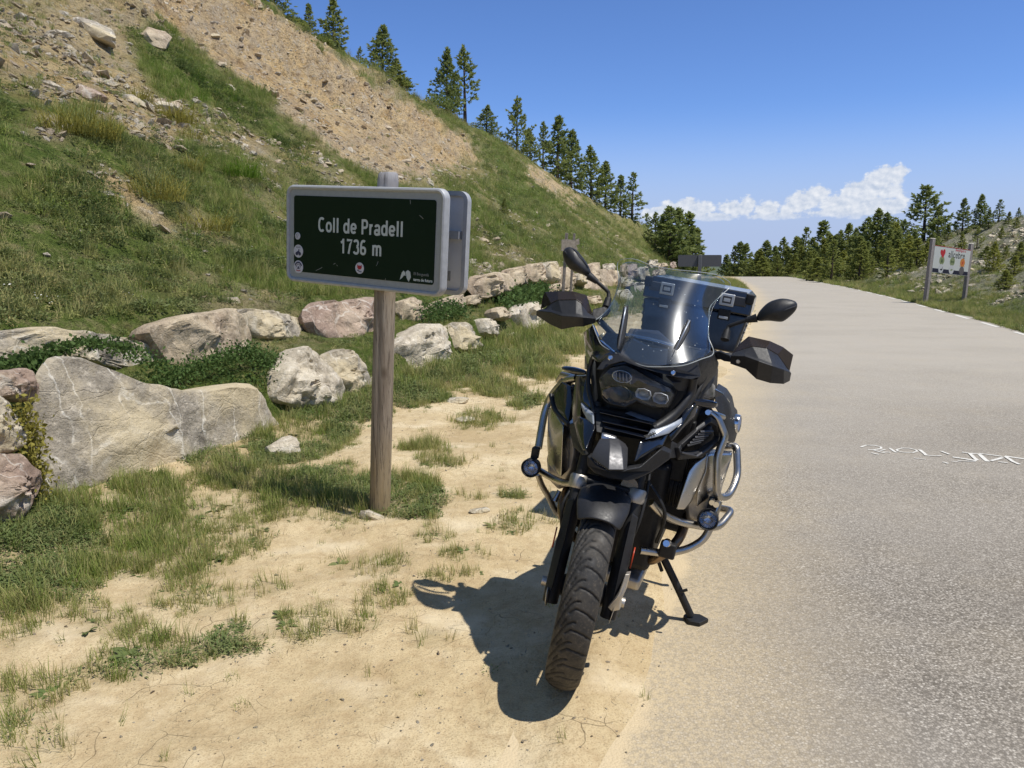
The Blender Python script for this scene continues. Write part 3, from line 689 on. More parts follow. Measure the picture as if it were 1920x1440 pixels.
def kinds(name, protos):
    col = bpy.data.collections.new(name)
    for i, p in enumerate(protos):
        p.name = f'{name}_{chr(97 + i)}'; col.objects.link(p)
    return col
rg = np.random.RandomState(7)
def cat(*ds):
    V, F, T = [], [], []
    for v, f, t in ds:
        b = len(V); V += list(v); T += list(t); F += [tuple(i + b for i in q) for q in f]
    return V, F, T
K_VERGE = kinds('verge_grass_kind', [proto('g', blades(rg, 16, .10, .035, .0042, .5), MAT_GRASS), proto('g', blades(rg, 22, .055, .05, .004, .9), MAT_GRASS), proto('g', blades(rg, 9, .17, .03, .0038, .35), MAT_GRASS),
    proto('g', leaves(rg, 34, .020, .06, .05, .5, .5), MAT_HERB), proto('g', leaves(rg, 26, .030, .06, .05, .6, .26), MAT_HERB), proto('g', rosette(rg, 9, .075), MAT_HERB), proto('g', blades(rg, 7, .09, .05, .003, 2.6, .4), MAT_LITTER), proto('g', blades(rg, 6, .12, .02, .0028, .8, .5), MAT_TUSS)])
K_HILL = kinds('slope_grass_kind', [proto('g', blades(rg, 30, .24, .10, .0075, .55), MAT_GRASS), proto('g', blades(rg, 34, .16, .12, .0075, .8), MAT_GRASS), proto('g', blades(rg, 16, .40, .08, .006, .35), MAT_GRASS),
    proto('g', cat(leaves(rg, 44, .05, .15, .13, .5, .5), blades(rg, 8, .2, .1, .006, .6)), MAT_HERB), proto('g', blades(rg, 8, .5, .07, .005, .3, .5, 4), MAT_TUSS), proto('g', cat(blades(rg, 20, .22, .12, .007, .9), leaves(rg, 24, .045, .12, .1, .5, .45)), MAT_GRASS), proto('g', leaves(rg, 12, .022, .2, .24, .3, .9), MAT_FLOWERW), proto('g', leaves(rg, 10, .022, .16, .2, .3, .9), MAT_FLOWER)])
def stem_flower(rng, n, h, mat):
    return cat(blades(rng, 10, h * .8, .05, .005, .3), *[leaves(rng, 5, .022, .02, .01, .2, .8) for _ in range(1)])
def rockchips(name, cols):
    ps = []
    for i in range(5):
        o = loose_rock('chip', None, (0, 0, 0), (.5, .5 * rg.uniform(.5, .9), .5 * rg.uniform(.25, .6)), 100 + i, cols[i % len(cols)], 0, 1)
        C.objects.unlink(o); o.location = (0, 0, 0); o.rotation_euler = (0, 0, 0); ps.append(o)
    return kinds(name, ps)
K_CHIP = rockchips('rock_chip_kind', [ST_PALE, ST_TAN, ST_GREY, ST_TAN, ST_PALE])
def scatter(name, P, scl, rot, idx, tint, col, kind='stuff'):
    me = bpy.data.meshes.new(name); me.vertices.add(len(P)); me.vertices.foreach_set('co', P.reshape(-1).astype(np.float32))
    for k, v, t in (('scl', scl, 'FLOAT'), ('tint', tint, 'FLOAT'), ('kind_index', idx, 'INT')):
        a = me.attributes.new(k, t, 'POINT'); a.data.foreach_set('value', v.astype(np.int32 if t == 'INT' else np.float32))
    a = me.attributes.new('rot', 'FLOAT_VECTOR', 'POINT'); a.data.foreach_set('vector', rot.reshape(-1).astype(np.float32))
    o = bpy.data.objects.new(name, me); link(o); o['kind'] = kind
    ng = bpy.data.node_groups.new(name + '_scatter', 'GeometryNodeTree')
    ng.interface.new_socket('Geometry', in_out='INPUT', socket_type='NodeSocketGeometry'); ng.interface.new_socket('Geometry', in_out='OUTPUT', socket_type='NodeSocketGeometry')
    N = ng.nodes.new; L = ng.links.new
    gi, go = N('NodeGroupInput'), N('NodeGroupOutput'); ip = N('GeometryNodeInstanceOnPoints'); ci = N('GeometryNodeCollectionInfo')
    ci.inputs['Collection'].default_value = col; ci.inputs['Separate Children'].default_value = True; ci.inputs['Reset Children'].default_value = True
    def at(n, t):
        x = N('GeometryNodeInputNamedAttribute'); x.data_type = t; x.inputs['Name'].default_value = n
        return [s for s in x.outputs if s.enabled and s.name == 'Attribute'][0]
    L(gi.outputs[0], ip.inputs['Points']); L(ci.outputs[0], ip.inputs['Instance']); ip.inputs['Pick Instance'].default_value = True
    L(at('kind_index', 'INT'), ip.inputs['Instance Index'])
    e2r = N('FunctionNodeEulerToRotation'); L(at('rot', 'FLOAT_VECTOR'), e2r.inputs[0]); L(e2r.outputs[0], ip.inputs['Rotation'])
    L(at('scl', 'FLOAT'), ip.inputs['Scale']); L(ip.outputs[0], go.inputs[0])
    md = o.modifiers.new('scatter', 'NODES'); md.node_group = ng
    return o
def spin(rng, n, tilt=.15):
    return np.stack([rng.normal(0, tilt, n), rng.normal(0, tilt, n), rng.uniform(0, 6.283, n)], 1)
def in_view(X, Y, Z, m=420):
    px, py = to_px(X, Y, Z); return (px > -m) & (px < 1920 + m) & (py > -m) & (py < 1440 + m * 1.5) & (Y > 1.2)
def sow_verge():
    rng = np.random.RandomState(3); Ps, Ss, Is, Ts = [], [], [], []
    for (y0, y1, dens) in ((1.4, 3, 1500), (3, 6, 1500), (6, 10, 800), (10, 18, 300), (18, 60, 70)):
        n = int(dens * (y1 - y0) * 6.5); Y = rng.uniform(y0, y1, n); l = wall_x(Y) - .1; X = l + rng.uniform(0, 1, n) * np.minimum(6.0, road_x(Y) - RW + .1 - l)
        t = verge_turf(X, Y); clump = sstep(-.25, .35, fbm(X * 6, Y * 6, oct=2, seed=101))
        keep = rng.uniform(size=n) < np.clip(t * (.26 + .74 * clump), 0, 1) * .95 + .018
        X, Y, t = X[keep], Y[keep], t[keep]; Z = z_ground(X, Y) - .004
        k = in_view(X, Y, Z); X, Y, Z, t = X[k], Y[k], Z[k], t[k]; n = len(X)
        Ps.append(np.stack([X, Y, Z], 1)); far = 1 + .9 * sstep(5, 14, Y)
        Ss.append(rng.uniform(.6, 1.35, n) * far * (.48 + .45 * t) * (1 + .35 * sstep(5, 9, Y)))
        herb = fbm(X * 1.6, Y * 1.6, oct=2, seed=105)
        r = rng.uniform(size=n)
        leafy = (herb > np.where(Y > 3.1, -.10, .35)) & (t > .55)
        idx = np.where(leafy, np.where(r < .38, 3, np.where(r < .72, 4, np.where(r < .77, 5, np.where(r < .9, 0, 1)))), np.where(r < .36, 0, np.where(r < .62, 1, np.where(r < .80, 2, np.where(r < .83, 4, np.where(r < .86, 5, np.where(r < .93, 6, 7)))))))
        idx = np.where((t < .12), np.where(rng.uniform(size=n) < .75, 6, idx), idx)
        Is.append(idx); Ts.append(np.clip(rng.beta(1.2, 4, n) + .35 * (1 - t) * rng.uniform(0, 1, n) + .12, 0, 1))
    P = np.concatenate(Ps); n = len(P)
    scatter('verge_grass', P, np.concatenate(Ss), spin(rng, n), np.concatenate(Is), np.concatenate(Ts), K_VERGE)
    return n
def sow_hill():
    rng = np.random.RandomState(5); Ps, Ss, Is, Ts = [], [], [], []
    for (y0, y1, dens, sc) in ((2.2, 8, 330, .72), (8, 14, 200, .85), (14, 24, 90, 1.05), (24, 40, 34, 1.35), (40, 70, 12, 1.9), (70, 125, 4.5, 2.5)):
        dmax = 30; n = int(dens * (y1 - y0) * dmax); Y = rng.uniform(y0, y1, n); d = rng.uniform(.28, dmax, n); X = wall_x(Y) - d; Z = z_hill(d, Y)
        k = in_view(X, Y, Z); X, Y, Z, d = X[k], Y[k], Z[k], d[k]
        b = hill_bare(X, Y, Z); cl = fbm(X * 1.5, Y * 1.5, oct=3, seed=111)
        pr = np.clip(1 - b * 1.04, 0.008, 1) * np.clip(.66 + cl * 1.0, .10, 1)
        pr = np.where(d < 1.5, pr * .7, pr)
        k = rng.uniform(size=len(X)) < pr; X, Y, Z, d, b, cl = X[k], Y[k], Z[k], d[k], b[k], cl[k]; n = len(X)
        Ps.append(np.stack([X, Y, Z - .01], 1)); Ss.append(sc * rng.uniform(.65, 1.3, n) * (1 - .4 * b) * np.where(d < 1.35, .5, 1))
        h = fbm(X * .5, Y * .5, oct=3, seed=115); r = rng.uniform(size=n)
        leafy = (h > .3)
        idx = np.where(leafy, np.where(r < .5, 3, np.where(r < .8, 5, 0)), np.where(r < .42, 0, np.where(r < .76, 1, np.where(r < .86, 2, np.where(r < .91, 4, 5)))))
        idx = np.where(rng.uniform(size=n) < .012, np.where(rng.uniform(size=n) < .65, 6, 7), idx)
        Is.append(idx)
        px, py = to_px(X, Y, Z); lush = np.where(in_poly(px, py, [(262,50),(340,105),(460,190),(570,260),(640,320),(540,310),(430,250),(320,200),(262,125)]), .0, .14)
        dry = np.clip(.5 * fbm(X * .3, Y * .3, oct=3, seed=118) + .05, 0, .5)
        Ts.append(np.clip(rng.beta(1.3, 3.4, n) * .8 + lush * .8 + dry * .6, 0, 1))
    P = np.concatenate(Ps); n = len(P)
    scatter('slope_grass', P, np.concatenate(Ss), spin(rng, n, .2), np.concatenate(Is), np.concatenate(Ts), K_HILL)
    # right bank
    Ps, Ss, Is, Ts = [], [], [], []
    for (y0, y1, dens, sc) in ((8, 20, 90, .8), (20, 36, 50, 1.0), (36, 60, 20, 1.5), (60, 110, 6, 2.2)):
        n = int(dens * (y1 - y0) * 22); Y = rng.uniform(y0, y1, n); d = rng.uniform(.0, 1, n) ** 1.5 * 22; X = road_x(Y) + RW + d; Z = z_bank(d, Y)
        k = in_view(X, Y, Z); X, Y, Z, d = X[k], Y[k], Z[k], d[k]
        pr = np.clip(1.15 - sstep(.8, 4.4, d) * .85, .03, 1) * np.clip(.55 + fbm(X * .9, Y * .9, oct=3, seed=121) * 1.1, .08, 1)
        k = rng.uniform(size=len(X)) < pr; X, Y, Z, d = X[k], Y[k], Z[k], d[k]; n = len(X)
        Ps.append(np.stack([X, Y, Z - .01], 1)); Ss.append(sc * rng.uniform(.6, 1.2, n)); r = rng.uniform(size=n)
        Is.append(np.where(r < .35, 0, np.where(r < .75, 1, np.where(r < .9, 3, 5)))); Ts.append(np.clip(rng.beta(1.3, 3, n) + .1, 0, 1))
    P = np.concatenate(Ps); m = len(P)
    scatter('roadside_grass', P, np.concatenate(Ss), spin(rng, m, .2), np.concatenate(Is), np.concatenate(Ts), K_HILL)
    return n, m
def sow_chips():
    rng = np.random.RandomState(9); Ps, Ss = [], []
    for (y0, y1, dens) in ((3, 14, 110), (14, 26, 80), (26, 45, 30), (45, 75, 6)):
        n = int(dens * (y1 - y0) * 28); Y = rng.uniform(y0, y1, n); d = rng.uniform(1.4, 28, n); X = wall_x(Y) - d; Z = z_hill(d, Y)
        k = in_view(X, Y, Z); X, Y, Z, d = X[k], Y[k], Z[k], d[k]; b = hill_bare(X, Y, Z)
        pr = np.clip(b * (.25 + 1.3 * sstep(-.1, .5, fbm(X * .6, Y * .6, oct=3, seed=131))), 0.02, 1) * np.where(in_poly(*to_px(X, Y, Z), [(300,45),(345,75),(420,130),(520,200),(640,300),(760,330),(920,300),(740,170),(560,55),(440,-20)]), .30, 1)
        k = rng.uniform(size=len(X)) < pr; n = int(k.sum())
        Ps.append(np.stack([X[k], Y[k], Z[k] + .005], 1)); Ss.append(np.exp(rng.normal(-2.6, .55, n)) * (1 + .02 * Y[k]))
    P = np.concatenate(Ps); n = len(P)
    scatter('loose_scree', P, np.clip(np.concatenate(Ss), .03, .5), spin(rng, n, .4), rng.randint(0, 5, n), np.zeros(n), K_CHIP)
    Ps, Ss = [], []
    for (y0, y1, dens) in ((14, 36, 34), (36, 60, 16), (60, 100, 5)):
        n = int(dens * (y1 - y0) * 16); Y = rng.uniform(y0, y1, n); d = .3 + rng.uniform(0, 1, n) * 18; X = road_x(Y) + RW + d; Z = z_bank(d, Y)
        k = in_view(X, Y, Z); X, Y, Z, d = X[k], Y[k], Z[k], d[k]
        k = rng.uniform(size=len(X)) < np.clip(sstep(1, 4, d) * (.35 + fbm(X * .5, Y * .5, oct=3, seed=135)), .02, 1); n = int(k.sum())
        Ps.append(np.stack([X[k], Y[k], Z[k]], 1)); Ss.append(np.exp(rng.normal(-2.0, .55, n)) * (1 + .012 * Y[k]))
    P = np.concatenate(Ps); n = len(P)
    scatter('bank_scree', P, np.clip(np.concatenate(Ss), .04, .7), spin(rng, n, .4), rng.choice([0, 2, 4, 2, 0], n), np.zeros(n), K_CHIP)
    # pebbles and crumbs on the sand
    n = 9000; Y = 1.5 + 9 * rng.uniform(0, 1, n) ** 1.6; l = wall_x(Y); X = l + rng.uniform(0, 1, n) * (road_x(Y) - RW + .45 - l); Z = z_ground(X, Y)
    k = in_view(X, Y, Z); n = int(k.sum())
    scatter('pebbles', np.stack([X, Y, Z + np.where(X > road_x(Y) - RW, .012, 0)], 1)[k], np.clip(np.exp(rng.normal(-5.15, .6, n)), .002, .03), spin(rng, n, .5), rng.randint(0, 5, n), np.zeros(n), K_CHIP)
print('verge', sow_verge()); print('hill', sow_hill()); sow_chips()

# tussocks that stand out, and the leafy mats over the boulders
def tussock(px, py, h, n, spread, seed, label, mat=MAT_TUSS, lean=1.35, w=.009):
    rng = np.random.RandomState(seed); p = hit(px, py)
    o = proto('tussock', blades(rng, n, h, spread, w, lean, .5, 4), mat); o.name = 'grass_tussock'; link(o)
    o.location = p - np.array([0, 0, .03]); return tag(o, label, 'tussock')
tussock(335, 232, .62, 330, .34, 1, 'pale yellow grass tussock standing alone on the upper scree', w=.012)
tussock(260, 188, .45, 200, .25, 2, 'small yellow grass tussock highest on the scree', w=.012)
tussock(290, 372, .5, 360, .38, 3, 'rounded yellow grass tussock beside the lower bare strip')
tussock(140, 250, .5, 300, .42, 4, 'yellow green grass tussock on the left under the scree', w=.012)
tussock(175, 258, .5, 260, .34, 14, 'yellow green grass tussock just right of the leftmost one', w=.012)
tussock(382, 430, .45, 260, .32, 5, 'straw coloured tussock just left of the green sign')
tussock(455, 330, .5, 300, .34, 6, 'fresh green tussock above the green sign', MAT_GRASS)
tussock(350, 318, .38, 180, .26, 7, 'olive tussock between two yellow ones on the slope')
tussock(360, 262, .36, 150, .22, 8, 'dull dry tussock half way up the slope')
def leafy(name, label, pts, size, n, seed, mat=MAT_HERB, cat='shrub', leaf=.03):
    rng = np.random.RandomState(seed); V, F, T = [], [], []
    P = np.array(pts); c = P.mean(0)
    for k in range(n):
        p = P[rng.randint(len(P))] + rng.normal(size=3) * np.array(size) * .5 - c
        L = leaf * rng.uniform(.6, 1.3); d = Vector(rng.normal(size=3) + np.array([.3, -.3, .4])).normalized(); s = d.cross(Vector(rng.normal(size=3))).normalized(); b = len(V)
        q = Vector(p); V += [q, q + d * L * .5 + s * L * .3, q + d * L, q + d * L * .5 - s * L * .3]; T += [0, .5, 1, .5]; F.append((b, b + 1, b + 2, b + 3))
    # thin stems
    for k in range(n // 22):
        a = Vector(P[rng.randint(len(P))] - c); e = a + Vector(rng.normal(size=3) * np.array(size) * .8 + np.array([0, 0, size[2] * .5])); s = Vector((.0025, .001, 0)); b = len(V)
        V += [a - s, a + s, e]; T += [0, 0, .2]; F.append((b, b + 1, b + 2))
    o = proto(name, (V, F, T), mat); o.name = name; link(o); o.location = c; return tag(o, label, cat)
def along(poly, off, n=40, lean=.2):
    out = []
    for (a, b) in zip(poly[:-1], poly[1:]):
        for t in np.linspace(0, 1, max(2, n // (len(poly) - 1)), endpoint=False):
            out.append(hit_wall(a[0] + (b[0] - a[0]) * t, a[1] + (b[1] - a[1]) * t, off, lean))
    return out
leafy('leafy_shrub', 'low green creeping plant between the long slab and the biggest boulder', along([(90,655),(170,640),(240,655),(300,690)], .28), (.07, .2, .03), 1300, 1)
leafy('leafy_shrub', 'dense dark green shrub hanging over the veined end of the biggest boulder', along([(300,710),(380,690),(450,660),(520,680),(480,720),(400,715)], .25), (.12, .24, .09), 5000, 2)
leafy('leafy_shrub', 'green plant creeping along the ledge left of the biggest boulder', along([(0,690),(60,680),(100,665)], .34), (.12, .2, .06), 1500, 3)
leafy('leafy_shrub', 'green plant on the ledge right of the pinkish block', along([(800,590),(840,580),(870,590)], .45), (.2, .5, .16), 1500, 4, leaf=.05)
leafy('leafy_shrub', 'bushy green plant below the far row of wall stones', along([(960,560),(1000,548),(1025,545),(940,575)], .4), (.3, .9, .2), 2200, 5, leaf=.08)
leafy('leafy_shrub', 'dry brownish grass and roots drooping beside the near pinkish boulder', along([(45,770),(60,820),(65,880),(75,920)], .0), (.06, .1, .1), 1100, 6, MAT_TUSS)
# ---------------------------------------------------------------- pines
def needle_mat():
    m = NT('pine_needles'); rnd = m.n('ShaderNodeObjectInfo').outputs['Random']; v = m.obj()
    c = m.mix(m.ramp(m.noise(v, 2.2, 4), [(0.35, 0), (0.65, 1)]), (.15, .20, .050), (.30, .34, .090))
    c = m.mix(m.math('MULTIPLY', m.attr('tip'), .6), c, (.32, .35, .125))
    c = m.mix(m.attr('young', 'OBJECT'), c, (.46, .45, .09))
    c = m.mix(m.math('MULTIPLY', rnd, .35), c, (.15, .21, .09))
    m.p(Base_Color=c, Roughness=.55); m.b.inputs['Specular IOR Level'].default_value = .3
    tr = m.n('ShaderNodeBsdfTranslucent', Color=c); mx = m.n('ShaderNodeMixShader', Fac=.44)
    m.set(mx.inputs[1], m.b.outputs[0]); m.set(mx.inputs[2], tr.outputs[0]); m.set(m.out.inputs[0], mx.outputs[0])
    return m.m
MAT_NEEDLE = needle_mat(); MAT_BARK = simple('pine_bark', (.085, .06, .045), .9, var=.4, vs=12)
def tube(V, F, p0, p1, r0, r1, n=5):
    p0, p1 = Vector(p0), Vector(p1); d = (p1 - p0).normalized(); a = d.orthogonal().normalized(); b = d.cross(a); k = len(V)
    for p, r in ((p0, r0), (p1, r1)):
        for i in range(n): V.append(p + (a * math.cos(6.2832 * i / n) + b * math.sin(6.2832 * i / n)) * r)
    for i in range(n): F.append((k + i, k + (i + 1) % n, k + n + (i + 1) % n, k + n + i))
def pine_meshes(seed, H=4.0, width=.30, gap=.30, dens=1.0, low=.04, taper=.8, upturn=1.0):
    rng = np.random.RandomState(seed); TV, TF, V, F, T = [], [], [], [], []
    bend = rng.normal(size=2) * .02 * H; pos = lambda h: Vector((bend[0] * (h / H) ** 2, bend[1] * (h / H) ** 2, h))
    for i in range(8): tube(TV, TF, pos(H * i / 8 - .25 * (i == 0)), pos(H * (i + 1) / 8), .021 * H * (1 - i / 8.2) + .006, .021 * H * (1 - (i + 1) / 8.2) + .005, 7)
    def tuft(p, d, L, tipv):
        for _ in range(6):
            dd = (d + Vector(rng.normal(size=3)) * .55).normalized(); s = dd.cross(Vector(rng.normal(size=3))).normalized(); l = L * rng.uniform(.7, 1.2); k = len(V); w = l * .20
            V.extend([p - dd * l * .15, p + dd * l * .45 + s * w, p + dd * l, p + dd * l * .45 - s * w]); T.extend([tipv * .5, tipv, tipv, tipv]); F.append((k, k + 1, k + 2, k + 3))
    h = low * H
    while h < H * .985:
        t = h / H; R = width * H * ((1 - t) ** taper) * (.55 + .45 * min(1, t / .16)) * rng.uniform(.82, 1.15) + .05
        nb = max(3, int(round((6.5 if t < .8 else 5) * dens))); a0 = rng.uniform(0, 6.28)
        for b in range(nb):
            if rng.uniform() > .74 * dens + .06: continue
            az = a0 + b * 6.283 / nb + rng.normal() * .22; el = (.12 + .75 * t ** 1.4) * upturn + rng.normal() * .12; L = R * rng.uniform(.65, 1.12)
            d = Vector((math.cos(az) * math.cos(el), math.sin(az) * math.cos(el), math.sin(el))); p = pos(h); e = p + d * L * .6; d2 = (d + Vector((0, 0, .38 * upturn))).normalized(); e2 = e + d2 * L * .45
            tube(TV, TF, p, e, .006 + .006 * L, .006, 4); tube(TV, TF, e, e2, .006, .004, 3)
            n = max(2, int(L / .145)); side = d.cross(Vector((0, 0, 1))).normalized()
            for j in range(n):
                f = .22 + .78 * (j + rng.uniform(.2, .8)) / n; q = p.lerp(e, f / .6) if f < .6 else e.lerp(e2, (f - .6) / .4)
                off = side * rng.normal() * L * .17 * (1.1 - f) * 1.8 + Vector((0, 0, rng.normal() * .04)); tuft(q + off, (d2 + off * 1.5).normalized(), .175 * (.75 + .5 * rng.uniform()), f)
                if f > .35: tuft(q - off * .8, (d2 - off * 1.5 + Vector((0, 0, .2))).normalized(), .18, f)
        h += gap * rng.uniform(.8, 1.2) * (1 - .45 * t)
    for k in range(4): tuft(pos(H * (.96 + .012 * k)), Vector((0, 0, 1)), .22, 1)
    tm = bpy.data.meshes.new('trunk'); tm.from_pydata([tuple(v) for v in TV], [], TF); tm.materials.append(MAT_BARK); tm.polygons.foreach_set('use_smooth', [True] * len(tm.polygons))
    cm = bpy.data.meshes.new('crown'); cm.from_pydata([tuple(v) for v in V], [], F); cm.materials.append(MAT_NEEDLE)
    a = cm.attributes.new('tip', 'FLOAT', 'POINT'); a.data.foreach_set('value', np.array(T, np.float32))
    return tm, cm
PINES = [pine_meshes(1, width=.30, dens=1.05), pine_meshes(2, width=.24, gap=.34, dens=.8, taper=.65), pine_meshes(3, width=.36, dens=1.1, taper=.9), pine_meshes(4, width=.22, gap=.28, dens=1.0, taper=.75),
         pine_meshes(5, width=.27, gap=.40, dens=.7, taper=.6, upturn=1.25), pine_meshes(6, width=.40, dens=1.0, taper=.7, gap=.34), pine_meshes(7, width=.33, dens=1.15, taper=1.0), pine_meshes(8, width=.29, gap=.3, dens=.95, taper=.85)]
for tm, cm in PINES: print('pine faces', len(cm.polygons))
_first = {}
def pine(kind, x, y, z, H, wide, label, group, rz, young=0.0, cat='pine tree'):
    tm, cm = PINES[kind]; root = thing('pine_tree', label, cat, (x, y, z - .05), group); root.rotation_euler.z = rz
    s = H / 4.0; wide *= 1.45 * rt.uniform(.85, 1.2); root.scale = (s * wide, s * wide, s)
    if kind not in _first:
        tr = bpy.data.objects.new('trunk', tm); cr = bpy.data.objects.new('crown', cm); _first[kind] = (tr, cr)
    else: tr, cr = _first[kind][0].copy(), _first[kind][1].copy()
    link(tr, root); link(cr, root); cr['young'] = float(min(1, young * 1.5))
    return root
rt = random.Random(4)
RY = np.linspace(18, 135, 4000); RX_, RZ_ = ridge_xz(RY); _d = wall_x(RY) - RX_; RPX, RPY = to_px(RX_, RY, z_hill(_d, RY))
ORD = ['first','second','third','fourth','fifth','sixth','seventh','eighth','ninth','tenth','eleventh','twelfth','thirteenth','fourteenth','fifteenth','sixteenth','seventeenth','eighteenth','nineteenth','twentieth']
RIDGE = [(515,86,2,1.15),(581,52,3,1.0),(626,76,7,1.0),(676,30,4,.9),(717,78,0,1.25),(742,40,6,1.5),(838,98,2,.85),(872,122,4,.75),(912,40,2,1.2),(969,84,5,.8),(994,48,6,.9),(1018,74,4,.8),(1045,98,7,.9),(1070,92,0,1.0),(1108,84,2,1.0),(1135,76,6,1.1),(1163,62,3,1.1),(1185,74,1,1.1)]
notes = ['dark bushy','small slim','slim pointed','tiny','broad bushy','shrubby','tall conical','tall sparse','short','spiky','short rounded','thin sparse','tall dark','dense dark','bushy','rounded dark','slim','feathery']
for i, (px, hp, k, wd) in enumerate(RIDGE):
    j = int(np.argmin(np.abs(RPX - px))); Y = RY[j] + .8; x = ((px - 960) / FPX) * (Y * _c) ; 
    # stand it just behind the skyline
    q = at_depth(px, RPY[j], Y); z = float(surf(q[0], Y)); H = (hp + 10) * Y / FPX
    pine(k, q[0], Y, z, H, wd, f'{notes[i]} pine on the skyline of the slope, {ORD[i]} from its upper end', 'pines along the ridge of the slope', rt.uniform(0, 6.28), rt.uniform(0, .15))
END = [(1212,410,475,118,1,.9),(1228,408,478,110,4,1.0),(1243,412,480,112,6,1.0),(1256,398,484,104,0,1.1),(1272,402,486,106,7,1.0),(1288,410,486,110,3,1.2),(1301,438,486,112,6,1.0)]
for i, (px, ty, by, Y, k, wd) in enumerate(END):
    q = at_depth(px, by, Y); H = (by - ty + 6) * Y / FPX
    z = min(float(surf(q[0], Y)), q[2]); H += q[2] - z
    pine(k, q[0], Y, z, H, wd, f'pine in the dark clump at the low end of the slope, {ORD[i]} from the left', 'pines in the clump at the foot of the slope', rt.uniform(0, 6.28), 0)
# (pixel x, pixel of the tip, distance, kind, width, young)
BANK = [(1362,478,104,6,1.0,0),(1376,462,100,1,.9,0),(1388,455,100,3,1.1,0),(1398,458,98,7,1.0,0),(1418,470,92,6,1.2,.1),(1436,452,90,0,1.0,.1),(1452,462,90,7,1.0,.0),(1466,446,86,4,.8,0),(1478,462,84,6,1.2,.15),(1494,444,82,0,1.0,.1),(1508,428,80,1,1.0,0),(1522,446,78,7,1.1,.1),(1541,416,76,3,1.1,0),(1556,440,72,6,1.1,.15),(1570,432,72,2,1.0,.05),(1586,420,70,7,1.0,.1),(1602,428,68,0,1.0,0),(1618,408,66,2,1.0,0),(1640,392,64,0,1.1,.05),(1657,400,63,3,1.0,0),(1668,418,62,7,1.1,.1),(1688,412,60,4,1.1,0),(1727,349,64,5,.95,0),(1752,384,63,2,.8,0),(1772,420,58,6,1.1,.1),(1798,372,56,7,.9,.05),(1830,364,56,0,.9,0),(1846,392,54,3,1.0,0),(1864,374,55,1,1.0,0),(1882,396,52,6,1.1,.05),(1900,388,52,7,1.0,0),(1918,398,50,0,1.1,0),
 (1430,480,84,6,1.3,.2),(1458,478,80,7,1.2,.15),(1488,476,74,6,1.2,.25),(1515,470,70,0,1.1,.15),(1545,458,62,7,1.2,.2),(1532,482,58,6,1.5,.2),(1560,450,54,1,1.3,.25),(1580,470,62,6,1.3,.3),(1612,452,52,2,.9,.25),(1626,468,58,6,1.2,.2),(1646,440,56,7,1.0,.3),(1664,452,46,1,1.2,.3),(1682,448,52,6,1.1,.25),(1702,440,50,0,1.0,.35),(1706,482,44,6,1.6,.1),(1718,446,46,7,1.1,.3),(1736,452,46,2,.9,.35),(1765,458,46,6,1.1,.5),(1800,438,46,7,.9,.3),(1828,424,46,4,1.0,.3),(1862,452,33,2,.85,.45),(1902,478,30,6,1.1,.4),(1782,492,36,6,1.5,.15),(1768,500,38,6,1.5,.1),(1802,498,37,6,1.3,.1),(1925,430,40,0,1.0,.2),(1596,500,56,6,1.6,.1),(1545,500,60,6,1.6,.1),(1950,380,55,0,1.1,.1),(1975,400,50,2,1.0,.1),(2000,380,52,7,1.0,.1),(1884,462,36,7,1.2,.3),(1912,452,35,6,1.3,.25),(1846,466,40,6,1.5,.2),(1872,428,45,0,1.1,.2),(1898,420,46,7,1.2,.15),(1936,440,32,6,1.3,.3),(1815,470,42,6,1.5,.15),(1890,505,28,6,1.8,.2)]
NB = len(BANK)
_rb = random.Random(11)
for i in range(34):
    x = _rb.uniform(1385, 1760); Y = float(np.interp(x, [1360, 1500, 1650, 1760, 1920], [96, 80, 60, 50, 44])) + _rb.uniform(-6, 8); BANK.append((x, float(np.interp(x, [1360, 1420, 1500, 1600, 1700, 1760], [474, 466, 448, 430, 418, 425])) + _rb.uniform(-6, 26), Y, _rb.choice([0, 1, 2, 3, 6, 7, 6, 0]), _rb.uniform(.9, 1.3), _rb.choice([0, .05, .1, .25, .35])))
SPECIAL = {22: 'tall loose blue green pine rising above the stand near the welcome board', 23: 'pine growing against the tall loose one above the stand', 52: 'young yellow green pine standing right beside the welcome board', 53: 'bushy young pine at the right border of the picture beyond the road', 54: 'squat little pine between the posts of the welcome board', 49: 'rounded golden green bush above the welcome board', 0: 'first small pine where the road drops out of sight', 1: 'slim pine of the far pair beyond the crest of the road', 2: 'pointed pine of the far pair beyond the crest of the road'}
def row_of(i): return 0 if i < 32 else 1 if i < NB else 2
ROWN = ['back row pine beyond the road', 'young front row pine beyond the road', 'middle row pine beyond the road']
RANK = {}
for _r in range(3):
    for n, i in enumerate(sorted((i for i in range(len(BANK)) if row_of(i) == _r), key=lambda i: BANK[i][0])): RANK[i] = n
TENS = {2: ('twenty', 'twentieth'), 3: ('thirty', 'thirtieth')}
def nth(n): return ORD[n] if n < 20 else TENS[(n + 1) // 10][1] if (n + 1) % 10 == 0 else TENS[(n + 1) // 10][0] + '-' + ORD[(n + 1) % 10 - 1]
for i, (px, ty, Y, k, wd, yg) in enumerate(BANK):
    q = at_depth(px, 500, Y); z = float(surf(q[0], Y)); top = at_depth(px, ty, Y)[2]; H = max(top - z, .7)
    lb = SPECIAL.get(i) or f'{ROWN[row_of(i)]}, {nth(RANK[i])} from its far end'
    pine(k, q[0], Y, z, H, wd, lb, 'pines of the stand beyond the road, back row' if i < 32 else 'pines of the stand beyond the road, front row' if i < NB else 'pines in the thick of the stand beyond the road', rt.uniform(0, 6.28), yg)
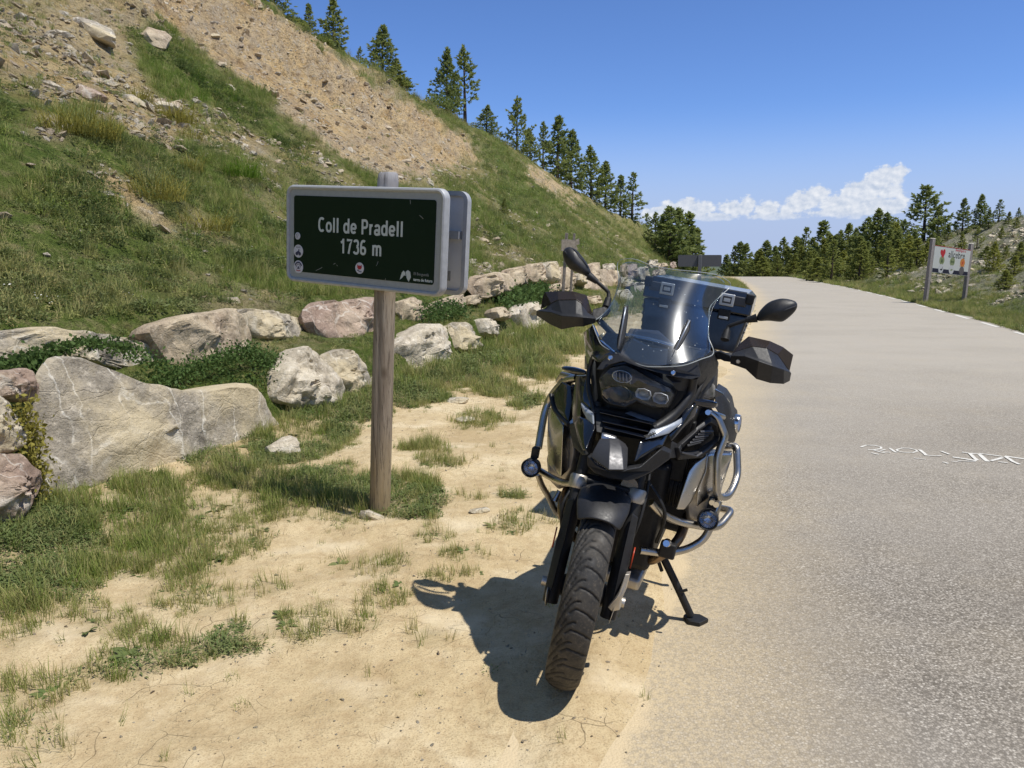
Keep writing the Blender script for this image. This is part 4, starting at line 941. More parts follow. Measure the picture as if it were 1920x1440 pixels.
def juniper(px, py, w, h, label, seed, dy=.5):
    j = int(np.argmin(np.abs(RPX - px))); Y = RY[j] + dy; q = at_depth(px, RPY[j], Y); z = float(surf(q[0], Y)); rng = np.random.RandomState(seed); V, F, T = [], [], []
    s = Y / FPX
    for k in range(900):
        a = rng.normal(size=3); a /= np.linalg.norm(a); p = Vector((a[0] * w * s * .5, a[1] * w * s * .5, abs(a[2]) * h * s)) * rng.uniform(.6, 1.05); d = (Vector(a) + Vector((0, 0, .5)) + Vector(rng.normal(size=3)) * .4).normalized(); sd = d.cross(Vector(rng.normal(size=3))).normalized(); L = .22; b = len(V)
        V += [p, p + d * L * .5 + sd * .05, p + d * L, p + d * L * .5 - sd * .05]; T += [0, .3, .6, .3]; F.append((b, b + 1, b + 2, b + 3))
    o = proto('juniper_bush', (V, F, T), MAT_NEEDLE); o.name = 'juniper_bush'; link(o); o.location = (q[0], Y, z); tag(o, label, 'bush')
juniper(452, 20, 40, 12, 'low dark bush at the very top of the bare slope edge', 1); juniper(505, 42, 46, 12, 'low dark bush on the skyline below the bushiest upper pine', 2); juniper(548, 62, 46, 14, 'low spreading bush on the skyline left of the small slim pine', 3); juniper(600, 95, 44, 14, 'low grey green bush under the slim skyline pines', 4); juniper(820, 205, 60, 24, 'dark low bush at the foot of the tall pair of skyline pines', 5); juniper(748, 178, 44, 16, 'low dark bush on an overhanging lip of the bare slope', 6)
p = hit(945, 405); 
o = pine(6, p[0], p[1], p[2], .75, 1.0, 'tiny lone pine seedling in the grass half way up the slope', None, 1.0, .1)
# ---------------------------------------------------------------- condensed grotesque letters drawn as strokes
def _arc(cx, cy, rx, ry, a0, a1, n=14):
    P = []
    for i in range(n + 1):
        a = math.radians(a0 + (a1 - a0) * i / n); c, s = math.cos(a), math.sin(a)
        k = 2 / 2.5; P.append((cx + rx * math.copysign(abs(c) ** k, c), cy + ry * math.copysign(abs(s) ** k, s)))
    return P
def _o(cx, cy, rx, ry): return _arc(cx, cy, rx, ry, 0, 360, 28)
GLYPH = {  # width, strokes; cap height 1, x height .72, centre lines of a stroke .15 thick
 'C': (.62, [_arc(.31, .5, .225, .43, 50, 310, 24)]), 'o': (.54, [_o(.27, .355, .185, .285)]), 'l': (.27, [[(.135, 0), (.135, 1)]]),
 'd': (.56, [_o(.26, .355, .175, .285), [(.445, 0), (.445, 1)]]), 'e': (.53, [_arc(.265, .355, .18, .285, 0, 322, 24), [(.09, .345), (.45, .345)]]),
 'P': (.60, [[(.125, 0), (.125, 1)], [(.12, .93), (.30, .93)] + _arc(.30, .69, .20, .24, 88, -88, 12) + [(.12, .45)]]), 'r': (.37, [[(.12, 0), (.12, .71)], _arc(.33, .42, .20, .225, 178, 95, 8)]),
 'a': (.53, [_arc(.27, .47, .155, .175, 165, 0, 10) + [(.425, .10), (.46, .01)], _arc(.245, .19, .15, .145, 0, 360, 20)]),
 '1': (.52, [[(.31, 0), (.31, 1)], [(.09, .74), (.22, .78), (.30, .93)]]), '7': (.54, [[(.06, .925), (.47, .925), (.33, .62), (.21, 0)]]),
 '3': (.54, [_arc(.26, .73, .165, .20, 160, -80, 14), _arc(.26, .29, .185, .23, 82, -160, 14)]), '6': (.54, [_o(.275, .28, .175, .215), _arc(.30, .5, .20, .43, 60, 200, 14)]),
 'm': (.82, [[(.12, 0), (.12, .71)], _arc(.265, .46, .145, .19, 180, 0, 10) + [(.41, 0)], _arc(.555, .46, .145, .19, 180, 0, 10) + [(.70, 0)]]), ' ': (.27, [])}
def word(name, txt, h, x, z, y, mat, mw, parent, sx=1.0, track=.035):
    tot = sum(GLYPH[c][0] + track for c in txt) - track; cx = x - tot * h * sx / 2; bm = bmesh.new(); n = 0
    for c in txt:
        w, st = GLYPH[c]
        for s in st:
            P = [(cx + p[0] * h * sx, z + (p[1] - .5) * h) for p in s]; n += 1; yy = y - .0002 - .00007 * (n % 4)
            closed = (abs(P[0][0] - P[-1][0]) + abs(P[0][1] - P[-1][1])) < 1e-5
            if closed: P = P[:-1]
            k = len(P); hw = .084 * h; row = []
            for i in range(k):
                a = Vector(P[(i - 1) % k] if closed or i > 0 else P[i]); b = Vector(P[(i + 1) % k] if closed or i < k - 1 else P[i]); d = (b - a).normalized(); nr = Vector((-d.y, d.x)) * hw
                p = Vector(P[i]); row.append([bm.verts.new(mw @ Vector((q.x, yy, q.y))) for q in (p + nr, p - nr)])
            for i in range(k if closed else k - 1):
                a, b = row[i], row[(i + 1) % k]; bm.faces.new((a[0], a[1], b[1], b[0]))
        cx += (w + track) * h * sx
    for f in bm.faces:
        f.normal_update()
    o = bm_obj(name, bm, mat, parent, 180); return o
# ---------------------------------------------------------------- metal road signs and the wooden post
M_ALU = simple('brushed_aluminium_frame', (.42, .43, .44), .5, .15, var=.10, vs=25)
M_SIGNGREY = simple('grey_sign_border', (.36, .375, .38), .5, .05, var=.06)
M_GREEN = NT('dark_green_enamel'); _v = M_GREEN.obj()
M_GREEN.p(Base_Color=M_GREEN.mix(M_GREEN.ramp(M_GREEN.noise(_v, 9, 5), [(.55, 0), (.75, .12)]), (.0025, .014, .009), (.03, .05, .04)), Roughness=.38); M_GREEN.b.inputs['Specular IOR Level'].default_value = .3; M_GREEN = M_GREEN.m
M_LETTER = simple('pale_reflective_lettering', (.56, .60, .58), .5, var=.05)
M_BACK = simple('sign_back_sheet', (.66, .67, .68), .55, .0, var=.08, vs=8)
M_STICK = simple('white_sticker', (.60, .59, .64), .5, var=.06); M_INK = simple('dark_ink', (.05, .05, .10), .6); M_RED = simple('red_ink', (.42, .02, .03), .6)
M_PALETEXT = simple('faded_label', (.27, .27, .26), .6)
def wood_mat():
    m = NT('weathered_round_wood'); v = m.obj(); g = m.mapping(v, (14, 14, .9))
    f = m.noise(g, 2.2, 7, .65); f2 = m.noise(m.mapping(v, (30, 30, 1.4)), 3, 6, .7)
    c = m.ramp(f, [(.30, (.15, .115, .08)), (.5, (.27, .22, .165)), (.7, (.37, .32, .25))])
    z = m.n('ShaderNodeSeparateXYZ', Vector=v).outputs[2]
    c = m.mix(m.ramp(m.math('ADD', z, m.math('MULTIPLY', m.noise(v, 5, 4), .35)), [(0.15, .8), (.75, 0)]), c, (.33, .245, .115))
    c = m.mix(m.ramp(z, [(1.55, 0), (1.9, .75)]) if False else m.math('MULTIPLY', m.ramp(m.math('MULTIPLY', z, .4), [(.66, 0), (.76, 1)]), .8), c, (.36, .36, .38))
    c = m.mix(m.ramp(f2, [(.36, .85), (.46, 0)]), c, (.07, .05, .035))
    kn = m.voro(m.mapping(v, (1, 1, .5)), 5.5); c = m.mix(m.ramp(kn, [(.05, .8), (.13, 0)]), c, (.10, .07, .045))
    m.p(Base_Color=c, Roughness=.85); m.bump(m.math('ADD', f, f2), .7, .006); return m.m
M_WOOD = wood_mat()
def rrect(w, h, r, n=7):
    pts = []
    for cx, cy, a0 in ((w / 2 - r, h / 2 - r, 0), (-w / 2 + r, h / 2 - r, 90), (-w / 2 + r, -h / 2 + r, 180), (w / 2 - r, -h / 2 + r, 270)):
        for i in range(n + 1): a = math.radians(a0 + 90 * i / n); pts.append((cx + r * math.cos(a), cy + r * math.sin(a)))
    return pts
def plate(name, w, h, r, y0, y1, mat, mw, parent, bev=0.0):
    """rounded plate in the x-z plane of mw, from depth y0 (front) to y1"""
    pts = rrect(w, h, r); n = len(pts); V = []
    prof = [(y0, 0)] if not bev else [(y0, bev), (y0 + bev * .4, bev * .3), (y0 + bev, 0)]
    rows = [(1 - 2 * i / w, 1 - 2 * i / h, y) for y, i in prof] + [(1, 1, y1)]
    for sx, sz, y in rows: V += [(x * sx, y, z * sz) for x, z in pts]
    F = [tuple(range(n))[::1]] + [(a * n + i, a * n + (i + 1) % n, (a + 1) * n + (i + 1) % n, (a + 1) * n + i) for a in range(len(rows) - 1) for i in range(n)] + [tuple(range((len(rows) - 1) * n, len(rows) * n))[::-1]]
    V = [mw @ Vector(v) for v in V]; bm = bmesh.new(); vs = [bm.verts.new(v) for v in V]
    for f in F: bm.faces.new([vs[i] for i in f])
    return bm_obj(name, bm, mat, parent, 40)
def ring(name, w, h, r, t, prof, mat, mw, parent):
    """hollow rounded frame: prof is a list of (inset, depth) from the outer back round to the inner back"""
    V = []; n = None
    for ins, y in prof:
        pts = rrect(w - 2 * ins, h - 2 * ins, max(r - ins, .004)); n = len(pts); V += [mw @ Vector((x, y, z)) for x, z in pts]
    bm = bmesh.new(); vs = [bm.verts.new(v) for v in V]; k = len(prof)
    for a in range(k):
        b = (a + 1) % k
        for i in range(n): bm.faces.new((vs[a * n + i], vs[a * n + (i + 1) % n], vs[b * n + (i + 1) % n], vs[b * n + i]))
    return bm_obj(name, bm, mat, parent, 35)
def disc(name, r, x, z, y, mat, mw, parent, sx=1.0, n=28, t=.0012):
    V = [mw @ Vector((x + r * sx * math.cos(6.2832 * i / n), y - d, z + r * math.sin(6.2832 * i / n))) for d in (t, 0) for i in range(n)]
    F = [tuple(range(n))] + [(i, (i + 1) % n, n + (i + 1) % n, n + i) for i in range(n)]
    bm = bmesh.new(); vs = [bm.verts.new(v) for v in V]
    for f in F: bm.faces.new([vs[i] for i in f])
    return bm_obj(name, bm, mat, parent, 30)
def poly_plate(name, pts, y, mat, mw, parent, t=.0012):
    n = len(pts); V = [mw @ Vector((x, y - d, z)) for d in (t, 0) for x, z in pts]
    bm = bmesh.new(); vs = [bm.verts.new(v) for v in V]; bm.faces.new(vs[:n])
    for i in range(n): bm.faces.new((vs[i], vs[(i + 1) % n], vs[n + (i + 1) % n], vs[n + i]))
    return bm_obj(name, bm, mat, parent, 30)
def stroke(pts, w):
    """outline of a bent ribbon"""
    L, R = [], []
    P = [Vector((p[0], p[1])) for p in pts]
    for i, p in enumerate(P):
        d = (P[min(i + 1, len(P) - 1)] - P[max(i - 1, 0)]).normalized(); nrm = Vector((-d.y, d.x)) * w / 2; L.append(p + nrm); R.append(p - nrm)
    return [(q.x, q.y) for q in L] + [(q.x, q.y) for q in R[::-1]]
def arc_pts(cx, cz, r, a0, a1, n=10, sx=1): return [(cx + sx * r * math.cos(math.radians(a0 + (a1 - a0) * i / n)), cz + r * math.sin(math.radians(a0 + (a1 - a0) * i / n))) for i in range(n + 1)]
def to_text(mw, x, z, y):    # text lies in x-y, stand it into x-z
    return mw @ Matrix.Translation((x, y, z)) @ Matrix.Rotation(math.pi / 2, 4, 'X')
YAW, ROLL = math.radians(-30.9), math.radians(3.74)
POST = Vector((-.775, 4.334, 0.0))
# ---- wooden post
post = thing('wooden_post', 'weathered round wooden post leaning slightly, planted in the grass beside the sandy path', 'post', POST)
def build_post():
    bm = bmesh.new(); n = 28; rows = []; rng = np.random.RandomState(2)
    zs = [-.25, 0, .1, .3, .5, .7, .9, 1.1, 1.3, 1.5, 1.7, 1.88, 1.915, 1.925]
    ax = Vector((math.cos(YAW) * math.sin(ROLL), math.sin(YAW) * math.sin(ROLL), math.cos(ROLL)))
    for z in zs:
        r = .0600 - .0022 * z; r = r if z < 1.91 else r * (.93 if z < 1.92 else .80)
        row = []
        for i in range(n):
            a = 6.2832 * i / n; rr = r * (1 + .022 * math.sin(2 * a + 1) + .03 * float(vnoise(math.cos(a) * 2, z * 2.2 + math.sin(a) * 2, seed=4)) - (.12 if (i in (5, 19, 20) and z > .15) else 0))
            row.append(bm.verts.new(ax * z + Vector((rr * math.cos(a), rr * math.sin(a), 0))))
        rows.append(row)
    for a, b in zip(rows[:-1], rows[1:]):
        for i in range(n): bm.faces.new((a[i], a[(i + 1) % n], b[(i + 1) % n], b[i]))
    bm.faces.new(rows[-1]); bm.faces.new(rows[0][::-1])
    return bm_obj('shaft', bm, M_WOOD, post, 50), ax
_, POST_AX = build_post()
# ---- green pass sign, its back to back twin
SIGN_W, SIGN_H = 1.128, .548
NRM = Vector((math.sin(YAW), -math.cos(YAW), 0))
base_m = Matrix.Translation(Vector((-.831, 4.262, 1.5757))) @ Matrix.Rotation(YAW, 4, 'Z') @ Matrix.Rotation(ROLL, 4, 'Y')
FRAME = [(.0, .044), (.0, .010), (.004, .002), (.012, -.002), (.021, 0.002), (.024, .008), (.024, .044)]
s1 = thing('road_sign', 'dark green sign reading Coll de Pradell 1736 m in a rounded grey metal frame', 'road sign', base_m.translation)
I1 = base_m.translation; L1 = Matrix.Translation(-I1) @ base_m
ring('frame', SIGN_W, SIGN_H, .055, .02, FRAME, M_ALU, L1, s1)
bp = plate('border_plate', SIGN_W - .046, SIGN_H - .046, .036, .010, .016, M_SIGNGREY, L1, s1)
plate('green_panel', SIGN_W - .118, SIGN_H - .118, .016, .0075, .0098, M_GREEN, L1, s1)
FY = .0072
word('place_name', 'Coll de Pradell', .080, -.008, .060, FY, M_LETTER, L1, s1, sx=1.10)
word('altitude', '1736', .080, -.052, -.050, FY, M_LETTER, L1, s1, sx=1.08)
word('unit', 'm', .080, .119, -.050, FY, M_LETTER, L1, s1, sx=1.08)
def sticker(x, z, r, kind):
    st = disc('sticker', r, x, z, FY, M_STICK, L1, s1)
    y = FY - .0014
    if kind == 'moto':
        text_obj('lettering', 'ROUTE', r * .30, M_INK, to_text(L1, x, z + r * .58, y), st, depth=.0003)
        disc('emblem', r * .28, x - r * .3, z - r * .4, y, M_INK, L1, st, n=12); disc('emblem', r * .28, x + r * .32, z - r * .4, y, M_INK, L1, st, n=12)
        poly_plate('emblem', [(x - r * .4, z - r * .35), (x - r * .2, z), (x + .0, z - r * .02), (x + r * .05, z + r * .3), (x + r * .2, z + r * .28), (x + r * .22, z - r * .05), (x + r * .42, z - r * .3)], y, M_INK, L1, st)
    elif kind == 'ring':
        poly_plate('emblem', stroke(arc_pts(x, z, r * .70, 15, 165, 14), r * .22), y, M_INK, L1, st); poly_plate('emblem', stroke(arc_pts(x, z, r * .42, -10, 190, 14), r * .07), y, M_INK, L1, st)
        poly_plate('emblem', [(x - r * .3, z - r * .3), (x - r * .1, z - r * .05), (x, z + r * .15), (x + r * .12, z - r * .05), (x + r * .3, z - r * .3)], y, M_INK, L1, st)
        poly_plate('emblem', stroke([(x - r * .45, z - r * .52), (x, z - r * .62), (x + r * .45, z - r * .52)], r * .12), y, M_RED, L1, st)
    elif kind == 'small':
        poly_plate('emblem', stroke(arc_pts(x, z, r * .6, 60, 280, 10), r * .12), y, M_PALETEXT, L1, st); poly_plate('emblem', stroke([(x - r * .3, z + r * .3), (x, z - r * .3), (x + r * .35, z + r * .35)], r * .14), y, M_PALETEXT, L1, st)
    else:
        poly_plate('emblem', [(x - r * .5, z + r * .62), (x - r * .3, z + r * .45), (x + r * .3, z + r * .45), (x + r * .5, z + r * .62), (x + r * .52, z + r * .1), (x + r * .25, z - r * .22), (x - r * .25, z - r * .22), (x - r * .52, z + r * .1)], y, M_RED, L1, st)
        poly_plate('emblem', stroke([(x - r * .55, z - r * .38), (x - r * .1, z - r * .40)], r * .14), y, M_INK, L1, st); poly_plate('emblem', stroke([(x - r * .2, z - r * .62), (x + r * .5, z - r * .62)], r * .12), y, M_INK, L1, st)
sticker(-.474, -.012, .0205, 'small'); sticker(-.468, -.098, .037, 'moto'); sticker(-.467, -.188, .037, 'ring'); sticker(.0, -.163, .031, 'horn')
lx, lz = .325, -.178
poly_plate('logo', [(lx - .042, lz - .026), (lx - .030, lz + .012), (lx - .018, lz + .024), (lx - .006, lz + .012), (lx - .004, lz - .004), (lx - .014, lz + .0), (lx - .026, lz - .014)], FY, M_LETTER, L1, s1)
poly_plate('logo', [(lx - .004, lz + .018), (lx + .010, lz + .028), (lx + .026, lz + .020), (lx + .032, lz - .008), (lx + .018, lz - .032), (lx + .004, lz - .014)], FY, M_LETTER, L1, s1)
text_obj('slogan', 'El Berguedà', .021, M_PALETEXT, to_text(L1, lx + .048, lz + .012, FY), s1, align='LEFT', depth=.0004)
text_obj('slogan', 'terra de futurs', .021, M_LETTER, to_text(L1, lx + .048, lz - .018, FY), s1, align='LEFT', depth=.0004, bold=.0007)
for (a, b) in [((.335, .212), (.338, .190)), ((.40, .135), (.425, .118)), ((.13, -.118), (.118, -.142)), ((-.195, -.155), (-.18, -.148)), ((-.17, -.157), (-.165, -.163)), ((-.33, -.20), (-.28, -.178)), ((.175, -.222), (.185, -.205))]:
    poly_plate('scratch', stroke([a, ((a[0] + b[0]) / 2 + .002, (a[1] + b[1]) / 2), b], .0028), FY, M_PALETEXT, L1, s1, .0004)
s2m = Matrix.Translation(base_m.translation - NRM * .245) @ Matrix.Rotation(YAW, 4, 'Z') @ Matrix.Rotation(ROLL, 4, 'Y') @ Matrix.Rotation(math.pi, 4, 'Z')
s2 = thing('road_sign', 'blank grey back of the second sign fixed behind the green one', 'road sign', s2m.translation)
L2 = Matrix.Translation(-s2m.translation) @ s2m
ring('frame', SIGN_W, SIGN_H, .055, .02, FRAME, M_ALU, L2, s2); plate('back_sheet', SIGN_W - .046, SIGN_H - .046, .036, .010, .020, M_BACK, L2, s2)
def bar(name, p0, p1, w, d, mat, mw, parent):
    bm = bmesh.new(); bmesh.ops.create_cube(bm, size=1.0)
    for v in bm.verts: v.co = mw @ Vector(((p0[0] + p1[0]) / 2 + v.co.x * abs(p1[0] - p0[0]), p0[1] + v.co.y * d, p0[2] + v.co.z * w))
    bmesh.ops.bevel(bm, geom=bm.edges[:], offset=min(w, d) * .15, segments=1, affect='EDGES'); return bm_obj(name, bm, mat, parent, 40)
bar('rail', (-.52, .034, .045), (.52, .034, .045), .034, .026, M_ALU, L2, s2)
bar('label_plate', (-.455, .0212, -.175), (-.415, .0212, -.175), .052, .002, M_PALETEXT, L2, s2)
bar('rail', (-.52, .036, .045), (.52, .036, .045), .034, .026, M_ALU, L1, s1)

# ---- far grey sign seen from behind
fg = at_depth(1312, 489, 31.0); fz = float(surf(fg[0], 31.0))
fs = thing('road_sign', 'plain dark grey back of a wide sign on one post at the far roadside', 'road sign', (fg[0], 31.0, fz))
M_FARBACK = simple('dull_grey_sheet', (.105, .105, .11), .55, .2, var=.08); M_FARPOST = simple('dull_grey_post', (.14, .14, .145), .5, .3)
fm = Matrix.Translation((0, 0, fg[2] - fz)) @ Matrix.Rotation(math.radians(-6), 4, 'Z')
plate('board', 1.70, .46, .05, 0, .03, M_FARBACK, fm, fs)
def upbox(name, x, y, z0, z1, w, d, mat, mw, parent):
    bm = bmesh.new(); bmesh.ops.create_cube(bm, size=1.0)
    for v in bm.verts: v.co = mw @ Vector((x + v.co.x * w, y + v.co.y * d, (z0 + z1) / 2 + v.co.z * (z1 - z0)))
    bmesh.ops.bevel(bm, geom=bm.edges[:], offset=min(w, d) * .12, segments=1, affect='EDGES'); return bm_obj(name, bm, mat, parent, 40)
upbox('post', .0, -.045, -(fg[2] - fz) - .2, .24, .14, .08, M_FARPOST, fm, fs)
# ---- trail marker of two stakes and a board behind the wall
tm_ = at_depth(1062, 500, 17.0); tz = float(surf(tm_[0], 17.0))
tw = thing('trail_marker', 'two thin weathered stakes carrying a small split board behind the stone wall', 'trail marker', (tm_[0], 17.0, tz))
M_GREYWOOD = simple('silvered_wood', (.36, .31, .245), .9, var=.35, vs=18, bump=.5, bs=60)
M_GREYSTAKE = simple('dark_weathered_stake', (.21, .185, .155), .9, var=.3, vs=18)
for sx_, hh, w_ in ((-.10, at_depth(1056, 437, 17)[2] - tz, .065), (.07, at_depth(1066, 437, 17)[2] - tz, .05)):
    o = upbox('stake', sx_, 0 if sx_ < 0 else .06, -.2, hh, w_, .07, M_GREYSTAKE, Matrix.Rotation(.05, 4, 'Y'), tw)
bb = bmesh.new(); zb_ = at_depth(1075, 460, 17)[2] - tz
pts = [(-.12, .12), (.02, .13), (.16, .10), (.26, .15), (.27, .02), (.20, .0), (.24, -.09), (.10, -.13), (-.12, -.12)]
vv = [bb.verts.new((x, y, zb_ + z)) for y in (-.11, -.06) for x, z in pts]; n_ = len(pts); bb.faces.new(vv[:n_]); bb.faces.new(vv[n_:][::-1])
for i in range(n_): bb.faces.new((vv[i], vv[(i + 1) % n_], vv[n_ + (i + 1) % n_], vv[n_ + i]))
bm_obj('board', bb, M_GREYWOOD, tw, 30)

# ---- welcome board across the road
wl = at_depth(1735, 560, 27.0); wr = at_depth(1808, 552, 28.2)
wl[2] = float(surf(wl[0], wl[1])); wr[2] = float(surf(wr[0], wr[1]))
wb = thing('welcome_board', 'white welcome board reading Benvinguts a Vallcebre between two grey wooden posts', 'sign', tuple(wl))
M_WPOST = simple('grey_planed_post', (.25, .225, .215), .85, var=.2, vs=14); M_WTOP = simple('pale_cut_end', (.72, .68, .60), .8)
M_WHITE = simple('white_sign_sheet', (.50, .52, .50), .5, var=.03); M_NAVY = simple('navy_band', (.012, .014, .035), .5); M_OLIVE = simple('olive_print', (.20, .24, .12), .6); M_ORANGE = simple('orange_print', (.50, .18, .04), .6); M_GREYP = simple('grey_print', (.10, .095, .10), .6); M_LGREY = simple('light_grey_print', (.46, .47, .48), .6); M_RED2 = simple('heart_red', (.42, .025, .035), .5); M_BLACKP = simple('black_print', (.012, .018, .02), .5); M_DKG = simple('dark_green_print', (.06, .10, .04), .6)
topz = at_depth(1747, 448, 27.0); e = Vector(wr - wl); e.z = 0; wdist = e.length; ang = math.atan2(e.y, e.x)
tilt = math.radians(4.0)
WM = Matrix.Rotation(ang, 4, 'Z') @ Matrix.Rotation(tilt, 4, 'Y')
hp_ = topz[2] - wl[2]
for k, (x0, h0, zz) in enumerate(((0, hp_, 0), (wdist, hp_ + .02, wr[2] - wl[2]))):
    o = upbox('post', x0, 0, zz - .3, h0, .15, .12, M_WPOST, WM, wb)
    upbox('post_cap', x0, 0, h0 + .002, h0 + .03, .155, .125, M_WTOP, WM, o)
bx = wdist / 2; bw = wdist - .16
ztop = at_depth(1755, 458, 27.0)[2] - wl[2] - .02; zbot = at_depth(1745, 510, 27.0)[2] - wl[2]
bh = ztop - zbot; BM = WM @ Matrix.Translation((bx, -.045, (ztop + zbot) / 2))
plate('sheet', bw, bh, .01, -.012, .012, M_WHITE, BM, wb)
bar('top_trim', (-bw / 2, -.014, bh / 2 - .008), (bw / 2, -.014, bh / 2 - .008), .016, .006, M_RED2, BM, wb)
WY = -.0125
poly_plate('dark_band', [(-bw / 2 + .01, -bh / 2 + .01), (bw / 2 - .01, -bh / 2 + .01), (bw / 2 - .01, -bh / 2 + .16 * bh), (-bw / 2 + .01, -bh / 2 + .16 * bh)], WY, M_NAVY, BM, wb)
text_obj('lettering', 'Benvinguts a', .13, M_RED2, to_text(BM, .22 * bw, .425 * bh, WY), wb, bold=.002, depth=.0005)
def heart(cx, cz, s, tilt=.25):
    P = []
    for i in range(30):
        t = 6.2832 * i / 30; x = 16 * math.sin(t) ** 3; z = 13 * math.cos(t) - 5 * math.cos(2 * t) - 2 * math.cos(3 * t) - math.cos(4 * t)
        x, z = x * .95, z * 1.15; P.append((cx + s * (x * math.cos(tilt) + z * math.sin(tilt)) / 17, cz + s * (-x * math.sin(tilt) + z * math.cos(tilt)) / 17))
    return P
poly_plate('heart', heart(-.265 * bw, .245 * bh, .17, -.15), WY, M_RED2, BM, wb, .002); poly_plate('heart', heart(-.285 * bw, .30 * bh, .05), WY - .003, M_WHITE, BM, wb, .001) if False else None
text_obj('lettering', 'allcebre', .35, M_BLACKP, to_text(BM, .125 * bw, .235 * bh, WY), wb, depth=.0006, sx=.92, bold=.002, spacing=1.02)
for k, (cx, mt) in enumerate(((-.27, M_OLIVE), (.02, M_OLIVE), (.31, M_ORANGE))):
    d_ = disc('badge', .155, cx * bw, -.02 * bh, WY, mt, BM, wb, sx=.98)
    yy = WY - .0014
    if k == 0: poly_plate('mark', [(cx * bw - .06, -.02 * bh - .07), (cx * bw - .03, -.02 * bh + .08), (cx * bw + .0, -.02 * bh - .0), (cx * bw + .04, -.02 * bh + .07), (cx * bw + .06, -.02 * bh - .08)], yy, M_DKG, BM, d_)
    elif k == 1: poly_plate('mark', [(cx * bw - .09, -.02 * bh - .06), (cx * bw - .08, -.02 * bh + .05), (cx * bw, -.02 * bh + .0), (cx * bw + .08, -.02 * bh + .05), (cx * bw + .09, -.02 * bh - .06), (cx * bw, -.02 * bh - .02)], yy, M_DKG, BM, d_)
    else: poly_plate('mark', [(cx * bw - .04, -.02 * bh - .10), (cx * bw - .02, -.02 * bh + .02), (cx * bw + .06, -.02 * bh + .08), (cx * bw + .03, -.02 * bh - .03)], yy, M_RED2, BM, d_)
    text_obj('lettering', ('Senders', 'Natura', 'Gastronomia')[k], .062, mt, to_text(BM, cx * bw, -.155 * bh, WY), wb, depth=.0004)
for k, (cx, mt) in enumerate(((-.27, M_LGREY), (.02, M_LGREY), (.31, M_GREYP))):
    d_ = disc('badge', .155, cx * bw, -.325 * bh, WY - .0015, mt, BM, wb, sx=.98); yy = WY - .0029
    if k == 0: poly_plate('mark', [(cx * bw - .05, -.35 * bh), (cx * bw + .05, -.35 * bh + .02), (cx * bw + .09, -.35 * bh + .11), (cx * bw + .08, -.35 * bh - .04), (cx * bw - .04, -.35 * bh - .04)], yy, M_BLACKP, BM, d_)
    elif k == 1: poly_plate('mark', [(cx * bw - .09, -.33 * bh - .02), (cx * bw + .02, -.33 * bh + .04), (cx * bw + .09, -.33 * bh), (cx * bw, -.33 * bh - .04)], yy, M_OLIVE, BM, d_)
    text_obj('lettering', ('Dinosaures', 'Escalada', 'Esports')[k], .060, M_LGREY, to_text(BM, cx * bw, -.452 * bh, WY - .0016), wb, depth=.0004, bold=.001)

# ---- road paint: edge dashes and the worn lettering seen upside down
M_PAINT = NT('worn_road_paint'); _v = M_PAINT.pos()
M_PAINT.p(Base_Color=M_PAINT.ramp(M_PAINT.noise(_v, 60, 4, .7), [(.34, (.40, .37, .31)), (.48, (.72, .70, .64))]), Roughness=.85); M_PAINT = M_PAINT.m
mk = bmesh.new()
def flat_poly(bm, P, t=.004):
    vs = [bm.verts.new(p) for p in P]
    try: bm.faces.new(vs)
    except ValueError: pass
def dash(y0, y1, off, w):
    n = 4; L = [(float(road_x(y)) + off, y, float(z_base(y)) + .0105) for y in np.linspace(y0, y1, n)]
    P = L + [(x + w, y, z) for x, y, z in L[::-1]]; flat_poly(mk, P)
y = 5.0
dashes = bpy.data.objects
while y < 74:
    dash(y, y + 1.1 + .012 * y, RW - .24, .10); y += 2.3 + .012 * y
bmesh.ops.recalc_face_normals(mk, faces=mk.faces)
for f in mk.faces:
    if f.normal.z < 0: f.normal_flip()
rm = bm_obj('road_markings', mk, M_PAINT, None, 180); rm['kind'] = 'structure'
GR = [([(1614,838),(1624,834.5),(1640,835),(1652,838),(1652,841),(1640,843),(1627,843)], 3.6), ([(1634,849),(1645,851.5),(1648,852)], 4), ([(1638,844),(1652,848),(1660,849.5)], 3.0), ([(1650,845),(1660,843)], 3), ([(1655,847.5),(1670,848.5)], 3.0), ([(1668,840),(1680,848)], 4), ([(1684,846),(1681,843),(1692,840),(1706,840.5),(1717,843.5),(1720,846),(1712,848.5),(1695,848),(1684,846)], 3.2),
 ([(1724,843),(1733,850),(1736,853)], 4.5), ([(1733,853.5),(1750,854.5),(1766,854.5)], 3.2), ([(1764,846),(1772,849),(1780,852)], 4), ([(1714,858.5),(1728,860.5),(1736,861)], 2.6), ([(1768,866),(1778,869)], 4), ([(1784,865),(1797,866)], 2.4), ([(1786,857),(1800,859),(1832,864)], 6), ([(1804,848),(1818,850),(1826,858),(1832,863)], 5), ([(1822,850),(1836,851),(1848,862),(1852,865)], 6), ([(1836,850),(1860,853),(1880,856)], 4), ([(1858,864),(1866,862),(1880,858)], 5), ([(1872,866),(1890,868)], 4), ([(1885,856),(1900,866),(1912,871)], 5), ([(1884,855),(1920,860),(1960,866)], 6), ([(1796,864),(1830,865)], 3)]
gb = bmesh.new()
for pts, w in GR:
    G = [on_z(a, b, .0095) for a, b in pts]; wm = w * 1.0 / FPX * 5.8 * 2.1
    sp = stroke([(g[0], g[1]) for g in G], wm * .62)
    flat_poly(gb, [(a, b, .0095 + .0005 * (len(gb.faces) % 5)) for a, b in sp])
for f in gb.faces:
    f.normal_update()
    if f.normal.z < 0: f.normal_flip()
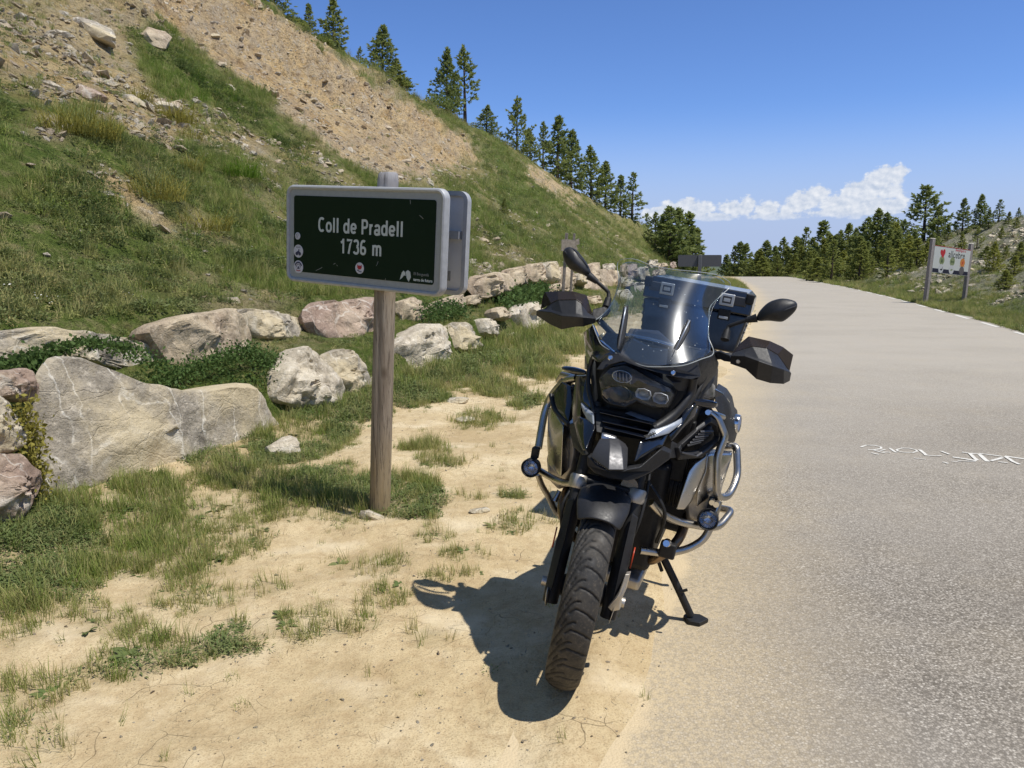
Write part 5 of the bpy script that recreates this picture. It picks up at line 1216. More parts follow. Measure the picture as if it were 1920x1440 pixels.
me_ = bpy.data.meshes.new('road_lettering'); gb.to_mesh(me_); gb.free(); me_.materials.append(M_PAINT); o_ = bpy.data.objects.new('road_lettering', me_); link(o_); o_['kind'] = 'structure'
# ---------------------------------------------------------------- the motorcycle
# local frame: x = rider's right, y = forwards, z = up, origin on the ground under the front axle
BK_LOC = Vector((.2247, 2.5469, float(z_ground(.2247, 2.5469)) if False else .006)); BK_PHI, BK_LEAN, BK_STEER = math.radians(19.36), math.radians(9.76), math.radians(9.0)
_f = Vector((-math.sin(BK_PHI), -math.cos(BK_PHI), 0)); _r = Vector((-math.cos(BK_PHI), math.sin(BK_PHI), 0))
BKM = Matrix(((_r.x, _f.x, 0, BK_LOC.x), (_r.y, _f.y, 0, BK_LOC.y), (0, 0, 1, BK_LOC.z), (0, 0, 0, 1))) @ Matrix.Rotation(-BK_LEAN, 4, 'Y')
BKI = BKM.inverted()
bike = thing('motorcycle', 'black adventure motorcycle with steel crash bars, windscreen and top case leaning on its side stand', 'motorcycle')
bike.matrix_world = BKM
def B(px, py, y):
    o = BKI @ Vector((0, 0, EYE)); d = BKI.to_3x3() @ Vector(ray(px, py)); return o + d * ((y - o.y) / d.y)
z1 = lambda X, Y, y: B(970 + X / 3.4286, 430 + Y / 3.4286, y)
z3 = lambda X, Y, y: B(980 + X / 4.5, 640 + Y / 4.5, y)
z4 = lambda X, Y, y: B(1180 + X / 4.5, 640 + Y / 4.5, y)
z5 = lambda X, Y, y: B(960 + X / 6, 440 + Y / 6, y)
z6 = lambda X, Y, y: B(1200 + X / 5.334, 490 + Y / 5.334, y)
zb = lambda X, Y, y: B(960 + X / 2.5714, 800 + Y / 2.5714, y)
SAX = Vector((0, -.43, .9)).normalized()
STEER = Matrix.Translation((.018, .04, 0)) @ Matrix.Rotation(math.radians(2.0), 4, 'Y') @ Matrix.Translation((0, .1, 0)) @ Matrix.Rotation(BK_STEER, 4, SAX) @ Matrix.Translation((0, -.1, 0))
P_GLOSS = simple('midnight_black_lacquer', (.0055, .0075, .014), .16, coat=.9, var=.1)
P_MATTE = simple('matte_black_plastic', (.017, .0172, .019), .48, var=.22, vs=60, bump=.25, bs=900)
P_DARK = simple('dull_black', (.0095, .0095, .010), .6, var=.3)
P_SATIN = simple('satin_dark_grey', (.075, .075, .080), .42, .45, var=.08, bump=.12, bs=1200)
P_SILVER = simple('silver_grey_lacquer', (.33, .365, .42), .34, .30, coat=.4, var=.05)
P_TANK = simple('grey_tank_lacquer', (.085, .095, .115), .3, .5, coat=.5, var=.05)
P_STEEL = simple('brushed_steel_tube', (.50, .475, .435), .30, 1.0, var=.15, vs=18)
P_CAST = simple('cast_aluminium', (.50, .465, .41), .42, .7, var=.18, vs=22, bump=.2, bs=500)
P_CHROME = simple('bright_metal', (.62, .62, .63), .18, 1.0)
P_PLATE = simple('brushed_guard_plate', (.60, .57, .52), .30, 1.0, var=.10, vs=14)
P_PIPE = simple('heat_stained_header', (.23, .165, .11), .32, .95, var=.35, vs=9)
P_DASH = simple('slate_plastic', (.030, .034, .045), .5, var=.12)
P_REFL = simple('orange_reflector', (.42, .045, .012), .3); P_GLARE = simple('polished_lip', (.50, .50, .52), .24, .9)
P_CASE = simple('black_coated_aluminium', (.014, .0155, .019), .34, .0, var=.2, coat=.8); P_RIB = simple('bare_aluminium_rib', (.34, .31, .25), .45, .7); P_LATCH = simple('bright_latch_metal', (.66, .67, .68), .35, .6, var=.06)
P_DISC = simple('dark_brake_steel', (.05, .048, .045), .45, .8)
P_SEAT = simple('black_seat_vinyl', (.014, .014, .016), .62, var=.2)
def tyre_mat():
    m = NT('dusty_tyre_rubber'); v = m.obj(); g = m.attr('groove')
    c = m.mix(m.ramp(m.noise(v, 14, 6, .7), [(.40, 0), (.66, .55)]), (.023, .022, .021), (.085, .072, .055))
    c = m.mix(m.ramp(m.noise(v, 120, 3), [(.55, 0), (.70, .5)]), c, (.12, .10, .075))
    c = m.mix(g, c, (.006, .006, .006)); m.p(Base_Color=c, Roughness=m.ramp(m.noise(v, 40, 4), [(.3, .55), (.7, .85)])); m.bump(m.noise(v, 260, 3), .25, .001); return m.m
P_TYRE = tyre_mat()
def sheet_glass(name, tint, amount, spots=0.0, rough=.02, glare=0.0):
    m = NT(name); t = m.t; tr = m.n('ShaderNodeBsdfTransparent', Color=(*tint, 1)); gl = m.n('ShaderNodeBsdfGlossy', Roughness=rough)
    bf = m.n('ShaderNodeNewGeometry').outputs['Backfacing']; fr = m.n('ShaderNodeFresnel', IOR=m.math('ADD', m.math('MULTIPLY', bf, -.80), 1.46)); k = m.math('ADD', m.math('MULTIPLY', fr.outputs[0], .75), amount, clamp=True)
    mx = m.n('ShaderNodeMixShader', Fac=k); m.set(mx.inputs[1], tr.outputs[0]); m.set(mx.inputs[2], gl.outputs[0]); o = mx.outputs[0]
    if glare:
        g2_ = m.n('ShaderNodeBsdfGlossy', Roughness=.24); m3 = m.n('ShaderNodeMixShader', Fac=glare); m.set(m3.inputs[1], o); m.set(m3.inputs[2], g2_.outputs[0]); o = m3.outputs[0]
    if spots:
        v = m.obj(); vo = m.voro(v, 46); sel = m.ramp(m.noise(v, 9, 3), [(.52, 0), (.60, 1)])
        s = m.math('MULTIPLY', m.ramp(vo, [(.05, 1), (.11, 0)]), sel); df = m.n('ShaderNodeBsdfDiffuse', Color=(.75, .78, .8, 1)); m2 = m.n('ShaderNodeMixShader', Fac=m.math('MULTIPLY', s, spots)); m.set(m2.inputs[1], o); m.set(m2.inputs[2], df.outputs[0]); o = m2.outputs[0]
    m.set(m.out.inputs[0], o); return m.m
P_SCREEN = sheet_glass('clear_windscreen', (.84, .88, .91), .05, .8, .05, .05); P_LENS = sheet_glass('clear_lens', (.93, .94, .95), .02); P_SMOKE = None
def smoke():
    m = NT('smoked_plastic'); tr = m.n('ShaderNodeBsdfTransparent', Color=(.20, .165, .145, 1)); m.p(Base_Color=(.05, .04, .036), Roughness=.22)
    mx = m.n('ShaderNodeMixShader', Fac=.62); m.set(mx.inputs[1], tr.outputs[0]); m.set(mx.inputs[2], m.b.outputs[0]); m.set(m.out.inputs[0], mx.outputs[0]); return m.m
P_SMOKE = smoke()
def finish(o, thick=0.0, bevel=0.0, sub=0, wn=True, off=0.0):
    if thick: md = o.modifiers.new('thickness', 'SOLIDIFY'); md.thickness = thick; md.offset = off
    if sub: md = o.modifiers.new('smooth', 'SUBSURF'); md.levels = md.render_levels = sub
    if bevel: md = o.modifiers.new('edge', 'BEVEL'); md.width = bevel; md.segments = 3; md.limit_method = 'ANGLE'; md.angle_limit = math.radians(24)
    if bevel and wn: o.modifiers.new('normals', 'WEIGHTED_NORMAL')
    return o
def bpart(name, V, F, mat, parent=None, **kw):
    bm = bmesh.new(); vs = [bm.verts.new(v) for v in V]
    for f in F:
        try: bm.faces.new([vs[i] for i in f])
        except ValueError: pass
    return finish(bm_obj(name, bm, mat, parent or bike, 180), **kw)
def loft(name, rows, mat, parent=None, **kw):
    crease = kw.pop('crease', None); cols = kw.pop('cols', 0); m = len(rows[0]); V = [p for r in rows for p in r]
    F = [(i * m + j, i * m + j + 1, (i + 1) * m + j + 1, (i + 1) * m + j) for i in range(len(rows) - 1) for j in range(m - 1)]
    o = bpart(name, V, F, mat, parent, **kw)
    if crease:
        cv = o.data.attributes.new('crease_vert', 'FLOAT', 'POINT')
        for r in (0, len(rows) - 1):
            for j in (0, m - 1): cv.data[r * m + j].value = 1.0
        at = o.data.attributes.new('crease_edge', 'FLOAT', 'EDGE')
        for e in o.data.edges:
            a, b = e.vertices
            if cols and a % m == b % m and a % m in (0, m - 1): at.data[e.index].value = cols
            for r, w in crease.items():
                if a // m == r and b // m == r: at.data[e.index].value = w
    return o
def slab(name, pts, mat, depth=.02, parent=None, bulge=0.0, bevel=.003, back=None, **kw):
    """a traced panel: front outline, pushed back by depth to make a solid; bulge raises its middle"""
    P = [Vector(p) for p in pts]; n = len(P); c = sum(P, Vector()) / n
    nr = Vector()
    for i in range(n): a, b = P[i] - c, P[(i + 1) % n] - c; nr += a.cross(b)
    nr.normalize()
    if nr.y < 0: nr = -nr
    d = back or Vector((0, -depth, 0)); V = P + [p + d for p in P]; F = [tuple(range(n, 2 * n))[::-1]] + [(i, (i + 1) % n, n + (i + 1) % n, n + i) for i in range(n)]
    if bulge:
        V.append(c + nr * bulge); inner = [c.lerp(p, .62) + nr * bulge * .72 for p in P]; V += inner; k = 2 * n + 1
        F += [(i, (i + 1) % n, k + (i + 1) % n, k + i) for i in range(n)] + [(k + i, k + (i + 1) % n, 2 * n) for i in range(n)]
    else: F.append(tuple(range(n)))
    return bpart(name, V, F, mat, parent, bevel=bevel, **kw)
def pod(name, pts, mat, depth, parent=None, y_off=0.0, rings=5, power=2.2, **kw):
    """rounded body round a traced outline, swelling to both sides"""
    P = [Vector(p) for p in pts]
    for _ in range(2):
        Q = []
        for i in range(len(P)): a, b = P[i], P[(i + 1) % len(P)]; Q += [a.lerp(b, .25), a.lerp(b, .75)]
        P = Q
    n = len(P); c = sum(P, Vector()) / n; V, F = [], []
    rs = [1.0] + [1 - (k / rings) ** 1.4 for k in range(1, rings)]
    rows = []
    for sgn in (1, -1):
        base = len(V)
        for k, r in enumerate(rs):
            if sgn < 0 and k == 0: continue
            h = depth * (1 - r ** power) ** (1 / power) * (1 if sgn > 0 else .8)
            for p in P: V.append(c.lerp(p, r) + Vector((0, sgn * h + y_off, 0)))
        V.append(c + Vector((0, sgn * depth * (1 if sgn > 0 else .8) + y_off, 0)))
        rows.append(base)
    R = len(rs); f0 = 0; t1 = R * n
    for k in range(R - 1):
        for i in range(n): F.append((k * n + i, k * n + (i + 1) % n, (k + 1) * n + (i + 1) % n, (k + 1) * n + i))
    for i in range(n): F.append(((R - 1) * n + i, (R - 1) * n + (i + 1) % n, t1))
    b = t1 + 1
    for i in range(n): F.append((i, b + i, b + (i + 1) % n, (i + 1) % n))
    for k in range(R - 2):
        for i in range(n): F.append((b + k * n + i, b + (k + 1) * n + i, b + (k + 1) * n + (i + 1) % n, b + k * n + (i + 1) % n))
    t2 = b + (R - 1) * n
    for i in range(n): F.append((b + (R - 2) * n + i, t2, b + (R - 2) * n + (i + 1) % n))
    o = bpart(name, V, F, mat, parent, **kw); return o
def crom(P, n=8):
    P = [Vector(p) for p in P]; Q = []
    for i in range(len(P) - 1):
        p0, p1, p2, p3 = P[max(i - 1, 0)], P[i], P[i + 1], P[min(i + 2, len(P) - 1)]
        for k in range(n):
            t = k / n; Q.append(.5 * ((2 * p1) + (p2 - p0) * t + (2 * p0 - 5 * p1 + 4 * p2 - p3) * t * t + (3 * p1 - p0 - 3 * p2 + p3) * t ** 3))
    return Q + [P[-1]]
def fillet(P, r, n=5):
    """straight runs joined by round bends, as a bent tube has them"""
    P = [Vector(p) for p in P]; Q = [P[0]]
    for i in range(1, len(P) - 1):
        a, b, c = P[i - 1], P[i], P[i + 1]; d1, d2 = (a - b), (c - b); k = min(r, d1.length * .45, d2.length * .45); s, e = b + d1.normalized() * k, b + d2.normalized() * k
        for j in range(n + 1): t = j / n; Q.append(s.lerp(b, t).lerp(b.lerp(e, t), t))
    return Q + [P[-1]]
def pipe(name, path, r, mat, parent=None, n=12, taper=None, caps=True):
    Q = [Vector(p) for p in path]; V, F = [], []; d = (Q[1] - Q[0]).normalized(); u = d.orthogonal().normalized()
    for i, p in enumerate(Q):
        d = (Q[min(i + 1, len(Q) - 1)] - Q[max(i - 1, 0)]).normalized(); u = (u - d * u.dot(d)).normalized(); w = d.cross(u)
        rr = r if taper is None else r + (taper - r) * i / (len(Q) - 1)
        for k in range(n): a = 6.28318 * k / n; V.append(p + (u * math.cos(a) + w * math.sin(a)) * rr)
    for i in range(len(Q) - 1):
        for k in range(n): F.append((i * n + k, i * n + (k + 1) % n, (i + 1) * n + (k + 1) % n, (i + 1) * n + k))
    if caps: F += [tuple(range(n))[::-1], tuple(range((len(Q) - 1) * n, len(Q) * n))]
    bm = bmesh.new(); vs = [bm.verts.new(v) for v in V]
    for f in F: bm.faces.new([vs[i] for i in f])
    return bm_obj(name, bm, mat, parent or bike, 45)
def revolve(name, prof, c, axis, mat, parent=None, n=32, a0=0, a1=360, mw=None, thick=0.0):
    """prof: (radius, along axis)"""
    axis = Vector(axis).normalized(); u = axis.orthogonal().normalized(); w = axis.cross(u); V, F = [], []; full = abs(a1 - a0) >= 360; m = n if full else n + 1
    for i in range(m):
        a = math.radians(a0 + (a1 - a0) * i / n)
        for r, s in prof: V.append(Vector(c) + axis * s + (u * math.cos(a) + w * math.sin(a)) * r)
    k = len(prof)
    for i in range(n):
        j = (i + 1) % m
        for q in range(k - 1): F.append((i * k + q, j * k + q, j * k + q + 1, i * k + q + 1))
    if mw is not None: V = [mw @ v for v in V]
    bm = bmesh.new(); vs = [bm.verts.new(v) for v in V]
    for f in F:
        try: bm.faces.new([vs[i] for i in f])
        except ValueError: pass
    bmesh.ops.remove_doubles(bm, verts=bm.verts, dist=1e-6)
    return finish(bm_obj(name, bm, mat, parent or bike, 35), thick=thick)
def block(name, lo, hi, mat, parent=None, bevel=.008, mw=None):
    lo, hi = Vector(lo), Vector(hi); V = [Vector((x, y, z)) for x in (lo.x, hi.x) for y in (lo.y, hi.y) for z in (lo.z, hi.z)]
    if mw is not None: V = [mw @ v for v in V]
    return bpart(name, V, [(0, 1, 3, 2), (4, 6, 7, 5), (0, 4, 5, 1), (2, 3, 7, 6), (0, 2, 6, 4), (1, 5, 7, 3)], mat, parent, bevel=bevel)

# ---- wheels
def wheel(kind, cy, R, half, mw, treadmul=1.0):
    c = Vector((0, cy, R)); rr = R - .074
    rim = revolve(kind, [(rr - .012, -.040), (rr + .004, -.046), (rr + .008, -.042), (rr - .008, -.030), (rr - .018, 0), (rr - .008, .030), (rr + .008, .042), (rr + .004, .046), (rr - .012, .040), (rr - .026, .012), (rr - .026, -.012), (rr - .012, -.040)], c, (1, 0, 0), P_DARK, n=72, mw=mw)
    na, nt = 620, 46; a = np.linspace(0, 2 * np.pi, na, endpoint=False); t = np.linspace(-1.32, 1.32, nt); A, T = np.meshgrid(a, t, indexing='ij')
    # section of the tyre: round crown, then the side wall
    ph = T * 1.02; X = half * np.sin(np.clip(ph, -1.5708, 1.5708)) * .99; rc = R - (1 - np.cos(ph)) * .052
    wall_ = np.clip(np.abs(T) - 1.0, 0, 1) / .32; X = X * (1 - .12 * wall_ ** 2); rc = rc - wall_ * .022
    S = A * R * 1.0; K = 25 / 32; pitch = 2 * math.pi * R / 32
    g = np.zeros_like(A); Tn = T
    def line(f, t0, t1, w):
        nonlocal g
        tt = np.clip(Tn, t0, t1); ds = (S - f(tt)) ; ds = (ds + pitch / 2) % pitch - pitch / 2
        e = 1e-3; sl = (f(tt + e) - f(tt - e)) / (2 * e) / half
        dist = np.hypot(ds / np.sqrt(1 + sl ** 2), np.abs(Tn - tt) * half); g = np.maximum(g, np.clip((w - dist) / .0018 + .5, 0, 1))
    q = treadmul
    line(lambda u: K * .030 - K * .034 * np.clip((.12 - u) / 1.07, 0, 2) ** 1.8, -1.02, .12, .0028)
    line(lambda u: K * .030 - .075 * (u - .12), .12, .34, .0028)
    line(lambda u: K * .062 - .105 * np.clip((u - .0) / .92, 0, 2) ** 2.0, .0, .93, .0028)
    line(lambda u: K * .010 + .05 * (u + .62), -.72, -.46, .0026)
    line(lambda u: K * .052 - .16 * (u - .50), .46, .60, .0024)
    rad = rc - .0048 * g
    Y = np.cos(A) * rad + c.y; Z = np.sin(A) * rad + c.z
    V = np.stack([X, Y, Z], -1).reshape(-1, 3); W = (np.array(mw.to_3x3()) @ V.T).T + np.array(mw.translation)
    idx = np.arange(na * nt).reshape(na, nt); nx = np.roll(idx, -1, 0); F = np.stack([idx[:, :-1], nx[:, :-1], nx[:, 1:], idx[:, 1:]], -1).reshape(-1, 4)
    me = bpy.data.meshes.new('tyre'); me.from_pydata(W.tolist(), [], F.tolist()); me.materials.append(P_TYRE); me.polygons.foreach_set('use_smooth', [True] * len(F))
    at = me.attributes.new('groove', 'FLOAT', 'POINT'); at.data.foreach_set('value', g.reshape(-1).astype(np.float32)); link(bpy.data.objects.new('tyre', me), rim)
    revolve('hub', [(0, -.085), (.03, -.085), (.05, -.05), (.04, -.02), (.04, .02), (.05, .05), (.03, .085), (0, .085)], c, (1, 0, 0), P_DARK, rim, 24, mw=mw)
    for k in range(20):
        a = 6.2832 * k / 20; s = 1 if k % 2 else -1; p0 = c + Vector((s * .05, math.cos(a + .25 * s) * .045, math.sin(a + .25 * s) * .045)); p1 = c + Vector((-s * .028 if k % 4 < 2 else s * .03, math.cos(a) * (rr - .012), math.sin(a) * (rr - .012)))
        pipe('spoke', [mw @ p0, mw @ p1], .0022, P_CAST, rim, 5)
    return rim, c
fw, fc = wheel('front_wheel', 0, .331, .067, STEER)
for s in (-1, 1): revolve('brake_disc', [(.075, s * .058), (.145, s * .058), (.145, s * .063), (.075, s * .063), (.075, s * .058)], fc, (1, 0, 0), P_DISC, fw, 48, mw=STEER)
rw, rc_ = wheel('rear_wheel', -1.50, .333, .085, Matrix.Identity(4))
# ---- fork
for s, name in ((1, 'fork_leg'), (-1, 'fork_leg')):
    q = lambda y, z, x=.100: STEER @ Vector((s * x, y, z))
    leg = pipe('fork_leg', [q(.055, .285), q(.045, .33), q(-.02, .50), q(-.085, .66)], .0265, P_DARK, n=18)
    revolve('fork_cap', [(0, .045), (.030, .045), (.0345, .038), (.0345, .004), (.031, -.004), (0, -.004)], q(-.088, .655), (q(-.10, .69) - q(-.088, .655)), P_CAST, leg, 24)
    pipe('stanchion', [q(-.095, .68), q(-.20, .94)], .0195, P_DARK, leg, 14)
    slab('leg_cover', [q(.078, .33, .126), q(.022, .50, .126), q(-.035, .62, .122), q(-.02, .635, .100), q(.040, .52, .100), q(.092, .34, .102)], P_MATTE, .010, leg, bevel=.003)
    pod('axle_lug', [q(.06, .35, .118), q(.10, .345, .112), q(.105, .30, .108), q(.07, .27, .108), q(.03, .285, .116)], P_CAST, .024, leg)
    bpart('reflector', [q(.04, .47, .1335), q(.012, .535, .1345), q(.0, .53, .134), q(.028, .465, .133)], [(0, 1, 2, 3)], P_REFL, leg, thick=.004)
    pod('brake_caliper', [q(-.08, .44, .09), q(-.04, .46, .09), q(-.05, .36, .09), q(-.10, .31, .09), q(-.13, .35, .09)], P_DARK, .05, leg)
    pipe('axle_nut', [q(.004, .328, .085), q(.004, .328, .145)], .017, P_CAST, leg, 12)
slab('fork_foot', [zb(546,714,.10), zb(566,712,.09), zb(545,795,.105), zb(522,846,.11), zb(518,884,.11), zb(482,892,.115), zb(462,872,.115), zb(488,838,.115), zb(516,792,.11)], P_CAST, .03, bevel=.005, bulge=.006)
slab('fork_foot', [zb(196,726,.05), zb(238,738,.06), zb(240,790,.06), zb(214,806,.06), zb(182,796,.05)], P_CAST, .03, bevel=.005, bulge=.006)
pipe('brake_hose', crom([STEER @ Vector((-.10, -.06, .44)), STEER @ Vector((-.13, -.05, .60)), Vector((-.10, -.12, .74)), Vector((-.05, -.2, .86))], 6), .0055, P_DARK)
pipe('brake_hose', crom([STEER @ Vector((.10, -.06, .44)), STEER @ Vector((.135, -.04, .60)), Vector((.11, -.10, .72)), Vector((.06, -.2, .86))], 6), .0055, P_DARK)
def fender():
    rows = []
    for i in range(15):
        a = math.radians(63 + 104 * i / 14); row = []
        for j in range(11):
            t = -1 + 2 * j / 10; w = (.088 if i > 1 else .070 + .009 * i); R = .372 - .030 * abs(t) ** 2.6 - (.012 if i == 0 else 0); row.append(STEER @ (fc + Vector((w * t, math.cos(a) * R, math.sin(a) * R))))
        rows.append(row)
    return loft('front_fender', rows, P_MATTE, thick=.004, sub=1)
fender()
block('fork_bridge', (-.125, -.135, .665), (.125, -.075, .70), P_DARK, mw=STEER)
# ---- beak
bk = loft('beak', [[z3(655,826,.03), z3(735,822,.045), z3(800,824,.03), z3(862,868,.0)],
                   [z3(625,880,.065), z3(735,890,.095), z3(830,900,.075), z3(884,905,.03)],
                   [z3(598,930,.09), z3(730,985,.13), z3(842,1000,.11), z3(880,1000,.06)],
                   [z3(576,975,.10), z3(725,1088,.15), z3(848,1088,.135), z3(874,1080,.10)]], P_SATIN, thick=.006, bevel=.003)
slab('beak_rim', [z3(545,965,.085), z3(578,982,.095), z3(622,1034,.115), z3(722,1092,.145), z3(850,1092,.13), z3(878,1078,.11), z3(990,1058,.055), z3(1170,905,-.03), z3(1246,940,-.08), z3(1246,992,-.07), z3(1082,1110,.02), z3(962,1165,.085), z3(882,1172,.115), z3(722,1156,.125), z3(602,1112,.10), z3(545,1052,.08)], P_MATTE, .05, bk, bevel=.005)
# flat top lip of the beak, turned so that it mirrors the sun
_lc = z3(732,802,.0); _lw = BKM @ _lc; _hv = ((Vector((0, 0, EYE)) - _lw).normalized() + sun_dir).normalized(); _hl = (BKI.to_3x3() @ _hv).normalized()
_ll = (z3(805,804,.0) - z3(655,800,.0)); _ll = (_ll - _hl * _ll.dot(_hl)); _w2 = _ll.length / 2; _ll.normalize(); _ld = _hl.cross(_ll).normalized(); _ld = _ld if _ld.z > 0 else -_ld
loft('beak_lip', [[_lc + _ll * (u * _w2) + _ld * (.011 * k) - _hl * (.0035 * k * k + .003 * u * u) for u in (-1, -.4, .4, 1)] for k in (-1.3, -.6, 0, .6, 1.3)], P_GLARE, bk, thick=.003, sub=1)
slab('beak_side', [z3(985,846,.0), z3(1030,832,-.02), z3(1100,818,-.06), z3(1230,782,-.12), z3(1182,885,-.06), z3(935,1026,.055)], P_GLOSS, .03, bk, bulge=.010, bevel=.004)
sp = slab('silver_panel', [z4(128,832,-.005), z4(180,746,-.05), z4(332,700,-.10), z4(440,648,-.15), z4(442,692,-.135), z4(332,780,-.08), z4(205,816,-.03)], P_SILVER, .02, bk, bulge=.006, bevel=.003)
slab('beak_side', [z3(432,690,-.12), z3(480,640,-.10), z3(540,660,-.06), z3(597,702,-.03), z3(600,752,-.01), z3(560,850,.02), z3(535,925,.05), z3(505,920,.03), z3(470,840,-.02)], P_GLOSS, .03, bk, bulge=.008, bevel=.004)
slab('silver_panel', [z3(488,520,-.14), z3(545,568,-.10), z3(594,622,-.05), z3(597,705,-.028), z3(545,662,-.06), z3(505,590,-.11)], P_SILVER, .02, bk, bulge=.004, bevel=.003)
_a, _b, _c2 = z4(150,822,-.028), z4(206,800,-.050), z4(150,790,-.046)
ex = (_b - _a).normalized(); ny = ex.cross(_c2 - _a).normalized(); ny = ny if ny.y > 0 else -ny; ez = ny.cross(ex) * (1 if ny.cross(ex).z > 0 else -1)
tmx = Matrix((( ex.x, ez.x, ny.x, 0), (ex.y, ez.y, ny.y, 0), (ex.z, ez.z, ny.z, 0), (0, 0, 0, 1)))
text_obj('lettering', 'BMW', .021, P_DARK, Matrix.Translation(z4(178,806,-.022) + ny * .008) @ tmx, sp, bold=.0006, depth=.0006)
# ---- grille between beak and lamp
slab('grille_back', [z3(604,556,-.10), z3(860,600,-.10), z3(1150,690,-.12), z3(1085,770,-.09), z3(1040,838,-.05), z3(820,800,-.02), z3(620,765,-.03)], P_DARK, .06, bevel=.003)
for (a, b, c, d, yy) in (((640,566),(1150,690),(1140,712),(650,600),-.07), ((655,640),(1082,728),(1062,764),(672,676),-.045), ((664,690),(1046,778),(1030,812),(690,730),-.025)):
    loft('grille_slat', [[z3(*a, yy - .05), z3((a[0] + b[0]) / 2, (a[1] + b[1]) / 2 - 3, yy - .045), z3(*b, yy - .05)], [z3(*d, yy), z3((c[0] + d[0]) / 2, (c[1] + d[1]) / 2, yy + .006), z3(*c, yy)]], P_GLOSS, thick=.004, bevel=.0015)
slab('grille_top_glint', [z3(862,606,-.09), z3(905,592,-.11), z3(1075,652,-.12), z3(1150,684,-.12), z3(1140,692,-.10), z3(985,655,-.085)], P_SILVER, .012, bevel=.002)  # bright reflection on the grille top, put into a silver colour
# ---- headlight
hl = slab('headlight', [z1(520,962,-.10), z1(552,915,-.10), z1(598,884,-.10), z1(690,866,-.10), z1(765,898,-.09), z1(850,952,-.08), z1(985,1018,-.10), z1(1012,1062,-.11), z1(972,1150,-.10), z1(872,1152,-.08), z1(765,1112,-.07), z1(692,1150,-.07), z1(600,1132,-.09), z1(540,1066,-.10)], P_DARK, .08, bevel=.006)
def oval(cx, cy, rx, ry, y, rot=0, n=20, k=2.0):
    P = []
    for i in range(n):
        a = 6.2832 * i / n; x, w = math.copysign(abs(math.cos(a)) ** (2 / k), math.cos(a)) * rx, math.copysign(abs(math.sin(a)) ** (2 / k), math.sin(a)) * ry; P.append((cx + x * math.cos(rot) - w * math.sin(rot), cy + x * math.sin(rot) + w * math.cos(rot), y))
    return P
def bowl(name, O, mat, depth, parent, lip=.006, rim_mat=None):
    """dished reflector: rim, then a bowl sunk behind it"""
    P = [z1(*p) for p in O]; n = len(P); c = sum(P, Vector()) / n; V = []; F = []
    for r, d in ((1.0, .006), (.94, .012), (.88, .006), (.62, -depth * .6), (.25, -depth)): V += [c.lerp(p, r) + Vector((0, d, 0)) for p in P]
    for k in range(4): F += [(k * n + i, k * n + (i + 1) % n, (k + 1) * n + (i + 1) % n, (k + 1) * n + i) for i in range(n)]
    F.append(tuple(range(4 * n, 5 * n))); return bpart(name, V, F, mat, parent)
P_REFLECT = simple('lamp_reflector', (.55, .57, .60), .22, .9); P_REFDARK = simple('dark_lamp_bowl', (.045, .038, .030), .22, .7, var=.3); P_LED = simple('frosted_light_guide', (.42, .43, .45), .35, .2)
bowl('reflector', oval(676, 945, 66, 40, -.082, .22), P_REFLECT, .03, hl)
for k in range(5): loft('reflector_rib', [[z1(630 + k * 22, 915 + k * 5, -.098), z1(632 + k * 22, 975 + k * 6, -.094)], [z1(638 + k * 22, 916 + k * 5, -.085), z1(640 + k * 22, 975 + k * 6, -.084)]], P_LED, hl, thick=.002)
bowl('low_beam', oval(640, 1062, 98, 66, -.068, .10, 24), P_REFDARK, .04, hl)
revolve('projector', [(0, .010), (.016, .008), (.024, 0), (.028, -.01)], z1(640, 1062, -.085), (0, 1, .12), P_LENS, hl, 20)
for (cx, cy) in ((812, 1057), (922, 1085)):
    b_ = bowl('light_guide', oval(cx, cy, 54, 37, -.058, .22, 8, 2.6), P_LED, .012, hl)
    slab('led_panel', [z1(*p) for p in oval(cx, cy, 36, 23, -.060, .22, 8, 2.6)], P_LED, .004, b_, bevel=0)
lens = slab('lens', [z1(526,964,-.055), z1(600,892,-.058), z1(688,874,-.058), z1(760,905,-.05), z1(848,962,-.04), z1(978,1022,-.055), z1(1000,1064,-.06), z1(966,1140,-.055), z1(872,1142,-.04), z1(765,1104,-.032), z1(692,1140,-.035), z1(606,1124,-.048), z1(545,1062,-.055)], P_LENS, .004, hl, bulge=.012, bevel=0)
# ---- nose fairing round the lamp
nf = slab('nose_fairing', [z1(505,905,-.16), z1(540,850,-.13), z1(600,802,-.12), z1(652,800,-.10), z1(785,874,-.07), z1(1000,884,-.08), z1(1152,838,-.15), z1(1180,948,-.16), z1(1120,965,-.12), z1(1042,958,-.10), z1(960,938,-.08), z1(852,905,-.06), z1(762,878,-.06), z1(682,850,-.07), z1(600,872,-.09), z1(545,905,-.11)], P_MATTE, .03, bevel=.004)
for (X, Y) in ((598, 826), (1000, 922)): revolve('screw', [(0, .006), (.006, .006), (.009, .002), (.009, -.01)], z1(X, Y, -.075), (0, 1, .2), P_CHROME, nf, 12)
slab('nose_cheek', [z1(424,662,-.36), z1(482,614,-.30), z1(532,716,-.22), z1(622,790,-.13), z1(604,832,-.12), z1(522,856,-.15), z1(484,836,-.20), z1(470,940,-.26), z1(440,822,-.33)], P_GLOSS, .03, bevel=.004, bulge=.012)
slab('nose_cheek', [z4(490,240,-.14), z4(560,100,-.18), z4(650,62,-.26), z4(715,110,-.34), z4(750,190,-.38), z4(735,272,-.37), z4(602,436,-.28), z4(556,300,-.19)], P_MATTE, .03, bevel=.004, bulge=.012)
slab('nose_cheek', [z4(300,292,-.10), z4(420,300,-.13), z4(490,250,-.14), z4(548,305,-.18), z4(500,380,-.17), z4(455,420,-.15), z4(410,420,-.12), z4(360,350,-.10)], P_MATTE, .025, bevel=.003, bulge=.004)
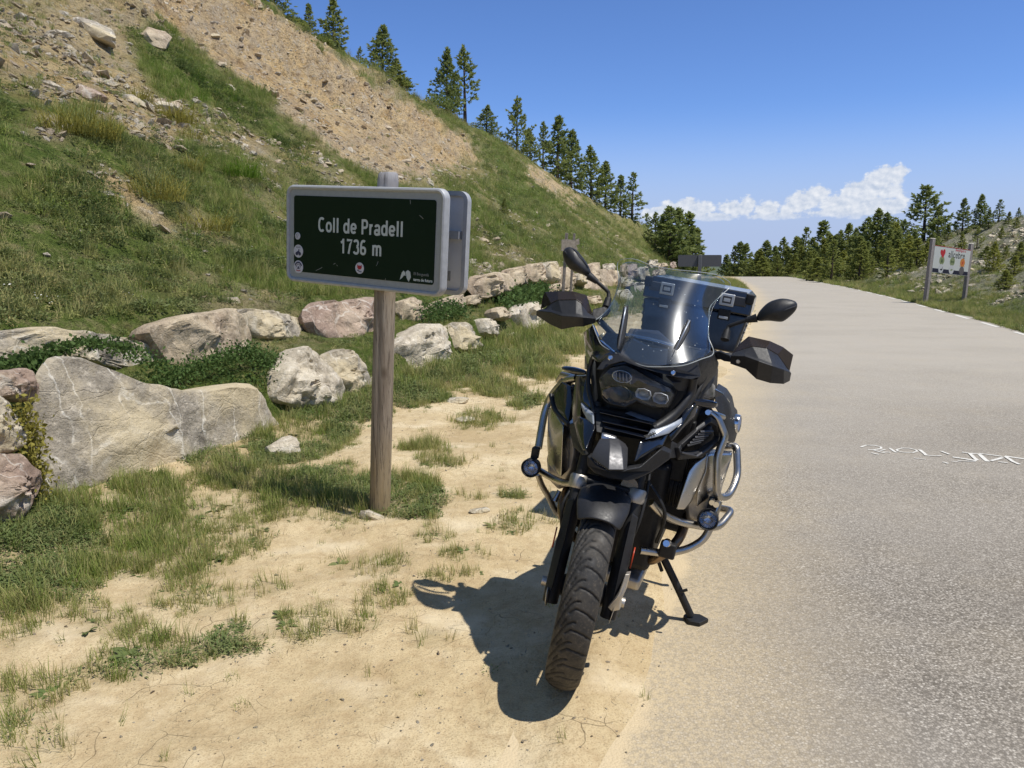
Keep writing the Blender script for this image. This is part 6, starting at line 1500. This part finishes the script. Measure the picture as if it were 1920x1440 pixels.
slab('cheek_window', [z5(930,1200,-.255), z5(985,1130,-.25), z5(1035,1100,-.235), z5(1015,1170,-.225), z5(965,1210,-.235)], simple('sandy_mirror_film', (.36, .31, .21), .3, .2), .003, bevel=0)
pipe('fairing_stay', crom([z4(540,305,-.17), z4(520,420,-.18), z4(470,510,-.16), z4(380,615,-.13), z4(290,685,-.10), z4(200,740,-.07)], 6), .0165, P_MATTE)
pipe('fairing_stay', crom([z3(598,120,-.22), z3(560,240,-.22), z3(556,400,-.18), z3(590,540,-.12), z3(606,620,-.08)], 6), .0085, P_MATTE)
slab('dash_cover', [z1(688,732,-.17), z1(742,708,-.19), z1(862,768,-.17), z1(962,776,-.17), z1(956,872,-.09), z1(890,884,-.085), z1(788,870,-.085), z1(658,802,-.115)], P_DASH, .03, bevel=.003)
pipe('dash_bar', [z1(690,682,-.27), z1(850,712,-.26), z1(1002,752,-.27)], .0095, P_CHROME)
slab('instrument', [z1(720,640,-.40), z1(900,655,-.39), z1(990,735,-.30), z1(705,670,-.30)], P_DASH, .03, bevel=.004)
slab('windscreen_carrier', [z1(700,690,-.29), z1(1010,757,-.29), z1(1030,800,-.24), z1(960,772,-.19), z1(862,766,-.185), z1(742,704,-.205), z1(690,725,-.22)], P_DARK, .02, bevel=.003)
# ---- windscreen and its deflectors
ws = loft('windscreen', [[z1(480,600,-.30), z1(548,748,-.19), z1(645,802,-.125), z1(790,872,-.075), z1(892,884,-.07), z1(1060,876,-.09), z1(1180,835,-.15), z1(1262,795,-.25)],
  [z1(592,505,-.36), z1(640,600,-.25), z1(720,650,-.19), z1(830,690,-.155), z1(925,705,-.15), z1(1050,705,-.17), z1(1160,700,-.23), z1(1228,690,-.30)],
  [z1(652,350,-.43), z1(705,405,-.33), z1(775,440,-.28), z1(880,470,-.25), z1(975,485,-.245), z1(1080,495,-.265), z1(1170,500,-.31), z1(1240,498,-.38)],
  [z1(645,213,-.49), z1(742,190,-.41), z1(868,234,-.37), z1(1005,258,-.345), z1(1130,270,-.345), z1(1240,284,-.37), z1(1312,305,-.42), z1(1372,357,-.49)]], P_SCREEN, thick=.0035, sub=2)
def edge_mat():
    m = NT('screen_cut_edge'); tr = m.n('ShaderNodeBsdfTransparent', Color=(.9, .92, .93, 1)); m.p(Base_Color=(.50, .53, .53), Roughness=.3)
    mx = m.n('ShaderNodeMixShader', Fac=.55); m.set(mx.inputs[1], tr.outputs[0]); m.set(mx.inputs[2], m.b.outputs[0]); m.set(m.out.inputs[0], mx.outputs[0]); return m.m
P_EDGE = edge_mat()
_we = [(480,600,-.30),(515,692,-.24),(548,748,-.19),(645,802,-.125),(790,872,-.075),(892,884,-.07),(1060,876,-.09),(1180,835,-.15),(1262,795,-.25),(1228,690,-.30),(1232,590,-.34),(1240,498,-.38),(1310,425,-.44),(1372,357,-.49),(1312,305,-.42),(1240,284,-.37),(1130,270,-.345),(1005,258,-.345),(868,234,-.37),(742,190,-.41),(645,213,-.49),(652,350,-.43),(592,505,-.36),(480,600,-.30)]
pipe('screen_edge', crom([z1(*p) for p in _we], 4), .0017, P_EDGE, ws, 6)
for L_ in ([(682,494,-.19),(707,488,-.20),(706,565,-.19),(690,690,-.16),(652,782,-.13),(638,765,-.13),(640,705,-.15)], [(1094,578,-.20),(1112,584,-.20),(1108,645,-.19),(1004,842,-.11),(966,862,-.10),(984,800,-.12)]):
    w_ = slab('wind_deflector', [z1(*p) for p in L_], P_MATTE, .022, bevel=.004)
    a, b = L_[0], L_[-2]
    slab('deflector_highlight', [z1(a[0] + 9, a[1] + 6, a[2] + .006), z1(a[0] + 19, a[1] + 8, a[2] + .006), z1((a[0] + b[0]) / 2 + 16, (a[1] + b[1]) / 2, (a[2] + b[2]) / 2 + .006), z1(b[0] + 18, b[1] - 14, b[2] + .007), z1(b[0] + 8, b[1] - 8, b[2] + .007)], P_SILVER, .003, w_, bevel=0)  # silver strip stands in for the highlight along the blade
# ---- handlebar, levers, guards, mirrors
BL0, BL1, BR0, BR1 = z5(400,850,-.45), z5(905,885,-.42), z6(1430,1050,-.45), z6(930,935,-.42)
bar_ = pipe('handlebar', fillet([BL0, BL1, Vector((.10, -.36, 1.12)), Vector((-.10, -.36, 1.12)), BR1, BR0], .05), .012, P_DARK, n=14)
for e0, e1 in ((BL0, BL1), (BR0, BR1)):
    pipe('grip', [e0, e0.lerp(e1, .55)], .0175, P_SEAT, bar_, 16); u = (e1 - e0).normalized(); w = Vector((0, .06, .0)); k = e0.lerp(e1, .72)
    pod('switch_block', [k + Vector((0, 0, .03)) - u * .03, k + Vector((0, 0, .032)) + u * .04, k + Vector((0, 0, -.03)) + u * .04, k + Vector((0, 0, -.034)) - u * .02], P_DARK, .035, bar_)
    pipe('lever', crom([e0.lerp(e1, .85) + w * .7, e0.lerp(e1, .5) + w * 1.1, e0 + w], 5), .0065, P_DARK, bar_, 8)
    if False: pod('fluid_reservoir', [k + Vector((0, 0, .025)) - u * .035, k + Vector((0, 0, .025)) + u * .035, k - Vector((0, 0, .025)) + u * .03, k - Vector((0, 0, .025)) - u * .03], P_DARK, .03, bar_)
g1 = loft('hand_guard', [[z5(277,905,-.39), z5(430,1006,-.31), z5(560,1064,-.27), z5(720,1032,-.265), z5(800,1030,-.27), z5(938,986,-.31)],
   [z5(284,856,-.37), z5(440,874,-.285), z5(560,914,-.25), z5(720,926,-.245), z5(800,932,-.25), z5(942,946,-.295)],
   [z5(330,846,-.37), z5(452,850,-.30), z5(560,882,-.265), z5(720,892,-.26), z5(790,908,-.265), z5(930,930,-.305)],
   [z5(378,842,-.375), z5(446,775,-.335), z5(522,738,-.31), z5(722,736,-.305), z5(775,778,-.305), z5(842,892,-.315)]], P_MATTE, thick=.007, bevel=.007)
loft('guard_extension', [[z5(325,838,-.385), z5(440,776,-.33), z5(520,736,-.305), z5(724,733,-.30), z5(778,772,-.302), z5(850,916,-.318)], [z5(350,700,-.42), z5(374,646,-.39), z5(520,637,-.355), z5(690,642,-.35), z5(838,682,-.355), z5(898,880,-.35)]], P_SMOKE, g1, thick=.004, bevel=.002)
g2 = loft('hand_guard', [[z6(905,1022,-.31), z6(1060,1076,-.285), z6(1165,1176,-.265), z6(1300,1216,-.275), z6(1430,1226,-.32), z6(1490,1196,-.40)],
   [z6(910,948,-.30), z6(1050,952,-.265), z6(1190,1002,-.245), z6(1320,1048,-.25), z6(1430,1086,-.295), z6(1506,1118,-.375)],
   [z6(918,936,-.31), z6(1050,930,-.28), z6(1180,974,-.262), z6(1310,1020,-.265), z6(1415,1060,-.305), z6(1490,1102,-.37)],
   [z6(928,924,-.32), z6(1030,888,-.315), z6(1120,856,-.305), z6(1262,872,-.305), z6(1366,935,-.325), z6(1462,1078,-.37)]], P_MATTE, thick=.007, bevel=.007)
loft('guard_extension', [[z6(930,918,-.325), z6(1030,884,-.312), z6(1120,852,-.302), z6(1264,868,-.302), z6(1370,930,-.322), z6(1492,1100,-.372)], [z6(945,893,-.345), z6(1010,816,-.355), z6(1086,752,-.355), z6(1300,800,-.35), z6(1430,858,-.37), z6(1530,935,-.42)]], P_SMOKE, g2, thick=.004, bevel=.002)
revolve('screw', [(0, .008), (.006, .008), (.008, .003), (.008, -.006)], z6(982,1000,-.285), (0, 1, 0), P_CAST, g2, 10)
slab('guard_bracket', [z6(735,905,-.36), z6(800,900,-.35), z6(900,940,-.31), z6(910,1010,-.305), z6(840,1000,-.32), z6(760,960,-.36)], P_DARK, .03, g2, bevel=.004)
slab('guard_bracket', [z5(905,840,-.34), z5(1030,810,-.36), z5(1100,850,-.36), z5(1060,920,-.34), z5(950,965,-.31), z5(900,930,-.32)], P_DARK, .03, g1, bevel=.004)
m1 = pod('mirror', [z5(565,215,-.42), z5(580,170,-.42), z5(620,140,-.42), z5(662,140,-.42), z5(722,164,-.42), z5(792,248,-.42), z5(852,330,-.42), z5(897,432,-.42), z5(878,462,-.42), z5(846,478,-.42), z5(798,450,-.42), z5(738,432,-.42), z5(650,392,-.42), z5(598,320,-.42)], P_MATTE, .034, rings=6, power=1.7)
m2 = pod('mirror', [z6(1168,545,-.42), z6(1198,490,-.42), z6(1280,408,-.42), z6(1380,374,-.42), z6(1452,370,-.42), z6(1552,394,-.42), z6(1578,432,-.42), z6(1562,490,-.42), z6(1502,552,-.42), z6(1432,605,-.42), z6(1380,605,-.42), z6(1280,592,-.42), z6(1182,602,-.42), z6(1164,572,-.42)], P_MATTE, .034, rings=6, power=1.7)
pipe('mirror_ridge', crom([z5(592,184,-.405), z5(668,268,-.392), z5(760,360,-.395), z5(850,452,-.41)], 5), .0022, P_SATIN, m1, 6); pipe('mirror_ridge', crom([z5(690,160,-.408), z5(770,240,-.402), z5(860,370,-.408)], 5), .0018, P_SATIN, m1, 6)
pipe('mirror_ridge', crom([z6(1570,442,-.405), z6(1440,490,-.392), z6(1320,540,-.395), z6(1190,582,-.41)], 5), .0022, P_SATIN, m2, 6)
pipe('mirror_stem', crom([z5(955,528,-.42), z5(1060,622,-.42), z5(1085,660,-.42), z5(1086,720,-.41)], 6), .0075, P_DARK, m1); pipe('stem_boot', [z5(862,462,-.42), z5(905,492,-.42), z5(958,532,-.42)], .0165, P_DARK, m1, taper=.010); pipe('stem_boot', [z5(1086,715,-.41), z5(1060,815,-.39)], .0125, P_DARK, m1, taper=.016)
pipe('mirror_stem', crom([z6(1072,586,-.42), z6(920,636,-.42), z6(884,660,-.42), z6(872,705,-.41)], 6), .0075, P_DARK, m2); pipe('stem_boot', [z6(1168,566,-.42), z6(1120,577,-.42), z6(1065,590,-.42)], .0165, P_DARK, m2, taper=.010); pipe('stem_boot', [z6(872,690,-.41), z6(848,785,-.39)], .0125, P_DARK, m2, taper=.016)
# ---- turn signals
for pts in ([z3(320,222,-.34), z3(345,206,-.34), z3(450,216,-.32), z3(545,248,-.28), z3(545,285,-.28), z3(440,285,-.32), z3(345,248,-.34)], [z4(478,470,-.24), z4(560,478,-.26), z4(700,500,-.30), z4(756,520,-.32), z4(732,570,-.32), z4(600,556,-.28), z4(500,520,-.25)]):
    o = pod('turn_signal', pts, P_GLOSS, .018, rings=5)
# ---- tank, side fairings, seat, tail
loft('inner_fairing', [[Vector((x * w, y - .05 * abs(x) ** 2, z)) for x in (-1, -.6, 0, .6, 1)] for y, w, z in ((-.16, .10, .80), (-.17, .15, .92), (-.20, .185, 1.02), (-.24, .205, 1.10), (-.34, .19, 1.16))], P_DARK, thick=.02)
for s in (-1, 1): bpart('inner_side', [Vector((s * x, y, z)) for x, y, z in ((.10, -.18, .80), (.15, -.20, .93), (.19, -.24, 1.04), (.205, -.30, 1.12), (.22, -.50, 1.10), (.23, -.62, .98), (.20, -.62, .80), (.16, -.40, .74))], [(0, 1, 2, 3, 4, 5, 6, 7)], P_DARK, thick=.02)
tank = loft('fuel_tank', [[Vector((x * w, y, z - drop * abs(x) ** 2.2)) for x in (-1, -.8, -.45, 0, .45, .8, 1)] for y, w, z, drop in ((-.26, .10, 1.04, .06), (-.34, .17, 1.09, .18), (-.46, .225, 1.115, .30), (-.60, .235, 1.10, .34), (-.74, .20, 1.05, .30), (-.86, .14, .98, .2))], P_GLOSS, thick=.006, sub=2)
loft('seat', [[Vector((x * w, y, z - .10 * abs(x) ** 2.5)) for x in (-1, -.7, 0, .7, 1)] for y, w, z in ((-.80, .09, .965), (-.90, .125, .935), (-1.08, .165, .925), (-1.18, .165, .985), (-1.40, .15, 1.0), (-1.50, .12, .99))], P_SEAT, thick=.05, sub=2, off=-1)
loft('tail', [[Vector((x * w, y, z)) for x in (-1, -.5, .5, 1)] for y, w, z in ((-.85, .13, .84), (-1.2, .15, .87), (-1.6, .13, .93), (-1.72, .10, .95))], P_MATTE, thick=.05, bevel=.006)
slab('tank_flank', [z4(540,452,-.34), z4(600,432,-.36), z4(700,330,-.44), z4(716,400,-.46), z4(722,470,-.46), z4(640,500,-.42), z4(560,480,-.36)], P_TANK, .05, bevel=.005, bulge=.01)
slab('tank_flank', [z3(522,120,-.44), z3(545,130,-.40), z3(540,240,-.38), z3(520,235,-.40)], P_TANK, .03, bevel=.003)
tf = slab('tank_side', [z4(718,398,-.50), z4(800,448,-.54), z4(848,518,-.58), z4(868,610,-.60), z4(892,640,-.62), z4(905,760,-.62), z4(890,860,-.60), z4(820,860,-.52), z4(800,740,-.50), z4(770,640,-.48), z4(722,560,-.46)], P_MATTE, .16, bevel=.012, bulge=.012)
slab('tank_side', [z4(716,400,-.49), z4(790,440,-.53), z4(845,515,-.57), z4(862,612,-.59), z4(845,600,-.575), z4(770,520,-.53), z4(722,480,-.48)], P_GLOSS, .02, bevel=.004)
o_ = z4(884,690,-.625); axr = Vector((-1, .16, .10)); em = revolve('round_emblem', [(0, .006), (.028, .006), (.034, .010), (.037, .004), (.037, -.01)], o_ + axr.normalized() * .012, axr, P_CHROME, tf, 28)
revolve('emblem_face', [(0, .0085), (.026, .0085), (.0265, .006)], o_ + axr.normalized() * .012, axr, simple('blue_white_enamel', (.10, .16, .32), .3), em, 24)
slab('blue_flank', [z4(300,742,-.16), z4(440,592,-.20), z4(556,520,-.24), z4(570,560,-.25), z4(560,622,-.245), z4(470,720,-.20), z4(405,792,-.16), z4(352,852,-.13), z4(330,790,-.13)], P_GLOSS, .05, bevel=.005, bulge=.010)
sh = loft('side_shroud', [[z4(402,880,-.20), z4(560,732,-.26), z4(668,640,-.32), z4(742,690,-.37), z4(764,800,-.40), z4(742,862,-.38), z4(592,972,-.29), z4(398,988,-.18), z4(378,905,-.18), z4(402,880,-.20)],
                           [z4(444,890,-.19), z4(572,772,-.25), z4(672,690,-.305), z4(716,718,-.345), z4(734,794,-.37), z4(716,836,-.35), z4(580,930,-.27), z4(440,945,-.175), z4(430,908,-.17), z4(444,890,-.19)]], P_MATTE, thick=.022, bevel=.004)
slab('shroud_back', [z4(430,905,-.24), z4(572,772,-.30), z4(672,690,-.355), z4(716,718,-.395), z4(734,794,-.42), z4(716,836,-.40), z4(580,930,-.32), z4(440,945,-.225)], P_DARK, .02, sh, bevel=0)
for k in range(6):
    t = k / 5; loft('louvre', [[z4(486 + 110 * t, 872 - 118 * t, -.20 - .06 * t), z4(600 + 104 * t, 842 - 92 * t, -.265 - .06 * t)], [z4(492 + 110 * t, 890 - 118 * t, -.195 - .06 * t), z4(606 + 104 * t, 858 - 92 * t, -.258 - .06 * t)]], P_SATIN if k % 2 else P_MATTE, sh, thick=.006, bevel=.0015)
loft('shroud_blade', [[z4(440,930,-.165), z4(560,960,-.24), z4(650,905,-.30), z4(742,812,-.37)], [z4(440,948,-.165), z4(570,978,-.24), z4(670,915,-.30), z4(752,822,-.37)]], P_SATIN, sh, thick=.006, bevel=.002)
slab('side_shroud', [z3(238,445,-.40), z3(330,338,-.38), z3(410,380,-.33), z3(416,520,-.28), z3(384,692,-.22), z3(300,632,-.30), z3(246,520,-.37)], P_GLOSS, .06, bevel=.005, bulge=.008)
pipe('shroud_edge', crom([z3(238,450,-.385), z3(262,560,-.34), z3(320,640,-.28), z3(388,705,-.205)], 5), .0085, P_MATTE)
slab('blue_flank', [z3(450,288,-.34), z3(540,288,-.28), z3(560,470,-.20), z3(602,560,-.12), z3(600,640,-.09), z3(545,600,-.12), z3(490,560,-.16), z3(484,700,-.13), z3(425,700,-.18), z3(412,540,-.27)], P_GLOSS, .05, bevel=.005, bulge=.006)
slab('lower_fairing', [z3(392,702,-.19), z3(440,690,-.15), z3(490,888,-.05), z3(542,962,.03), z3(505,962,.0), z3(424,892,-.10), z3(404,800,-.16)], P_MATTE, .03, bevel=.004)
slab('lower_fairing', [z4(352,852,-.12), z4(402,880,-.18), z4(380,905,-.17), z4(398,985,-.17), z4(345,990,-.10), z4(340,945,-.10)], P_MATTE, .03, bevel=.004)
# ---- engine
eng = block('engine_block', (-.15, -.78, .30), (.15, -.30, .74), P_DARK, bevel=.03)
block('radiator', (-.20, -.44, .66), (-.09, -.39, .90), P_DARK, eng); block('radiator', (.09, -.44, .66), (.20, -.39, .90), P_DARK, eng)
for s_ in (-1, 1): block('dark_filler', (s_ * .245 if s_ < 0 else .10, -.56, .44), (-.10 if s_ < 0 else .245, -.44, .94), P_DARK, eng, .02)  # dark filler blocks added to black out the gap beside the engine
block('front_frame', (-.10, -.40, .70), (.10, -.14, .98), P_DARK, eng); block('skid_plate', (-.13, -.80, .22), (.13, -.30, .27), P_CAST, eng, .015)
for s in (1, -1):
    c = Vector((s * .13, -.50, .62)); cy = revolve('cylinder', [(.0, 0), (.088, 0), (.088, .03)] + [q for k in range(5) for q in ((.100, .030 + k * .016), (.100, .036 + k * .016), (.086, .038 + k * .016), (.086, .045 + k * .016))] + [(.0, .12)], c, (s, 0, 0), P_DARK, eng, 28)
    ya, yb = -.40, -.62
    prof = [(.240, .520), (.215, .600), (.215, .690), (.240, .755), (.300, .765), (.338, .705), (.340, .610), (.318, .530), (.270, .500)]
    V = [Vector((s * (.28 + (x - .28) * k), y, .63 + (z - .63) * k)) for y, k in ((ya + .022, .80), (ya, 1.0), (yb, 1.0), (yb - .02, .85)) for x, z in prof]; n = len(prof)
    F = [tuple(range(n)), tuple(range(3 * n, 4 * n))] + [(a * n + i, a * n + (i + 1) % n, (a + 1) * n + (i + 1) % n, (a + 1) * n + i) for a in range(3) for i in range(n)]
    vc = bpart('valve_cover', V, F, P_CAST, eng, bevel=.007)
if True:
    # flat guard plates in front of the heads, as the photograph shows them
    slab('head_plate', [z4(392,1424,-.27), z4(440,1270,-.28), z4(502,1084,-.30), z4(562,1012,-.31), z4(655,956,-.33), z4(640,1090,-.325), z4(575,1245,-.31), z4(520,1360,-.29), z4(462,1426,-.28)], P_PLATE, .10, eng, bevel=.007, bulge=.006)
    slab('head_plate', [z4(655,958,-.335), z4(720,948,-.38), z4(862,952,-.46), z4(858,1000,-.46), z4(800,1180,-.44), z4(770,1262,-.42), z4(690,1310,-.37), z4(560,1404,-.31), z4(575,1250,-.31), z4(640,1095,-.325)], P_PLATE, .07, eng, bevel=.007, bulge=.010)
    slab('head_plate', [z3(215,575,-.40), z3(248,548,-.38), z3(300,640,-.34), z3(345,712,-.28), z3(340,800,-.27), z3(326,1150,-.27), z3(290,1128,-.30), z3(218,1038,-.36), z3(205,860,-.40)], P_PLATE, .10, eng, bevel=.007, bulge=.012)
pipe('exhaust_header', fillet([Vector((-.24, -.45, .52)), Vector((-.235, -.33, .45)), Vector((-.16, -.30, .36)), Vector((-.08, -.45, .30)), Vector((-.05, -.8, .28))], .06), .019, P_PIPE, eng, 16)
pipe('exhaust_header', fillet([Vector((.24, -.45, .52)), Vector((.235, -.33, .45)), Vector((.16, -.30, .36)), Vector((.08, -.45, .30)), Vector((.05, -.8, .28))], .06), .019, P_PIPE, eng, 16)
revolve('oil_filter', [(0, .05), (.03, .05), (.038, .04), (.038, -.05)], Vector((-.045, -.24, .52)), (0, 1, .1), P_CAST, eng, 20)
revolve('horn', [(0, .02), (.030, .02), (.034, .01), (.034, -.03)], zb(570, 285, -.08), (0, 1, .2), P_PIPE, None, 20)
for k, (a, b, c) in enumerate((((.06, -.2, .70), (.16, -.22, .55), (.15, -.26, .42)), ((-.06, -.2, .72), (-.17, -.2, .60), (-.16, -.27, .45)), ((-.02, -.18, .75), (-.10, -.16, .62), (-.04, -.22, .48)))): pipe('cable', crom([Vector(a), Vector(b), Vector(c)], 6), .007, P_DARK, eng, 8)
block('bracket', (-.235, -.30, .40), (-.175, -.26, .46), P_DARK, eng); revolve('sensor', [(0, .03), (.012, .03), (.016, .02), (.016, -.02)], Vector((-.20, -.24, .47)), (0, 1, .3), P_CHROME, eng, 12)
# ---- steel crash bars
cb = pipe('crash_bar', fillet([z4(690,606,-.36), z4(745,648,-.36), z4(778,725,-.36), z4(808,802,-.36), z4(775,880,-.35), z4(742,980,-.34), z4(736,1150,-.33), z4(738,1322,-.33), z4(832,1312,-.40), z4(885,1215,-.46), z4(914,1120,-.50), z4(906,905,-.54), z4(878,880,-.55), z4(800,886,-.55)], .035), .0145, P_STEEL, n=16)
pipe('crash_bar', [z4(655,598,-.40), z4(720,612,-.42), z4(792,640,-.50)], .011, P_STEEL, cb); revolve('bolt', [(0, .012), (.010, .012), (.010, -.008)], z4(664,600,-.385), (0, 1, .2), P_CHROME, cb, 10)
pipe('crash_bar', fillet([zb(668,365,-.20), zb(720,420,-.24), zb(790,455,-.28), zb(900,478,-.33), zb(995,488,-.40), zb(1062,405,-.50), zb(1010,395,-.55)], .04), .0145, P_STEEL, n=16)
pipe('crash_bar', fillet([zb(1000,345,-.40), zb(985,400,-.38), zb(960,480,-.37), zb(925,545,-.36), zb(850,590,-.34), zb(740,612,-.30), zb(618,596,-.26)], .05), .0145, P_STEEL, n=16)
cl = pipe('crash_bar', fillet([z3(455,312,-.36), z3(385,322,-.38), z3(300,385,-.42), z3(222,490,-.46), z3(180,620,-.44), z3(152,780,-.40), z3(132,900,-.36)], .04), .0155, P_STEEL, n=16)
pipe('crash_bar', [z3(300,335,-.50), z3(335,282,-.48), z3(452,312,-.42)], .013, P_STEEL, cl)
pipe('crash_bar', fillet([z3(140,1090,-.36), z3(190,1120,-.34), z3(270,1165,-.30), z3(360,1198,-.26), z3(470,1200,-.20)], .04), .0135, P_STEEL, n=14)
pipe('crash_bar', fillet([z3(128,1120,-.38), z3(160,1215,-.40), z3(230,1330,-.42), z3(268,1420,-.44), zb(290,500,-.46)], .05), .0125, P_STEEL, n=14)
pipe('crash_bar', [zb(230,310,-.44), zb(205,360,-.42)], .012, P_STEEL, cl)
# ---- auxiliary lamps
def fog(c, r):
    d = Vector((0, 1, .02)); o = revolve('fog_light', [(0, -.055), (r * .7, -.050), (r, -.02), (r * 1.04, .012), (r * .93, .016), (r * .86, .008), (r * .80, -.006)], c, d, P_DARK, None, 28)
    revolve('reflector', [(r * .84, .004), (r * .55, -.022), (r * .2, -.03), (0, -.03)], c, d, P_REFLECT, o, 24); revolve('lens', [(0, .014), (r * .45, .0125), (r * .86, .007)], c, d, P_LENS, o, 24)
    for k in range(6): a = 6.28 * k / 6; u = Vector((math.cos(a), 0, math.sin(a))) * r; pipe('reflector_rib', [c + u * .25 + d * -.012, c + u * .78 + d * .0], .0016, P_LED, o, 5)
    return o
c = z3(70,1065,-.30); f1 = fog(c, .036); block('lamp_bracket', c + Vector((-.012, -.05, .03)), c + Vector((.016, -.02, .075)), P_DARK, f1, .004)
c = zb(945,447,-.30); f2 = fog(c, .037); block('lamp_bracket', c + Vector((-.02, -.06, .03)), c + Vector((.014, -.02, .07)), P_DARK, f2, .004); revolve('bolt', [(0, .012), (.010, .012), (.010, -.01)], zb(965,362,-.29), (0, 1, 0), P_CHROME, f2, 10); revolve('bolt', [(0, .012), (.011, .012), (.011, -.01)], zb(985,372,-.30), (0, 1, 0), P_CHROME, f2, 10)
# ---- side stand
_g = [BKI @ Vector(on_z(960 + X / 2.5714, 800 + Y / 2.5714, .024)) for X, Y in ((826,908), (838,898), (905,902), (948,925), (905,946), (852,936))]
_yf = sum(p.y for p in _g) / 6
st = pipe('side_stand', [zb(728,628,-.52), zb(785,745,(_yf - .52) / 2), zb(862,912,_yf)], .0155, P_DARK, n=14)
pipe('stand_peg', [zb(815,795,_yf * .72), zb(845,786,_yf * .72)], .006, P_DARK, st, 8); pipe('stand_spring', [zb(700,632,-.52), zb(722,695,-.53)], .008, P_DARK, st, 8)
bpart('stand_foot', _g + [p + (BKI.to_3x3() @ Vector((0, 0, -.016))) for p in _g], [tuple(range(6)), tuple(range(6, 12))] + [(i, (i + 1) % 6, 6 + (i + 1) % 6, 6 + i) for i in range(6)], P_DARK, st, bevel=.003)
pipe('foot_peg', [Vector((-.18, -.82, .36)), Vector((-.30, -.84, .37))], .014, P_DARK); pipe('foot_peg', [Vector((.18, -.82, .36)), Vector((.30, -.84, .37))], .014, P_DARK)
pipe('swing_arm', fillet([Vector((.09, -.78, .42)), Vector((.11, -1.1, .38)), Vector((.11, -1.5, .335))], .1), .05, P_DARK, n=14)
pipe('silencer', fillet([Vector((.05, -.85, .30)), Vector((.16, -1.15, .42)), Vector((.21, -1.62, .60))], .1), .062, P_CHROME, n=20)
# ---- luggage
tcx = 0.0; YF, YR = -1.50, -1.93
T0 = [z6(8,500,YF), z6(95,158,YF)]
cs = None
def topcase():
    xl, xr = .262, -.268; zt, zm, zb_ = 1.352, 1.235, 1.045
    V = []
    for y, k in ((YF, 1.0), (YR, 1.0)):
        V += [Vector((xl, y, zm)), Vector((xr, y, zm)), Vector((xr * .90, y + (.02 if y == YF else 0), zb_)), Vector((xl * .90, y + (.02 if y == YF else 0), zb_))]
    body = bpart('top_case', V, [(0, 1, 2, 3), (4, 7, 6, 5), (0, 4, 5, 1), (3, 2, 6, 7), (1, 5, 6, 2), (0, 3, 7, 4)], P_CASE, bevel=.012)
    V = []
    for y in (YF + .006, YR - .006): V += [Vector((xl + .006, y, zm + .004)), Vector((xl + .006, y, zt - .03)), Vector((xl - .03, y - math.copysign(.02, y - YR - .2), zt)), Vector((xr + .03, y - math.copysign(.02, y - YR - .2), zt)), Vector((xr - .006, y, zt - .03)), Vector((xr - .006, y, zm + .004))]
    lid = bpart('lid', V, [(0, 1, 2, 3, 4, 5), (11, 10, 9, 8, 7, 6)] + [(i, (i + 1) % 6, 6 + (i + 1) % 6, 6 + i) for i in range(6)], P_CASE, body, bevel=.008)
    for x0 in (.150, -.150):
        l = block('latch', (x0 - .035, YF + .006, zm + .035), (x0 + .035, YF + .018, zt - .022), P_LATCH, body, .004)
        block('latch_inlay', (x0 - .022, YF + .018, zm + .048), (x0 + .022, YF + .020, zt - .034), simple('dark_latch_inlay', (.05, .05, .055), .5), l, .002); block('latch_slot', (x0 - .016, YF + .0202, zm + .056), (x0 + .016, YF + .0215, zt - .044), P_LATCH, l, .002)
        block('latch_hook', (x0 - .030, YF + .004, zm - .035), (x0 + .030, YF + .014, zm + .018), P_DARK, l, .004); block('hook_plate', (x0 - .022, YF + .014, zm - .03), (x0 + .022, YF + .016, zm - .018), P_LATCH, l, .001)
        block('corner_guard', (x0 * 1.42 - .03, YF + .002, zt - .072), (x0 * 1.42 + .03, YF + .014, zt - .026), P_SATIN, body, .006)
    for s, xe in ((-1, xr), (1, xl)):
        for k in range(5):
            z0, z1_ = zm - .020 - k * .036, zm - .034 - k * .036; f = lambda z: xe * (.90 + .10 * (z - zb_) / (zm - zb_)) + s * .004
            V = [Vector((f(z0), YF - .03, z0 - .0)), Vector((f(z0), YR + .06, z0 + .05 * 0)), Vector((f(z1_), YR + .06, z1_)), Vector((f(z1_), YF - .03, z1_ - .0))]
            V = [v + Vector((0, 0, .05 if i in (1, 2) else -.02)) for i, v in enumerate(V)]
            bpart('rib', V, [(0, 1, 2, 3)], P_RIB, body, thick=.006, bevel=.0015)
    for (x, sx) in ((xl - .012, 1), (xr + .012, -1)): block('corner_cap', (x - .02, YF + .004, zt - .055), (x + .02, YF + .022, zt - .004), P_DARK, body, .008)
    return body
topcase()
block('luggage_rack', (-.14, -1.92, 1.01), (.14, -1.45, 1.038), P_DARK, bevel=.006)
for s in (-1, 1): pipe('rack_stay', [Vector((s * .12, -1.72, 1.01)), Vector((s * .12, -1.40, .90))], .011, P_DARK)
if False: loft('back_rest', [[Vector((x, -1.47 + .02 * abs(x) / .2, z)) for x in (-.20, -.1, 0, .1, .20)] for z in (1.06, 1.13, 1.20)], P_SEAT, thick=.035, sub=1)
if False: pod('bar_bag', [Vector((x, -.66, z)) for x, z in ((.12, 1.08), (.15, 1.16), (.10, 1.22), (-.10, 1.22), (-.15, 1.16), (-.12, 1.08))], simple('navy_fabric', (.012, .016, .030), .8, var=.3), .12)
block('tail_light', (-.05, -1.745, .90), (.05, -1.72, .94), P_REFL, bevel=.004)
